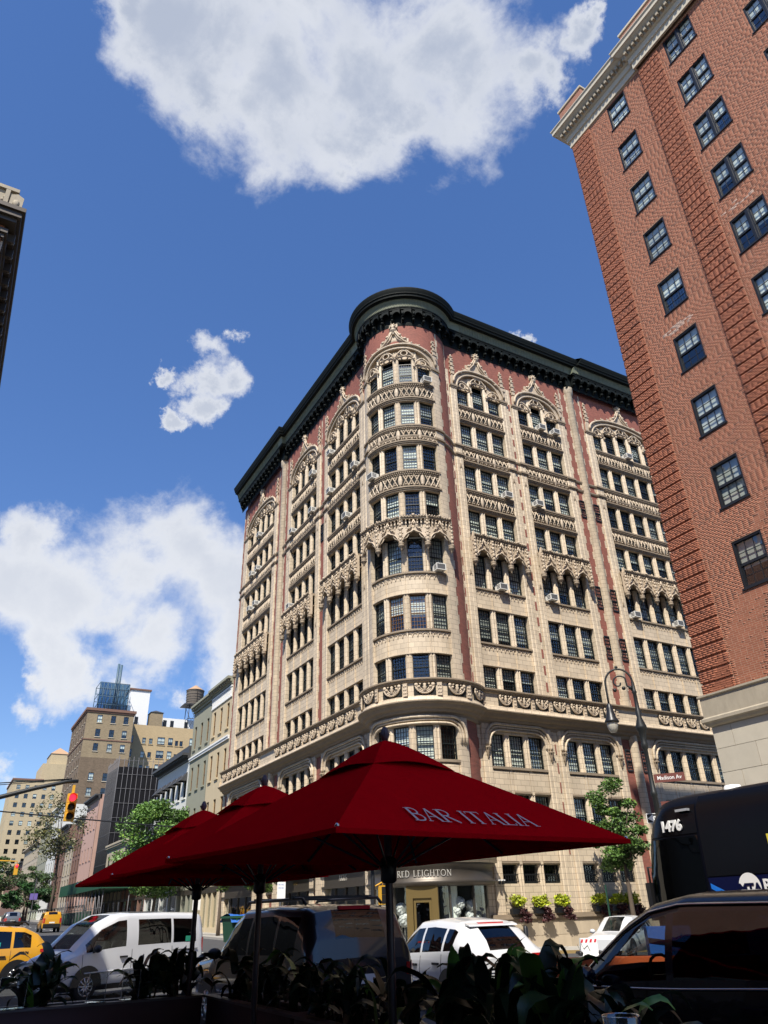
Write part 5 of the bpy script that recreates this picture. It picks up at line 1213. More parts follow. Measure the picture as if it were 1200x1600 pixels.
b = MB(); b.box(18.2,18.28,108,134,1.0,3.0); b.build('hoarding', M['green'], sh)
rowhouse('pink_building', 'pink stucco building with a dark cornice beyond the netted scaffold', 136.5, 148.3, 20.6, mpink, 4, 3, 0.8, mdk, z_sill0=5.5, wfrac=0.3)
sp = [('brownstone_row_house','dark brownstone row house with white window awnings past the pink building',148.4,157,18.5,mbrst),('stone_row_house','pale stone row house with a shop front in the distant row',157.1,167,15.5,mstone),('red_row_house','red brick row house with stone bands in the distant row',167.1,181,19.0,mbrst),
      ('white_row_house','white painted row house standing tall in the distant row',181.1,196,24.5,mwhite),('grey_row_house','dark grey row house in the distant row',196.1,215,22.0,mgrey),('stone_apartment_house','far stone apartment house near the end of the row',215.1,250,20.0,mstone),('brick_row_house','far brown row house at the end of the row',250.1,300,17.5,mbrst)]
for (nm, lb, y0, y1, zt, m_) in sp: rowhouse(nm, lb, y0, y1, zt, m_, max(3, int((y1-y0)/3)), 4 if zt > 18 else 3, 0.7, mdk if m_ is mbrst else m_, z_sill0=5.5+gz(0,y0)*0.5, wfrac=0.42)
# brown brick tower, its yellow wing, and what stands on the roofs
bt = thing('brown_brick_tower', 'soot stained brown brick apartment tower with paler top floors', 'building')
def facade(parent, x, y, rz, w, z0, z1, us, zs, ww, wh, m, **k): front(parent, x, y, rz, w, z0, z1, [(u-ww/2, u+ww/2, z, z+wh) for u in us for z in zs], m, **k)
zz_ = [4+3.35*k for k in range(13)]
block(bt, 25.2, 35.2, 190.5, 214, 0, 46.6, M['wdark'], 'interior')
split = 36.0
facade(bt, 24.6, 190, SOUTH, 11.0, 0, split, (3.0,6.2,9.2), [z for z in zz_ if z < split-2.5], 1.15, 1.8, mbrown, sill=M['lime'], blindp=0.5)
facade(bt, 24.6, 190, SOUTH, 11.0, split, 46.9, (3.0,6.2,9.2), [z for z in zz_ if z > split], 1.15, 1.8, mtanb, sill=M['lime'], blindp=0.5)
facade(bt, 24.6, 214, WEST, 24.0, 0, 46.9, (3,7,11,15,19,22), zz_, 1.2, 1.8, mbrown, sill=M['lime'])
block(bt, 35.55, 35.6, 190.02, 214, 0, 46.9, mbrown)
b = MB(); b.box(24.2,36.0,189.6,214,46.9,47.5); b.box(24.4,35.8,189.8,214,46.5,46.9); b.box(24.45,35.7,189.88,214,40.0,40.25); b.build('cornice', mbrst, bt)
yw = thing('yellow_brick_building', 'yellow brick apartment wing right of the brown tower', 'building')
block(yw, 36, 54, 197, 214, 0, 45.4, M['wdark'], 'interior')
us = []; 
opn = []
for k in range(13):
    z = 4.3+3.35*k
    for (u, w_, h_) in ((1.0,1.2,1.9),(4.3,0.9,1.5),(6.0,0.9,1.4),(8.6,1.9,1.9),(11.0,1.2,1.9),(12.6,0.8,1.3),(13.8,0.8,1.3),(16.6,1.4,2.2)):
        if z+h_ < 44: opn.append((u-w_/2, u+w_/2, z, z+h_))
front(yw, 35.62, 196, SOUTH, 18.4, 0, 45.8, opn, mylw, sill=mylw, blindp=0.5); block(yw, 53.9, 54.0, 196.02, 214, 0, 45.8, mylw)
b = MB(); b.box(44.2,46.4,195.8,196.0,0.4,3.4); b.build('door_canopy', mbrst, yw, (0,0,33)); b = MB()
for i in range(14): b.box(43.0+i*0.35,43.04+i*0.35,195.2,195.24,0,1.2)
b.box(43,47.6,195.2,195.24,1.2,1.26); b.box(43,47.6,195.2,196,-0.12,0); b.build('balcony', mbrst, yw, (0,0,33.2))
ph = thing('white_penthouse', 'white rooftop penthouse above the yellow brick wing', 'building'); block(ph, 35.6, 40.6, 199, 206, 45.8, 55.3, M['white']); block(ph, 35.3, 40.9, 198.7, 206.3, 55.3, 55.7, mbrst, 'coping')
b = MB(); b.box(37.4,38.3,198.94,199.0,46.4,48.4); b.build('window', M['iron'], ph)
ph2 = thing('white_bulkhead', 'low white rooftop bulkhead left of the penthouse', 'building'); block(ph2, 29.5, 35.55, 196, 204, 47.5, 50.4, M['white']); block(ph2, 28, 36, 195, 204, 47.5, 48.6, M['white'], 'step')
ph3 = thing('white_roof_house', 'long white rooftop house beside the water tank', 'building'); block(ph3, 44.5, 54, 201, 208, 45.8, 49.2, M['white']); b = MB()
for x in (45.3,47.2,51.0): b.box(x,x+0.9,200.94,201.0,46.8,48.6)
b.build('window', M['iron'], ph3)
ph4 = thing('brick_bulkhead', 'square brown brick bulkhead on the yellow wing roof', 'building'); block(ph4, 41.2, 44.3, 197.5, 201, 45.8, 49.6, mtanb); b = MB(); b.add([(41,197.3,49.6),(44.5,197.3,49.6),(44.5,201.2,49.6),(41,201.2,49.6),(42.7,199.2,50.5)], [(0,1,4),(1,2,4),(2,3,4),(3,0,4)]); b.build('roof', mdk, ph4)
bs_ = thing('steel_rooftop_frame', 'blue steel screen frame with a tall flue on the brown tower roof', 'rooftop frame')
b = MB()
for y in (193.5,200):
    for i in range(9): x = 27+i*0.9; b.tube([(x,y,48),(x,y,55)], 0.09, 4)
    for z in (49.5,51.5,53.5,55): b.tube([(27,y,z),(34.2,y,z)], 0.08, 4)
    for i in range(4): b.tube([(27+i*1.8,y,48),(28.8+i*1.8,y,55)], 0.06, 4); b.tube([(28.8+i*1.8,y,48),(27+i*1.8,y,55)], 0.06, 4)
for z in (49.5,52,55):
    for x in (27,34.2): b.tube([(x,193.5,z),(x,200,z)], 0.08, 4)
b.build('frame', msteel, bs_)
b = MB(); b.box(27.05,34.1,193.55,193.6,48.2,54.9); mscr = glassmat('blue_mesh_screen', (0.35,0.5,0.62), 0.3, 0.9, 0.3); b.build('screen', mscr, bs_)
b = MB(); b.tube([(31,195,48),(31,195,60.5)], 0.3, 8); b.tube([(31.7,195,48),(31.7,195,60.3)], 0.3, 8); b.build('flue', msteel, bs_)
wtk = thing('water_tank', 'round wooden rooftop water tank with a conical tan roof on steel legs', 'water tank', (52.9, 200, 45.8))
b = MB(); b.lathe([(2.2,7.0),(2.35,11.2)], 20); 
b.build('barrel', mwd, wtk)
b = MB()
for i in range(22): b.box(-0.03,0.03,-2.37,-2.30,7.0,11.2)
for z in (7.3,7.9,8.5,9.2,9.9,10.7): b.lathe([(2.26+0.15*(z-7)/4.2,z),(2.30+0.15*(z-7)/4.2,z+0.03),(2.26+0.15*(z-7)/4.2,z+0.06)], 20)
b.build('hoops', mdk, wtk)
b = MB(); b.lathe([(2.5,11.15),(0.2,12.7),(0.0,12.75)], 20); b.build('roof', mcone, wtk)
b = MB()
for sx in (-1,1):
    for sy in (-1,1): b.tube([(sx*1.8,sy*1.8,0),(sx*1.7,sy*1.7,7)], 0.10, 4)
for z in (3.2,6.8):
    for s_ in (-1,1): b.tube([(-1.9,s_*1.8,z),(1.9,s_*1.8,z)], 0.09, 4); b.tube([(s_*1.8,-1.9,z),(s_*1.8,1.9,z)], 0.09, 4)
for s_ in (-1,1): b.tube([(-1.8,s_*1.8,0),(1.8,s_*1.8,6.8)], 0.05, 4); b.tube([(1.8,s_*1.8,0),(-1.8,s_*1.8,6.8)], 0.05, 4)
b.box(-3.2,2.4,-2.4,2.4,6.8,7.0); b.build('stand', mdk, wtk)
# tan tower far beyond
tt = thing('tan_apartment_tower', 'far tan brick apartment tower with a stepped top and small pyramid roof', 'building')
block(tt, 22.6, 60, 366.6, 400, 0, 56, M['wdark'], 'interior')
facade(tt, 22.0, 366, SOUTH, 40, 0, 57, (2.5,6.0,9.5,13,16.5), [6+3.6*k for k in range(14)], 1.5, 1.9, mtan, blindp=0.4)
facade(tt, 22.0, 396, WEST, 30, 0, 57, (3,8,13,18,23,27), [6+3.6*k for k in range(14)], 1.5, 1.9, mtan, blindp=0.2)
block(tt, 33, 60, 372, 396, 57, 65, mtan); block(tt, 36, 44, 375, 390, 65, 70, mtan); block(tt, 21.6, 34, 365.6, 396, 56.6, 57.3, mbrst, 'coping')
b = MB(); b.add([(35.7,374.7,70),(44.3,374.7,70),(44.3,390.3,70),(35.7,390.3,70),(40,382,74)], [(0,1,4),(1,2,4),(2,3,4),(3,0,4)]); b.build('roof', mcone, tt)
ft = thing('far_brown_building', 'distant brown building at the end of the avenue, left of the tan tower', 'building'); block(ft, 14, 21, 420, 450, 0, 52, mbrst)
ft2 = thing('far_stone_building', 'low distant stone building at the far left of the avenue', 'building')
block(ft2, -16, -4.2, 90, 300, 0, 16, mstone)
# ------------------------------------------------------------------ vehicles: a body lofted through stations along its length
def lerp(a, b, t): return a + (b-a)*t
def car(name, label, cat, loc, rz, keys, paint, side_wins, ws, rw, wheels, group=None, lamp_f=None, lamp_r=None, glass=None, glass_f=None, rack=False, trim=None, arch=0.36, mirror_x=None, handles=(), seats=(), sill_black=0.0, bumper=None, seams=(), high_lamp=None):
    """keys: (x, half width, sill z, belt z, half width at belt, roof z, half width at roof), x increasing to the front.
    side_wins: (xa, xb) glazed side openings, ws / rw: (xa, xb) windscreen and rear window"""
    t = thing(name, label, cat, (loc[0], loc[1], gz(loc[0], loc[1]) if len(loc) < 3 else loc[2]), rz, group)
    kx = [k[0] for k in keys]
    def at(x): return [float(np.interp(x, kx, [k[i] for k in keys])) for i in range(1, 7)]
    xs = set(np.linspace(kx[0], kx[-1], 44).tolist()) | set(kx)
    for a, c in list(side_wins)+[ws, rw]: xs |= {a, c}
    xs = sorted(xs); xs = [x for i, x in enumerate(xs) if i == 0 or x-xs[i-1] > 0.004]
    def ring(x):
        w, zs, zb, wb, zr, wr = at(x)
        h = zr-zb; wr = min(wr, wb); 
        p = [(w*0.90, zs), (w*0.985, zs+0.10), (w, lerp(zs, zb, 0.45)), (w*0.995, lerp(zs, zb, 0.75)), (wb, zb)]
        q = (wr, zr-min(0.07, h*0.4))
        for u in (0.10, 0.35, 0.65, 0.90): 
            bow = 0.03*math.sin(math.pi*u)*min(1, h/0.4); p.append((lerp(wb, q[0], u)+bow, lerp(zb, q[1], u)))
        p += [q, (wr-0.04, zr-min(0.02, h*0.12)), (wr-0.10, zr), (wr*0.55, zr+0.025), (0, zr+0.035)]
        return p
    rings = [ring(x) for x in xs]; n = len(rings[0]); full = 2*n-1
    def pt(i, j):           # j over the whole ring, left side first then right
        y, z = rings[i][j] if j < n else rings[i][2*n-2-j]
        return (xs[i], y if j < n else -y, z)
    vs = [pt(i, j) for i in range(len(xs)) for j in range(full)]
    body, gls = [], {}
    b = MB()
    def in_side(xm): return next((k for k, (a, c) in enumerate(side_wins) if a <= xm <= c), None)
    for i in range(len(xs)-1):
        xm = (xs[i]+xs[i+1])/2; k = in_side(xm)
        for j in range(full-1):
            f = (i*full+j, (i+1)*full+j, (i+1)*full+j+1, i*full+j+1)
            jj = j if j < n-1 else 2*n-3-j
            key = None
            if k is not None and 5 <= jj <= 7: key = ('side_window', k, j < n-1)
            elif jj >= 12-0 and ws[0] <= xm <= ws[1]: key = ('windscreen', 0, 0)
            elif jj >= 12-0 and rw[0] <= xm <= rw[1]: key = ('rear_window', 0, 0)
            if key: gls.setdefault(key, []).append(f)
            else: body.append(f)
    b.add(vs, [f for f in body], 0, True)
    for i in (0, len(xs)-1): b.add([pt(i, j) for j in range(full)], [list(range(full)) if i == 0 else list(range(full))[::-1]], 0, False)
    b.build('body', paint, t)
    for (nm, k, l_), fs in gls.items():
        g = MB(); idx = sorted({v for f in fs for v in f}); mp = {v: q for q, v in enumerate(idx)}
        g.add([vs[v] for v in idx], [[mp[v] for v in f] for f in fs], 0, True)
        gm = glass or M['carglass']
        if nm == 'windscreen' or (nm == 'side_window' and side_wins[k][1] == max(c for a, c in side_wins)): gm = glass_f or gm
        g.build(nm, gm, t)
    x0, x1 = kx[0], kx[-1]; wid = max(k[1] for k in keys)
    # dark cabin: floor, dashboard, seats
    w, zs, zb, wb, zr, wr = at((ws[0]+x0)/2)
    fl = MB(); fl.box(rw[0]+0.1, ws[1]-0.15, -wid*0.82, wid*0.82, zs+0.06, zs+0.30); fl.box(ws[1]-0.75, ws[1]-0.15, -wid*0.8, wid*0.8, zs+0.3, at(ws[0])[2]-0.10); fl.build('cabin_floor', M['black'], t)
    for (sx, sy) in seats:
        s = MB(); s.box(sx-0.25, sx+0.28, sy-0.25, sy+0.25, zs+0.28, zs+0.48); s.prism([(sx-0.38,zb-0.10),(sx-0.24,zs+0.35),(sx-0.10,zs+0.35),(sx-0.28,zb+0.18),(sx-0.40,zb+0.18)], sy-0.24, sy+0.24); s.box(sx-0.40, sx-0.28, sy-0.13, sy+0.13, zb+0.20, zb+0.40); s.build('seat', M['seat'], t)
    if seats:
        s = MB(); sx, sy = seats[0]; s.tube([(sx+0.62+0.06*math.sin(a), sy+0.19*math.cos(a), zb-0.02+0.19*math.sin(a)) for a in np.linspace(0, 2*math.pi, 15)[:-1]], 0.016, 5, closed=True); s.box(sx+0.60, sx+0.64, sy-0.17, sy+0.17, zb-0.05, zb+0.0); s.build('steering_wheel', M['black'], t)
    # wheels in dark arches
    for wx in wheels:
        for s_ in (-1, 1):
            yw_ = at(wx)[0]*s_
            r_ = arch-0.04
            wh = MB(); pr = [(r_*0.62,-0.10),(r_*0.95,-0.11),(r_,-0.07),(r_,0.07),(r_*0.95,0.11),(r_*0.62,0.10)]
            wh.lathe(pr, 22); wh.warp(lambda x, y, z: (x, z, y)); wo_ = wh.build('wheel', M['tyre'], t, (wx, yw_-s_*0.10, r_))
            rm = MB(); 
            for a in range(10): an = a*math.pi/5; rm.tube([(0,s_*0.085,0),(r_*0.60*math.cos(an),s_*0.095,r_*0.60*math.sin(an))], 0.035, 4)
            rm.tube([(r_*0.61*math.cos(a),s_*0.09,r_*0.61*math.sin(a)) for a in np.linspace(0, 2*math.pi, 21)[:-1]], 0.025, 5, closed=True)
            rm.blob((0,s_*0.10,0), 0.07, 0.02, 0.07, seg=10); rm.build('rim', M['alloy'], wo_)
            ar = MB(); m_ = 14; o1, o2 = arch+0.02, arch+0.085
            ar.add([(wx+r0*math.cos(math.pi*i/m_), yw_+s_*0.012, max(0.16, r_+r0*math.sin(math.pi*i/m_))) for i in range(m_+1) for r0 in (o1-0.30, o2)], [(2*i, 2*i+1, 2*i+3, 2*i+2) for i in range(m_)])
            ar.build('wheel_arch', M['black'] if trim else M['tyre'], t)
    # lower cladding
    if sill_black:
        c_ = MB()
        for s_ in (-1, 1):
            for i in range(len(xs)-1):
                a, c = at(xs[i]), at(xs[i+1]); 
                c_.add([(xs[i],s_*(a[0]*0.93+0.004),a[1]-0.02),(xs[i+1],s_*(c[0]*0.93+0.004),c[1]-0.02),(xs[i+1],s_*(c[0]+0.012),c[1]+sill_black),(xs[i],s_*(a[0]+0.012),a[1]+sill_black)], [(0,1,2,3)])
        c_.build('sill_cladding', M['black'], t)
    # door seams and handles follow the side
    if seams:
        for sx in seams:
            w, zs, zb, wb, zr, wr = at(sx)
            for s_ in (-1, 1): c_ = MB(); c_.tube([(sx, s_*(w*0.988+0.002), zs+0.12), (sx, s_*(w+0.002), lerp(zs, zb, 0.45)), (sx, s_*(w*0.995+0.002), lerp(zs, zb, 0.75)), (sx, s_*(wb+0.003), zb)], 0.006, 4); c_.build('door_seam', M['black'], t)
    for hx in handles:
        w, zs, zb, wb, zr, wr = at(hx)
        for s_ in (-1, 1): c_ = MB(); c_.box(hx-0.11, hx+0.11, s_*w-0.035, s_*w+0.035, zb-0.17, zb-0.13); c_.build('door_handle', trim or paint, t)
    if mirror_x is not None:
        w, zs, zb, wb, zr, wr = at(mirror_x)
        for s_ in (-1, 1):
            c_ = MB(); c_.blob((mirror_x, s_*(wb+0.15), zb+0.10), 0.09, 0.13, 0.09, 0, 10, 6); c_.tube([(mirror_x, s_*(wb-0.02), zb+0.02), (mirror_x, s_*(wb+0.10), zb+0.07)], 0.03, 5); c_.build('mirror', trim or M['black'], t)
    w0 = at(x0); w1 = at(x1)
    for (spec_, xe, sg, nm, mt) in ((lamp_f, x1, 1, 'headlight', M['lens']), (lamp_r, x0, -1, 'tail_light', M['redl'])):
        if spec_:
            ya, za, zb_, dep = spec_
            for s_ in (-1, 1):
                c_ = MB(); wq = at(xe)[0]
                c_.box(min(xe-sg*0.03,xe+sg*0.014), max(xe-sg*0.03,xe+sg*0.014), s_*ya if s_ > 0 else -wq*0.97, wq*0.97 if s_ > 0 else -ya, za+0.02, zb_)
                def sp(a, c):
                    x = xe-sg*dep*a; rg = ring(x)[:5]; z = za+(zb_-za)*c+(0.05*a if sg < 0 else 0.08*a); z = lerp(z, (za+zb_)/2+0.06, 0.55*a*a); return (x, s_*(float(np.interp(z, [p[1] for p in rg], [p[0] for p in rg]))+0.012), z)
                c_.grid(sp, 8, 3, 0, False); c_.build(nm, mt, t)
    if bumper:
        for xe, sg in ((x1, 1), (x0, -1)):
            c_ = MB(); w = at(xe)[0]; c_.box(min(xe-sg*0.12, xe+sg*0.03), max(xe-sg*0.12, xe+sg*0.03), -w*0.97, w*0.97, at(xe)[1]-0.02, at(xe)[1]+bumper); c_.build('bumper', M['black'], t)
    c_ = MB(); c_.box(x0-0.012, x0+0.01, -0.26, 0.26, 0.80, 0.92); c_.build('number_plate', M['signw'], t)
    if high_lamp:
        c_ = MB(); c_.box(high_lamp[0]-0.03, high_lamp[0]+0.03, -0.28, 0.28, high_lamp[1]-0.03, high_lamp[1]+0.02); c_.build('brake_light', M['redl'], t)
    if rack:
        for s_ in (-1, 1):
            c_ = MB(); w = at(0)[5]-0.10; zr = at(0)[4]; c_.tube([(rack[0],s_*w,zr+0.03),(rack[0]+0.12,s_*w,zr+0.11),(rack[1]-0.12,s_*w,zr+0.11),(rack[1],s_*w,zr+0.03)], 0.025, 6); c_.build('roof_rail', M['black'], t)
        for x in (rack[0]+0.45, rack[1]-0.5): c_ = MB(); c_.box(x-0.04, x+0.04, -at(0)[5]+0.04, at(0)[5]-0.04, at(0)[4]+0.115, at(0)[4]+0.155); c_.build('roof_bar', M['black'], t)
    t_at[t.name] = at
    return t
t_at = {}
NORTHH = math.pi/2      # heading up the avenue
# white compact van turning out of the side street, nose to the left
VK = [(-2.36,0.80,0.42,1.02,0.78,1.66,0.62),(-2.32,0.84,0.32,1.06,0.82,1.80,0.68),(-2.2,0.86,0.26,1.08,0.84,1.86,0.71),(-1.0,0.865,0.24,1.08,0.845,1.89,0.73),(0.3,0.865,0.24,1.06,0.845,1.89,0.73),(0.62,0.865,0.24,1.05,0.845,1.86,0.72),(1.1,0.86,0.24,1.03,0.84,1.66,0.70),(1.62,0.85,0.25,1.00,0.82,1.22,0.70),(1.78,0.85,0.25,0.98,0.82,1.06,0.72),(2.1,0.83,0.26,0.88,0.78,0.95,0.68),(2.28,0.76,0.28,0.76,0.72,0.82,0.62),(2.36,0.66,0.34,0.62,0.64,0.68,0.56)]
van = car('white_van', 'white compact van with a green window sticker crossing the avenue, nose left', 'van', (4.81,23.72), R(206), VK, M['wpaint'],
   [(-2.05,-1.22),(-1.14,-0.02),(0.36,1.52)], (0.66,1.74), (-2.355,-2.24), (-1.45,1.45), lamp_f=(0.44,0.66,0.86,0.42), lamp_r=(0.66,0.85,1.25,0.10), glass=M['darkglass'], glass_f=M['carglass'], trim=M['black'], arch=0.36, mirror_x=1.32, handles=(0.42,), seats=((0.55,0.38),(0.55,-0.38)), seams=(0.16,-1.18,1.62), sill_black=0.10)
b = MB(); b.prism([(2.06,0.72),(2.20,0.70),(2.12,0.80),(2.02,0.81)], 0.60, 0.85); b.build('indicator_lamp', M['amber'], van)
b = MB(); b.box(-1.86,-1.66,0.838,0.846,1.17,1.30); mgrn = mat('green_sticker',(0.02,0.30,0.18),0.5); b.build('sticker', mgrn, van)
b = MB(); b.box(-1.0,0.1,-0.50,0.50,1.926,1.935); b.build('roof_panel', M['gpaint'], van)
# yellow cab in front of the van
YK = [(-2.25,0.80,0.45,0.92,0.78,1.02,0.66),(-2.2,0.86,0.34,0.98,0.83,1.18,0.66),(-1.95,0.89,0.27,1.02,0.86,1.42,0.66),(-1.5,0.91,0.25,1.02,0.88,1.62,0.68),(-0.6,0.92,0.24,1.00,0.88,1.68,0.70),(0.3,0.92,0.24,0.97,0.88,1.66,0.70),(0.7,0.92,0.24,0.96,0.87,1.50,0.69),(1.25,0.91,0.25,0.95,0.86,1.06,0.72),(1.4,0.91,0.25,0.94,0.86,1.00,0.74),(2.1,0.86,0.28,0.86,0.80,0.90,0.7),(2.25,0.76,0.32,0.72,0.7,0.76,0.6)]
cab = car('taxi_cab', 'yellow taxi crossover with dark rear windows ahead of the white van at the left edge', 'taxi', (1.4,29.5), R(186), YK, M['ypaint'],
   [(-1.72,-1.2),(-1.12,-0.22),(-0.14,0.95)], (0.36,1.32), (-2.12,-1.66), (-1.38,1.35), lamp_f=(0.4,0.62,0.78,0.3), lamp_r=(0.42,0.86,1.00,0.24), glass=M['darkglass'], trim=M['black'], mirror_x=0.8, handles=(-0.9,0.1), seats=((0.1,0.4),(0.1,-0.4)), seams=(-0.18,-1.15), sill_black=0.14, rack=(-1.6,0.3))
b = MB(); b.box(-0.75,0.15,-0.32,0.32,1.72,1.80); b.box(-0.7,0.1,-0.06,0.06,1.80,2.02); b.build('roof_sign', M['ypaint'], cab)
b = MB(); b.box(-0.82,-0.42,0.885,0.893,1.12,1.24); b.build('sticker', mat('teal_sticker',(0.02,0.36,0.30),0.5), cab)
# dark grey SUV with roof rails, seen from behind
DK = [(-2.45,0.86,0.50,1.00,0.86,1.10,0.80),(-2.40,0.92,0.38,1.08,0.90,1.42,0.78),(-2.22,0.945,0.32,1.12,0.92,1.74,0.76),(-2.0,0.95,0.30,1.12,0.92,1.81,0.77),(-1.0,0.955,0.30,1.10,0.925,1.84,0.79),(0.3,0.955,0.30,1.07,0.925,1.82,0.78),(0.75,0.955,0.30,1.06,0.92,1.66,0.77),(1.35,0.95,0.31,1.05,0.90,1.22,0.80),(1.5,0.95,0.31,1.04,0.90,1.12,0.82),(2.3,0.90,0.34,0.98,0.86,1.02,0.78),(2.45,0.80,0.40,0.85,0.78,0.9,0.7)]
suv = car('grey_suv', 'dark grey SUV with roof rails seen from behind, closest to the red umbrella poles', 'suv', (5.77,13.77), R(92.5), DK, M['dpaint'],
   [(-1.98,-1.30),(-1.22,-0.22),(-0.14,1.0)], (0.36,1.42), (-2.41,-2.20), (-1.5,1.5), lamp_f=(0.5,0.75,0.92,0.3), lamp_r=(0.78,0.86,1.04,0.10), glass=M['darkglass'], trim=M['black'], arch=0.40, mirror_x=0.95, handles=(-1.0,0.05), seats=((0.2,0.42),(0.2,-0.42)), seams=(-0.18,-1.26), bumper=0.22, rack=(-1.9,0.5), high_lamp=(-2.20,1.80), sill_black=0.12)
# small white crossover, seen from behind in the sun
WK = [(-2.12,0.78,0.48,0.84,0.79,0.90,0.70),(-2.05,0.86,0.36,0.95,0.84,1.04,0.70),(-1.92,0.88,0.30,1.00,0.855,1.18,0.66),(-1.62,0.89,0.27,1.01,0.86,1.38,0.63),(-1.3,0.895,0.25,0.99,0.865,1.50,0.63),(-0.5,0.90,0.24,0.95,0.865,1.55,0.65),(0.2,0.90,0.24,0.92,0.86,1.52,0.65),(0.65,0.90,0.24,0.91,0.85,1.34,0.65),(1.2,0.89,0.25,0.90,0.84,1.02,0.70),(1.4,0.89,0.25,0.89,0.84,0.95,0.72),(2.0,0.85,0.28,0.80,0.78,0.85,0.68),(2.15,0.74,0.34,0.66,0.68,0.7,0.6)]
wsuv = car('white_crossover', 'small white crossover with a black rear window and red tail lights in the sunlit lane', 'car', (9.82,14.76), R(85), WK, M['wpaint'],
   [(-1.42,-1.08),(-1.0,-0.18),(-0.10,0.95)], (0.26,1.30), (-2.06,-1.42), (-1.32,1.32), lamp_f=(0.4,0.6,0.74,0.3), lamp_r=(0.50,0.88,0.975,0.30), glass=M['darkglass'], trim=M['black'], arch=0.36, mirror_x=0.8, handles=(-0.85,0.08), seats=((0.1,0.38),(0.1,-0.38)), seams=(-0.14,-1.04), bumper=0.06, sill_black=0.16, high_lamp=(-1.50,1.475))
b = MB(); b.prism([(-1.46,1.45),(-1.46,1.49),(-1.60,1.455),(-1.64,1.43)], -0.54, 0.54); b.build('spoiler', M['wpaint'], wsuv)
b = MB(); b.tube([(-1.98,0.05,1.03),(-1.82,-0.12,1.16),(-1.68,-0.30,1.27)], 0.012, 5); b.build('rear_wiper', M['black'], wsuv)
b = MB(); b.blob((-2.125,0,0.84), 0.015, 0.06, 0.06, seg=12, rings=6); b.build('badge', M['chrome'], wsuv)
b = MB(); b.tube([(-2.128,-0.66,0.70),(-2.128,0.66,0.70)], 0.006, 4); b.build('hatch_seam', M['black'], wsuv)
for s_ in (-1,1): b = MB(); b.box(-2.13,-2.10,s_*0.52-0.12,s_*0.52+0.12,0.52,0.57); b.build('reflector', M['redl'], wsuv)
b = MB(); b.box(2.30,2.37,-0.42,0.42,0.66,0.76); b.box(2.28,2.36,-0.5,0.5,0.36,0.52); b.build('grille', M['black'], van)
b = MB(); b.tube([(-2.1,0.868,0.98),(-1.2,0.870,0.98)], 0.012, 4); b.build('door_rail', M['black'], van)
b = MB(); b.tube([(0.1,0.874,0.62),(1.55,0.868,0.60)], 0.018, 5); b.tube([(-2.0,0.872,0.62),(0.0,0.874,0.62)], 0.018, 5); b.build('rub_strip', M['wpaint'], van)
b = MB(); b.tube([(1.70,0.45,1.085),(1.50,0.10,1.20)], 0.010, 4); b.tube([(1.74,-0.2,1.085),(1.52,-0.5,1.19)], 0.010, 4); b.build('wiper', M['black'], van)
# large navy car right beside the terrace
NK = [(-2.5,0.88,0.50,1.05,0.86,1.15,0.8),(-2.42,0.94,0.38,1.12,0.92,1.5,0.78),(-2.2,0.97,0.32,1.14,0.94,1.70,0.76),(-1.2,0.985,0.30,1.09,0.95,1.76,0.77),(0.0,0.985,0.30,1.02,0.95,1.77,0.77),(0.45,0.985,0.30,1.00,0.95,1.71,0.76),(0.85,0.98,0.30,0.985,0.945,1.56,0.76),(1.35,0.98,0.31,0.97,0.93,1.27,0.80),(1.72,0.97,0.31,0.96,0.92,1.03,0.84),(2.3,0.92,0.34,0.88,0.86,0.94,0.78),(2.5,0.80,0.40,0.74,0.76,0.78,0.66)]
nsuv = car('navy_suv', 'large dark navy SUV parked right beside the terrace with see-through front windows', 'suv', (7.1,5.5), R(85), NK, M['npaint'],
   [(-2.0,-1.15),(-1.02,0.10),(0.20,1.48)], (0.50,1.62), (-2.43,-2.15), (-1.55,1.55), lamp_f=(0.5,0.7,0.86,0.4), lamp_r=(0.70,0.85,1.15,0.16), glass=M['darkglass'], glass_f=M['carglass'], trim=M['npaint'], arch=0.41, mirror_x=1.22, handles=(-0.8,0.42), seats=((0.15,0.42),(0.15,-0.42)), seams=(0.15,-1.08), sill_black=0.10)
at = t_at[nsuv.name]
for s_ in (-1, 1):
    b = MB(); xs_ = np.linspace(-2.0, 1.5, 18); b.tube([(x, s_*(at(x)[3]+0.012), at(x)[2]+0.0) for x in xs_], 0.012, 4); b.build('chrome_strip', M['chrome'], nsuv)
    b = MB(); xs_ = np.linspace(-2.0, 1.62, 26); b.tube([(x, s_*(at(x)[5]+0.018), at(x)[4]-0.075) for x in xs_], 0.013, 4); b.build('chrome_strip', M['chrome'], nsuv)
# far yellow taxi van driving up the avenue, and cars beyond
TK = [(-2.2,0.84,0.45,1.02,0.82,1.15,0.78),(-2.16,0.90,0.34,1.05,0.88,1.6,0.76),(-2.0,0.91,0.30,1.05,0.88,1.80,0.74),(0.2,0.92,0.28,1.03,0.88,1.84,0.74),(0.7,0.92,0.28,1.02,0.87,1.6,0.74),(1.4,0.91,0.28,1.0,0.85,1.1,0.76),(2.0,0.88,0.3,0.88,0.8,0.94,0.7),(2.2,0.76,0.36,0.7,0.7,0.76,0.6)]
car('taxi_van', 'bright yellow taxi van driving away up the avenue', 'taxi', (11.6,92.5), NORTHH, TK, M['ypaint'], [(-1.8,-0.9),(-0.8,0.2),(0.3,1.2)], (0.3,1.36), (-2.165,-2.02), (-1.4,1.4), lamp_r=(0.68,0.8,1.25,0.1), glass=M['darkglass'], trim=M['black'], bumper=0.3)
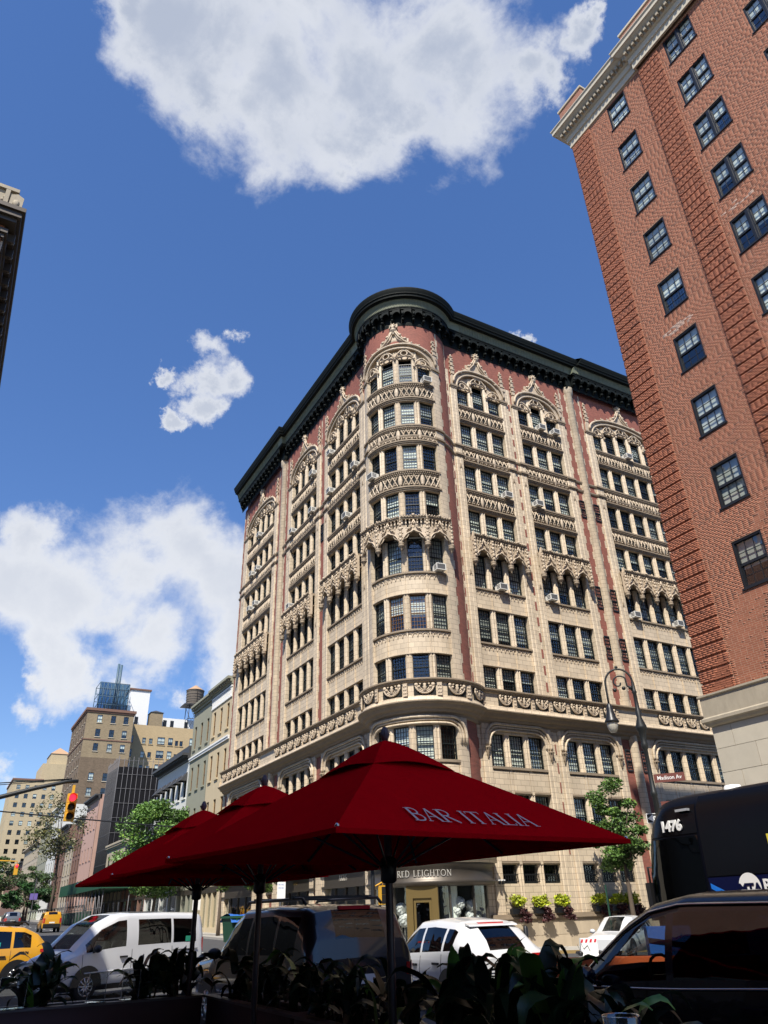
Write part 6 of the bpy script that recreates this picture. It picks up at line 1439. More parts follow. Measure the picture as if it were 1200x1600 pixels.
FC = [('silver_suv','silver grey SUV parked beyond the yellow taxi van',9.6,112,M['gpaint']),('black_suv','black SUV at the far left of the avenue',4.2,118,M['npaint']),('dark_car','dark car between the black SUV and the silver SUV up the avenue',8.2,128,M['dpaint']),('small_silver_car','small silver car furthest up the avenue',6.4,150,M['gpaint'])]
for nm, lb, x, y, pm in FC: car(nm, lb, 'car', (x,y), NORTHH, DK, pm, [(-1.98,-1.30),(-1.22,-0.22),(-0.14,1.0)], (0.36,1.42), (-2.41,-2.20), (-1.5,1.5), lamp_r=(0.66,0.82,1.18,0.16), glass=M['darkglass'], trim=M['black'], bumper=0.22, group='cars up the avenue')
# white car waiting in the side street, and works barriers round it
car('white_sedan', 'white car facing the avenue in the side street behind the works barrier', 'car', (26.9,27.2), R(205), WK, M['wpaint'], [(-1.42,-1.08),(-1.0,-0.18),(-0.10,0.95)], (0.26,1.30), (-2.06,-1.42), (-1.32,1.32), lamp_f=(0.4,0.6,0.74,0.3), lamp_r=(0.5,0.8,0.94,0.3), trim=M['wpaint'], mirror_x=0.8)
def barrier(x, y, rz, m, nm, lb, w=2.0):
    t = thing(nm, lb, 'barrier', (x, y, gz(x,y)), rz, 'works barriers in the side street')
    b = MB(); b.prism([(-w/2,0.0),(-w/2,0.12),(-w/2,0.12),(-w/2+0.06,1.05),(w/2-0.06,1.05),(w/2,0.12),(w/2,0)], -0.13, 0.13); b.prism([(-w/2,0),(w/2,0),(w/2,0.3),(-w/2,0.3)], -0.28, 0.28); b.build('shell', m, t)
    for sx in (-0.5,0.5): b = MB(); b.tube([(sx,-0.3,0.42),(sx,0.3,0.42)], 0.10, 8); b.build('fork_hole', M['black'], t)
    b = MB(); b.tube([(-0.6,-0.15,0.8),(-0.5,-0.15,0.55),(-0.4,-0.15,0.85),(-0.3,-0.15,0.6),(-0.1,-0.15,0.75),(0.0,-0.15,0.5)], 0.012, 4); b.build('graffiti', M['black'], t); return t
barrier(8.95,9.2,R(-42),M['orange'],'works_barrier','orange water filled barrier seen through the front window of the navy SUV')
barrier(17.3,13.0,R(-30),M['orange'],'works_barrier','orange water filled barrier on the far side of the bus')
barrier(21.5,23.5,R(-25),M['signw'],'works_barrier','white graffitied barrier in front of the white car in the side street',0.9).scale = (0.75, 0.75, 0.75)
wb2 = bpy.data.objects['works_barrier.002']
for q in range(4): b = MB(); b.prism([(-0.42+q*0.22,0.86),(-0.32+q*0.22,0.86),(-0.26+q*0.22,1.0),(-0.36+q*0.22,1.0)], -0.137, -0.131); b.build('red_stripe', M['signr'], wb2)
t = thing('blue_box', 'tall blue striped box seen through the front window of the navy SUV', 'box', (10.15,9.3,0), R(-40)); b = MB(); b.box(-0.32,0.32,-0.2,0.2,0,1.40); b.build('shell', M['blue'], t)
b = MB()
for i in range(6): b.prism([(-0.32,0.14+i*0.21),(0.32,0.05+i*0.21),(0.32,0.12+i*0.21),(-0.32,0.21+i*0.21)], -0.208, -0.20)
b.build('stripe', M['npaint'], t)

# ------------------------------------------------------------------ the bus
bus = thing('coach_bus', 'dark blue and black express bus with number 1476 behind the navy SUV', 'bus', (12.55, 3.75, gz(12,4)), 0)
BL = 6.9; HW = 1.29; BH = 3.42
def bus_ring(y):      # plan narrows at the nose; y forward
    e = max(0.0, (y-(BL-1.0))/1.0); rr_ = max(0.0, (y-(BL-0.75))/0.75)
    w = HW-0.22*e**2; top = BH-0.05*e-0.62*rr_**2.6
    return [(-w,0.32),(-w,1.0),(-w,1.46),(-w+0.02,2.2),(-w+0.05,top-0.50),(-w+0.10,top-0.22),(-w+0.22,top-0.07),(-w+0.45,top),(0,top+0.05)]
ys_ = sorted(set(np.linspace(-BL,BL-1.2,12).tolist()+np.linspace(BL-1.2,BL,12).tolist()+[BL-1.55,BL-0.62]))
b = MB(); n_ = 17; vs = []
for y in ys_:
    rg = bus_ring(y); rg = rg+[(-x,z) for x, z in rg[-2::-1]]; vs += [(x,y,z) for x, z in rg]
fs = [(i*n_+j, i*n_+j+1, (i+1)*n_+j+1, (i+1)*n_+j) for i in range(len(ys_)-1) for j in range(n_-1)]
b.add(vs, fs, 0, True); b.add(vs[-n_:], [list(range(n_))]); b.add(vs[:n_], [list(range(n_))[::-1]])
mbus = mat('bus_blue',(0.002,0.004,0.032),0.45,spec=0.2); mbusb = mat('bus_dark_body',(0.0015,0.002,0.005),0.45,spec=0.15); mbusk = mat('bus_black_panel',(0.003,0.003,0.004),0.25,spec=0.18)
b.build('body', mbusb, bus)
def bus_patch(y0, y1, z0, z1, nm, m, off=0.012, fr=None):
    b = MB(); 
    def fn(a, c):
        y = y0+(y1-y0)*a; rg = bus_ring(y); zz = z0+(z1-z0)*c; z_ = [p[1] for p in rg]; x_ = [p[0] for p in rg]; return (float(np.interp(zz, z_, x_))-off, y, zz)
    b.grid(fn, 18, 8); return b.build(nm, m, bus)
bus_patch(-BL+0.2, BL-1.42, 0.9, 2.06, 'blue_band', mbus, 0.010)
bus_patch(-BL+0.2, BL-1.42, 2.08, 3.34, 'window_band', mbusk, 0.014)
bus_patch(BL-1.38, BL-0.08, 2.76, 3.22, 'destination_panel', mbusk, 0.014)
bus_patch(BL-1.36, BL-0.06, 1.50, 2.72, 'driver_window', M['darkglass'], 0.016)
b = MB(); b.box(-0.94,0.94,BL-0.10,BL+0.012,1.2,2.6); b.build('windscreen', mbusk, bus)
lb_ = mat('light_blue_stripe',(0.01,0.16,0.62),0.3,coat=1.0)
for k in range(3): 
    b = MB(); y = BL-1.46-k*0.17
    b.add([(-HW-0.016,y,1.98-k*0.10),(-HW-0.016,y-0.95,1.54-k*0.10),(-HW-0.016,y-0.95,1.46-k*0.10),(-HW-0.016,y,1.90-k*0.10)], [(0,1,2,3)]); b.build('stripe', lb_, bus)
b = MB(); b.tube([(-HW+0.4,BL-0.05,2.3),(-HW+0.26,BL+0.08,2.3),(-HW+0.26,BL+0.08,2.0)], 0.02, 6); b.box(-HW+0.18,-HW+0.32,BL+0.03,BL+0.13,1.45,2.05); b.build('mirror', M['black'], bus)
b = MB(); b.lathe([(0.16,0),(0.13,0.08),(0,0.10)],14,(-0.75,BL-1.9,BH-0.03)); b.build('roof_hatch', M['white'], bus)
b = MB(); b.box(-0.5,0.5,BL-6.6,BL-5.2,BH+0.03,BH+0.22); b.build('roof_unit', M['black'], bus)
b = MB(); b.box(-HW-0.0,-HW+0.12,BL-1.28,BL-1.02,BH-0.30,BH-0.26); b.build('marker_lamp', M['lens'], bus)
for y in (BL-2.6,-BL+3.0):
    for s_ in (-1,1): b = MB(); b.lathe([(0.3,-0.14),(0.48,-0.15),(0.5,-0.1),(0.5,0.1),(0.48,0.15),(0.3,0.14)],22); b.warp(lambda x,yy,z:(z,yy,x)); b.build('wheel', M['tyre'], bus, (s_*(HW-0.13),y,0.5))
b = MB(); b.box(-HW-0.022,-HW-0.012,BL-3.25,BL-2.70,2.14,2.62); nt = b.build('notice', mat('yellow_notice',(0.62,0.52,0.05),0.6), bus)
b = MB(); b.box(-HW-0.026,-HW-0.021,BL-3.21,BL-2.74,2.18,2.46); 
b.build('notice_panel', M['black'], nt)
# ------------------------------------------------------------------ lettering
def text_mesh(name, s, size, m, depth=0.004, align='CENTER', bold=0.0, sx=1.0, spacing=1.0):
    cu = bpy.data.curves.new(name, 'FONT'); cu.body = s; cu.size = size; cu.extrude = depth; cu.align_x = align; cu.align_y = 'CENTER'; cu.offset = bold; cu.space_character = spacing; cu.resolution_u = 3
    o = bpy.data.objects.new(name, cu); col.objects.link(o); bpy.context.view_layer.update()
    me = bpy.data.meshes.new_from_object(o.evaluated_get(bpy.context.evaluated_depsgraph_get())); bpy.data.objects.remove(o); bpy.data.curves.remove(cu)
    me.materials.clear(); me.materials.append(m); me.name = name
    if sx != 1.0: me.transform(Matrix.Diagonal((sx,1,1,1)))
    return me
def text(name, s, size, m, parent, mw, **k):       # mw: matrix of the plane: x to the right, y up, z out
    me = text_mesh(name, s, size, m, **k); me.transform(mw); return put(name, me, parent)
def plane(o, xdir, ydir=(0,0,1)):
    x = Vector(xdir).normalized(); y = Vector(ydir); y = (y-x*y.dot(x)).normalized(); z = x.cross(y)
    return Matrix(((x.x,y.x,z.x,o[0]),(x.y,y.y,z.y,o[1]),(x.z,y.z,z.z,o[2]),(0,0,0,1)))
# roman capitals: each letter a list of strokes ((x,y) points, half width); unit height
TH, TN = 0.062, 0.026
def _arc(cx, cy, rx, ry, a0, a1, n=9): return [(cx+rx*math.cos(math.radians(a0+(a1-a0)*i/n)), cy+ry*math.sin(math.radians(a0+(a1-a0)*i/n))) for i in range(n+1)]
def _st(x, y0=0, y1=1): return ([(x,y0),(x,y1)], TH)
def _sf(x, y, w=0.13): return ([(x-w,y),(x+w,y)], 0.02)
GL = {
 'B': (0.62,[_st(0.14),_sf(0.12,0),_sf(0.12,1),([(0.14,1)]+_arc(0.30,0.765,0.22,0.235,90,-90)+[(0.14,0.53)],0.04),([(0.14,0.53)]+_arc(0.32,0.265,0.27,0.265,90,-90)+[(0.14,0)],0.04)]),
 'A': (0.84,[([(0.10,0),(0.42,1.02)],TN),([(0.42,1.02),(0.74,0)],TH),([(0.22,0.36),(0.62,0.36)],0.022),_sf(0.10,0,0.11),_sf(0.76,0,0.13)]),
 'R': (0.74,[_st(0.14),_sf(0.14,0),_sf(0.12,1),([(0.14,1)]+_arc(0.32,0.75,0.25,0.25,90,-90)+[(0.14,0.5)],0.04),([(0.32,0.5),(0.74,-0.04)],0.055)]),
 'I': (0.30,[_st(0.15),_sf(0.15,0),_sf(0.15,1)]),
 'T': (0.78,[_st(0.39),_sf(0.39,0),([(0.03,0.98),(0.75,0.98)],0.026),([(0.04,1.0),(0.03,0.84)],0.02),([(0.74,1.0),(0.75,0.84)],0.02)]),
 'L': (0.62,[_st(0.14),_sf(0.14,1),([(0.03,0.02),(0.58,0.02)],0.026),([(0.57,0.0),(0.60,0.18)],0.02)]),
 'F': (0.58,[_st(0.14),_sf(0.14,0),([(0.03,0.98),(0.52,0.98)],0.026),([(0.51,1.0),(0.53,0.84)],0.02),([(0.14,0.53),(0.44,0.53)],0.024)]),
 'E': (0.60,[_st(0.14),([(0.03,0.98),(0.52,0.98)],0.026),([(0.51,1.0),(0.53,0.84)],0.02),([(0.14,0.53),(0.45,0.53)],0.024),([(0.03,0.02),(0.55,0.02)],0.026),([(0.54,0.0),(0.57,0.18)],0.02)]),
 'D': (0.84,[_st(0.14),_sf(0.10,0,0.09),_sf(0.10,1,0.09),([(0.14,1)]+_arc(0.32,0.5,0.44,0.5,90,-90,14)+[(0.14,0)],0.045)]),
 'G': (0.90,[(_arc(0.48,0.5,0.42,0.5,48,318,20),0.045),_st(0.78,0.02,0.42),_sf(0.78,0.43)]),
 'H': (0.86,[_st(0.14),_st(0.72),_sf(0.14,0),_sf(0.14,1),_sf(0.72,0),_sf(0.72,1),([(0.14,0.52),(0.72,0.52)],0.024)]),
 'O': (0.96,[(_arc(0.48,0.5,0.43,0.5,0,360,26),0.045)]),
 'N': (0.90,[([(0.14,0),(0.14,1)],TN),([(0.14,1),(0.74,0)],TH),([(0.74,0),(0.74,1)],TN),_sf(0.14,0,0.11),_sf(0.12,1,0.11),_sf(0.74,1,0.11)]),
 'K': (0.78,[_st(0.14),_sf(0.14,0),_sf(0.14,1),([(0.14,0.46),(0.64,1.0)],TN),([(0.30,0.60),(0.74,0)],TH)]),
 'S': (0.6,[(_arc(0.30,0.74,0.22,0.25,40,270,10)+_arc(0.30,0.25,0.24,0.25,90,-140,10),0.045)]), ' ': (0.42,[]) }
def roman(s, fn, name, m, parent, track=0.06, thick=0.0):
    """fn(u, v, d) -> point, u along the line, v up (both in letter heights), d outward"""
    b = MB(); x = 0.0
    for ch in s:
        w, sts = GL[ch]
        for q, (pts, hw) in enumerate(sts):
            lay = 0.0006*q
            for i in range(len(pts)-1):
                (x0, y0), (x1, y1) = pts[i], pts[i+1]; dx, dy = x1-x0, y1-y0; L = math.hypot(dx, dy) or 1; nx, ny = -dy/L*hw, dx/L*hw
                ex, ey = dx/L*0.008, dy/L*0.008
                c4 = [(x+x0-ex+nx,y0-ey+ny),(x+x0-ex-nx,y0-ey-ny),(x+x1+ex-nx,y1+ey-ny),(x+x1+ex+nx,y1+ey+ny)]
                if thick:
                    vs = [fn(u, v, 0) for u, v in c4]+[fn(u, v, thick+lay) for u, v in c4]; b.add(vs, [(4,5,6,7),(0,1,5,4),(1,2,6,5),(2,3,7,6),(3,0,4,7)])
                else: b.add([fn(u, v, lay) for u, v in c4], [(0,1,2,3)])
        x += w+track
    return b.build(name, m, parent)
def roman_w(s, track=0.06): return sum(GL[c][0]+track for c in s)-track
# FRED LEIGHTON round the bronze fascia of the bay
H_ = 0.28; sW = roman_w('FRED LEIGHTON', 0.16)*H_; rr0 = RB+0.345
def fas(u, v, d):
    a = R(221) + (sW/2 - u*H_)/rr0
    r = rr0+d; return (CX+r*math.sin(a), CY+r*math.cos(a), 3.29+v*H_)
roman('FRED LEIGHTON', fas, 'lettering', M['silver'], apt, 0.16, 0.03)
H2 = 0.30; sW2 = roman_w('AKRIS', 0.1)*H2
roman('AKRIS', lambda u, v, d: (XW-0.105-d, 44.3+sW2/2-u*H2, 3.5+v*H2), 'lettering', M['silver'], apt, 0.1, 0.02)
text('lettering', 'ASPREY', 0.24, M['gold'], apt, plane((XW-0.105, 51.6, 3.62), (0,-1,0)), depth=0.01)
# bus writing
bx = bus.location.x-HW; by = bus.location.y
text('fleet_number', '1476', 0.235, M['signw'], bus, plane((-HW-0.030+0.04, BL-0.86, 2.90), (0,-1,0)), bold=0.010, depth=0.012)
text('lettering', 'Bus', 0.25, M['signw'], bus, plane((-HW-0.028, BL-2.62, 1.90), (0,-1,0)), bold=0.006)
b = MB(); b.add([(-HW-0.024, BL-2.20-0.2*math.cos(k*math.pi/14), 1.90+0.2*math.sin(k*math.pi/14)) for k in range(28)], [list(range(28))]); lg = b.build('round_logo', M['signw'], bus)
text('lettering', 'MTA', 0.20, mbus, lg, plane((-HW-0.030, BL-2.20, 1.87), (0,-1,0)), bold=0.008)
text('lettering', 'NOTICE', 0.12, M['black'], nt, plane((-HW-0.026, BL-2.97, 2.54), (0,-1,0)))
text('fleet_number', '5D74', 0.11, M['black'], cab, plane((-1.55, 0.895, 0.93), (-1,0,0)), bold=0.002)
# ------------------------------------------------------------------ street furniture
lp = thing('street_lamp', 'ornate dark street lamp with a curled crook and bell shaped lantern', 'street lamp', (19.62,17.45,gz(19.6,17.4)+0.14))
b = MB(); b.lathe([(0.30,0),(0.30,0.25),(0.22,0.5),(0.20,1.1),(0.12,1.3),(0.085,1.5),(0.078,4.6),(0.105,4.65),(0.105,4.75),(0.075,4.8),(0.07,6.05),(0.11,6.12),(0.11,6.25),(0.08,6.35),(0.13,6.65),(0.18,6.72),(0.18,6.80),(0.08,7.1),(0.095,7.3),(0.07,7.35),(0.06,7.9),(0.09,7.95),(0.06,8.02),(0.05,8.3)], 14); b.build('post', M['lampp'], lp)
b = MB(); ax = Vector((-0.72,0.69,0)).normalized()       # the crook reaches out over the crossing
def cr(u, z): return (ax.x*u, ax.y*u, z)
pts = [cr(0,8.2)]+[cr(0.45-0.45*math.cos(t), 8.3+0.5*math.sin(t)) for t in np.linspace(0, math.pi, 15)]+[cr(0.90,7.9),cr(0.90,7.6)]
b.tube(pts, 0.035, 8)
sp_ = [cr(0.45+(0.27-0.042*t)*math.cos(2.6-t*1.05), 8.32+(0.27-0.042*t)*math.sin(2.6-t*1.05)) for t in np.linspace(0, 5.4, 26)]
b.tube([cr(0.04,7.98)]+[cr(0.12,8.12),cr(0.2,8.2)]+sp_[::1], 0.028, 6)
for u, z in ((0.1,8.12),(0.32,8.12),(0.62,8.08)): b.blob(cr(u,z), 0.07)
b.blob(cr(0.45,8.86),0.06); b.build('crook', M['lampp'], lp)
b = MB(); b.lathe([(0.04,0.60),(0.08,0.54),(0.10,0.42),(0.13,0.30),(0.17,0.12),(0.23,0.02),(0.24,-0.04),(0.18,-0.05)], 16, cr(0.90,7.05)); b.build('lantern', M['iron'], lp)
b = MB(); b.lathe([(0.175,-0.05),(0.185,-0.14),(0.15,-0.26),(0.10,-0.36),(0,-0.38)], 16, cr(0.90,7.05)); b.build('globe', mat('frosted_globe',(0.42,0.40,0.34),0.3), lp)
sg = thing('street_sign', 'brown street sign reading Madison Av on the lamp post', 'street sign', (19.62,17.45,gz(19.6,17.4)+0.14))
def sign_board(parent, o, xd, w, h, m, border, th=0.012):
    mw = plane(o, xd); b = MB(); b.box(-w/2,w/2,-h/2,h/2,-th,th); b.warp(lambda x,y,z: mw @ Vector((x,y,z))); b.build('board', m, parent)
    if border:
        b = MB(); e = 0.018
        for (x0_,x1_,y0_,y1_) in ((-w/2,w/2,h/2-e,h/2),(-w/2,w/2,-h/2,-h/2+e),(-w/2,-w/2+e,-h/2+e,h/2-e),(w/2-e,w/2,-h/2+e,h/2-e)): b.box(x0_,x1_,y0_,y1_,th,th+0.002)
        b.warp(lambda x,y,z: mw @ Vector((x,y,z))); b.build('border', border, parent)
    return mw @ Matrix.Translation((0,0,th+0.003))
d1 = (0.62,-0.78,0)
mw = sign_board(sg, (0.34,-0.44,5.14), d1, 0.94, 0.26, M['signbr'], None); text('lettering','Madison Av',0.17,M['signw'],sg,mw,sx=0.92,bold=0.001,depth=0.001)
sg2 = thing('street_sign', 'brown street sign below the Madison Av sign, partly behind the bus', 'street sign', (19.62,17.45,gz(19.6,17.4)+0.14))
mw = sign_board(sg2, (0.50,-0.40,4.32), (0.80,-0.60,0), 0.98, 0.26, M['signbr'], None); text('lettering','E 66 St',0.17,M['signw'],sg2,mw,bold=0.001,depth=0.001)
def oneway(x, y, z, xd, lb, right=False, post=True):
    t = thing('one_way_sign', lb, 'road sign', (x,y,0), 0, 'one way signs'); mw = sign_board(t, (0,0,z), xd, 0.92, 0.31, M['signb'], M['signw'])
    s = 1 if right else -1; b = MB(); b.add([(s*0.42,0,0),(s*0.24,0.12,0),(s*0.24,0.065,0),(-s*0.38,0.065,0),(-s*0.38,-0.065,0),(s*0.24,-0.065,0),(s*0.24,-0.12,0)], [(0,1,2,3,4,5,6)]); b.warp(lambda x,y,z: mw @ Vector((x,y,z))); b.build('arrow', M['signw'], t)
    text('lettering','ONE  WAY',0.11,M['signb'],t,mw @ Matrix.Translation((-s*0.06,0,0.002)),bold=0.003,depth=0.001); return t
oneway(16.95,31.75,3.58,(1,-0.15,0),'black and white ONE WAY sign with a left arrow under the front umbrella')
p = thing('signal_post', 'dark post behind the front umbrella pole with a yellow walk signal', 'signal post', (17.15,31.95,gz(17,32))); b = MB(); b.lathe([(0.16,0),(0.16,0.3),(0.10,0.5),(0.09,4.2)],10); b.build('post', M['iron'], p)
b = MB(); b.box(0.30,0.66,-0.18,0.06,2.0,2.75); b.tube([(0.05,0,2.7),(0.5,0,2.9),(0.5,0,2.75)],0.03,5); b.build('walk_signal', M['tlyel'], p); b = MB(); b.box(0.34,0.62,-0.20,-0.18,2.05,2.38); b.box(0.34,0.62,-0.20,-0.18,2.40,2.70); b.build('signal_face', M['black'], p)
t = oneway(21.45,19.0,4.3,(0.75,-0.66,0),'ONE WAY sign mostly hidden behind the bus at the lamp post')
bsn = thing('bus_stop_sign', 'tall red and white bus stop sign on the far kerb', 'bus stop sign', (18.6,46.4,gz(18.6,46))); b = MB(); b.lathe([(0.05,0),(0.05,3.9)],8); b.build('post', M['alloy'], bsn)
mw = sign_board(bsn,(0,-0.07,3.52),(1,-0.3,0),0.5,0.42,M['signr'],None); text('lettering','BUS',0.17,M['signw'],bsn,mw @ Matrix.Translation((-0.02,0.08,0)),bold=0.003)
mw = sign_board(bsn,(0,-0.07,2.78),(1,-0.3,0),0.5,1.02,M['signw'],None); text('lettering','M1 M2',0.11,M['blue'],bsn,mw @ Matrix.Translation((-0.02,0.36,0))); text('lettering','M3 M4',0.11,M['blue'],bsn,mw @ Matrix.Translation((-0.02,0.18,0)))
bsn2 = thing('bus_stop_sign', 'red and white bus stop sign above the roof of the white van', 'bus stop sign', (18.6,64,gz(18.6,64))); b = MB(); b.lathe([(0.05,0),(0.05,3.9)],8); b.build('post', M['alloy'], bsn2)
mw = sign_board(bsn2,(0,-0.07,3.5),(1,-0.3,0),0.6,0.5,M['signr'],None); text('lettering','BUS',0.2,M['signw'],bsn2,mw); sign_board(bsn2,(0,-0.07,2.5),(1,-0.3,0),0.6,1.4,M['signw'],None)
# traffic light on its mast arm
tl = thing('traffic_light', 'yellow three lamp traffic light showing red under a mast arm', 'traffic light', (4.22,33.0,0.35))
b = MB(); 
for k in range(3): b.box(-0.18,0.18,-0.12,0.14,4.86+k*0.34,5.19+k*0.34)
b.box(-0.05,0.05,-0.05,0.05,5.88,6.2); b.build('housing', M['tlyel'], tl)
for k, (nm, m_) in enumerate((('green_lens',M['black']),('amber_lens',M['black']),('red_lens',emis('lit_red',(0.9,0.02,0.05),1.6)))):
    b = MB(); b.lathe([(0.13,0),(0.09,0.03),(0,0.04)],14); b.warp(lambda x,y,z:(x,-0.125-z,y)); b.build(nm, m_, tl, (0,0,5.03+k*0.34))
    b = MB(); vs=[]; n=10
    for i in range(n+1):
        a = math.pi*(-0.12+1.24*i/n); 
        for y in (-0.12,-0.36): vs.append((0.155*math.cos(a), y, 5.03+k*0.34+0.155*math.sin(a)))
    b.add(vs, [(2*i,2*i+1,2*i+3,2*i+2) for i in range(n)], 0, True); b.build('visor', M['tlyel'], tl)
ma = thing('signal_mast', 'dark mast arm reaching in from the left with the traffic light at its end', 'mast arm', (-1.6,33.0,gz(-1.6,33)))
b = MB(); b.lathe([(0.2,0),(0.2,0.4),(0.13,0.6),(0.11,6.4)],12); b.build('post', M['lampp'], ma)
b = MB(); b.tube([(0,0,4.85),(2.6,0,5.75),(4.4,0,6.32),(5.5,0,6.62),(5.95,0,6.66)],[0.10,0.09,0.08,0.075,0.07],8); b.tube([(0,0,6.5),(2.6,0,6.4),(5.7,0,6.74)],0.02,4); b.tube([(0,0,6.0),(5.6,0,6.70)],0.015,4); b.build('arm', M['lampp'], ma)

b = MB(); b.tube([(-30,40,9.6)]+[(-30+60*i/14, 40, 9.6-4.5*i/14-0.9*math.sin(math.pi*i/14)) for i in range(1,15)], 0.03, 4); tag(b.build('overhead_cable', M['iron']), 'thin black cable hanging across the avenue below the traffic light', 'cable')
# works barrels and cones up the avenue, skips and tarpaulins on the far kerb
def barrel(x, y, lb):
    t = thing('traffic_barrel', lb, 'traffic barrel', (x,y,gz(x,y)+0.0), 0, 'orange works barrels up the avenue')
    b = MB(); b.lathe([(0.40,0),(0.40,0.08),(0.30,0.09),(0.29,0.35)],14); b.lathe([(0.285,0.5),(0.28,0.65)],14); b.lathe([(0.27,0.8),(0.25,1.1),(0,1.12)],14); b.build('drum', M['orange'], t)
    b = MB(); b.lathe([(0.288,0.35),(0.283,0.5)],14); b.lathe([(0.278,0.65),(0.27,0.8)],14); b.build('stripe', M['signw'], t)
barrel(15.6,86,'orange and white works barrel in front, right of the yellow taxi van'); barrel(16.2,88.5,'orange and white works barrel just behind the front one'); barrel(12.2,150,'single orange works barrel far up the avenue')
def skip(x, y, w, lb, tarp):
    t = thing('dumpster', lb, 'dumpster', (x,y,gz(x,y)), 0, 'dumpsters by the far kerb')
    b = MB(); b.prism([(-w/2+0.2,0.2),(w/2-0.2,0.2),(w/2,1.5),(-w/2,1.5)], -0.9, 0.9); b.build('bin', M['green'], t)
    b = MB(); 
    for i in range(6): q = -w/2+0.3+i*(w-0.6)/5; b.box(q-0.05,q+0.05,-0.98,-0.9,0.25,1.5)
    b.box(-w/2-0.05,w/2+0.05,-1.0,1.0,1.42,1.54); b.build('ribs', M['green'], t)
    if tarp: b = MB(); b.grid(lambda a,c: (-w/2-0.05+(w+0.1)*a, -1.06+2.12*c, 1.56+0.12*math.sin(a*9+c*4)*math.sin(c*math.pi)-(0.35 if c in (0,1) else 0)), 12, 6); b.build('tarpaulin', M['blue'], t)
skip(17.0,42.6,3.2,'green dumpster with a blue tarpaulin behind the white van',True); skip(17.0,47.5,2.6,'green dumpster behind the grey SUV with blue cover',True)
pst = thing('sign_post', 'thin green post on the side street pavement before the flower boxes','post',(31.4,32.4,gz(31.4,32.4)+0.14)); b = MB(); b.lathe([(0.05,0),(0.05,2.9)],8); b.build('post', mat('green_post',(0.01,0.05,0.03),0.5), pst)
bol = thing('bollard', 'short black bollard by the kerb in front of the stone plinth','bollard',(25.6,32.2,gz(25.6,32.2)+0.14)); b = MB(); b.lathe([(0.11,0),(0.11,0.95),(0.06,1.02),(0,1.03)],12); b.build('post', M['iron'], bol)
sa = thing('security_lamp', 'small white wall lamp beside the end of the curved shop window','wall lamp',(26.85,YS-0.16,3.05)); b = MB(); b.box(-0.22,0.22,-0.25,0,0,0.06); b.build('bracket', M['white'], sa)
for sx in (-0.12,0.1): b = MB(); b.lathe([(0.05,0.05),(0.09,-0.16),(0,-0.18)],10,(sx,-0.2,0)); b.build('lamp', M['iron'], sa)

# ------------------------------------------------------------------ window air conditioners
ACM = MB(); ACM.box(-0.31,0.31,-0.48,0.12,0,0.40); ACM.box(-0.33,0.33,-0.50,-0.46,0.37,0.42); ACM.box(-0.33,0.33,-0.50,-0.46,-0.01,0.03); ACM.box(-0.33,-0.29,-0.50,-0.46,0.03,0.37); ACM.box(0.29,0.33,-0.50,-0.46,0.03,0.37); ACM = ACM.mesh('case', M['acm'])
ACG = MB(); ACG.add([(-0.28,-0.484,0.04),(0.28,-0.484,0.04),(0.28,-0.484,0.36),(-0.28,-0.484,0.36)],[(0,1,2,3)])
for sx in (-1,1):
    for k in range(3): ACG.box(sx*0.312-0.003,sx*0.312+0.003,-0.42,-0.10,0.08+0.1*k,0.14+0.1*k)
ACG = ACG.mesh('grille', M['dgrey']); ACB = MB(); ACB.box(-0.25,-0.21,-0.42,0.15,-0.06,0.0); ACB.box(0.21,0.25,-0.42,0.15,-0.06,0.0); ACB = ACB.mesh('bracket', M['acm'])
def ac(P, u, fl, lb, du=0.0, dz=0.05):
    l, r = P(u+du if P is not B else u, FL[fl][0]+dz, 0.05); t = thing('air_conditioner', lb, 'air conditioner', l, r, 'air conditioners in the windows')
    put('case', ACM, t); put('grille', ACG, t); put('bracket', ACB, t)
ac(S, S1[1], 'f6', 'white air conditioner under the gothic canopy in the middle south window nearest the round bay'); ac(S, S2[0], 'f6', 'white air conditioner under the canopy, first window of the second south group')
ac(S, S3[0], 'f6', 'white air conditioner under the canopy, first window of the group beside the red building'); ac(S, S3[3], 'f6', 'white air conditioner under the canopy closest to the red building')
ac(B, BA[0], 'f6', 'white air conditioner at the right window of the round bay under its canopy'); ac(B, BA[0], 'f10', 'white air conditioner in the arched top window of the round bay')
ac(B, BA[3], 'f8', 'white air conditioner at the far left window of the round bay, upper storeys')
ac(S, S1[2], 'f8', 'white air conditioner in the first south group, two storeys above the canopy'); ac(S, S2[0], 'f8', 'white air conditioner in the second south group, two storeys above the canopy')
ac(S, S2[1], 'f10', 'white air conditioner at the middle arched window of the second south group'); ac(S, S2[2], 'f10', 'white air conditioner at the right arched window of the second south group'); ac(S, S3[2], 'f10', 'white air conditioner in the arched windows beside the red building')
for k, (u, f, lb) in enumerate(((W1[3],'f10','topmost white air conditioner on the avenue front near the round bay'),(W1[0],'f9','white air conditioner just left of the round bay below the arches'),(W1[3],'f9','white air conditioner at the left window of the first avenue group below the arches'),(W1[1],'f8','white air conditioner in the second window left of the round bay, below the string course'),
   (W2[0],'f10','white air conditioner in the arched windows of the middle avenue group'),(W2[0],'f9','white air conditioner at the right of the middle avenue group below its arch'),(W2[3],'f9','white air conditioner at the left of the middle avenue group below its arch'),(W2[3],'f7','grey topped air conditioner just above the canopy of the middle avenue group'),
   (W3[2],'f10','white air conditioner in the arched windows of the far avenue group'),(W3[2],'f9','white air conditioner mid row of the far avenue group, upper'),(W3[3],'f9','white air conditioner one window further left in the same far upper row'),(W3[2],'f8','white air conditioner mid row of the far avenue group, lower'),(W3[3],'f8','white air conditioner one window further left in the same far lower row'))): ac(W, u, f, lb)

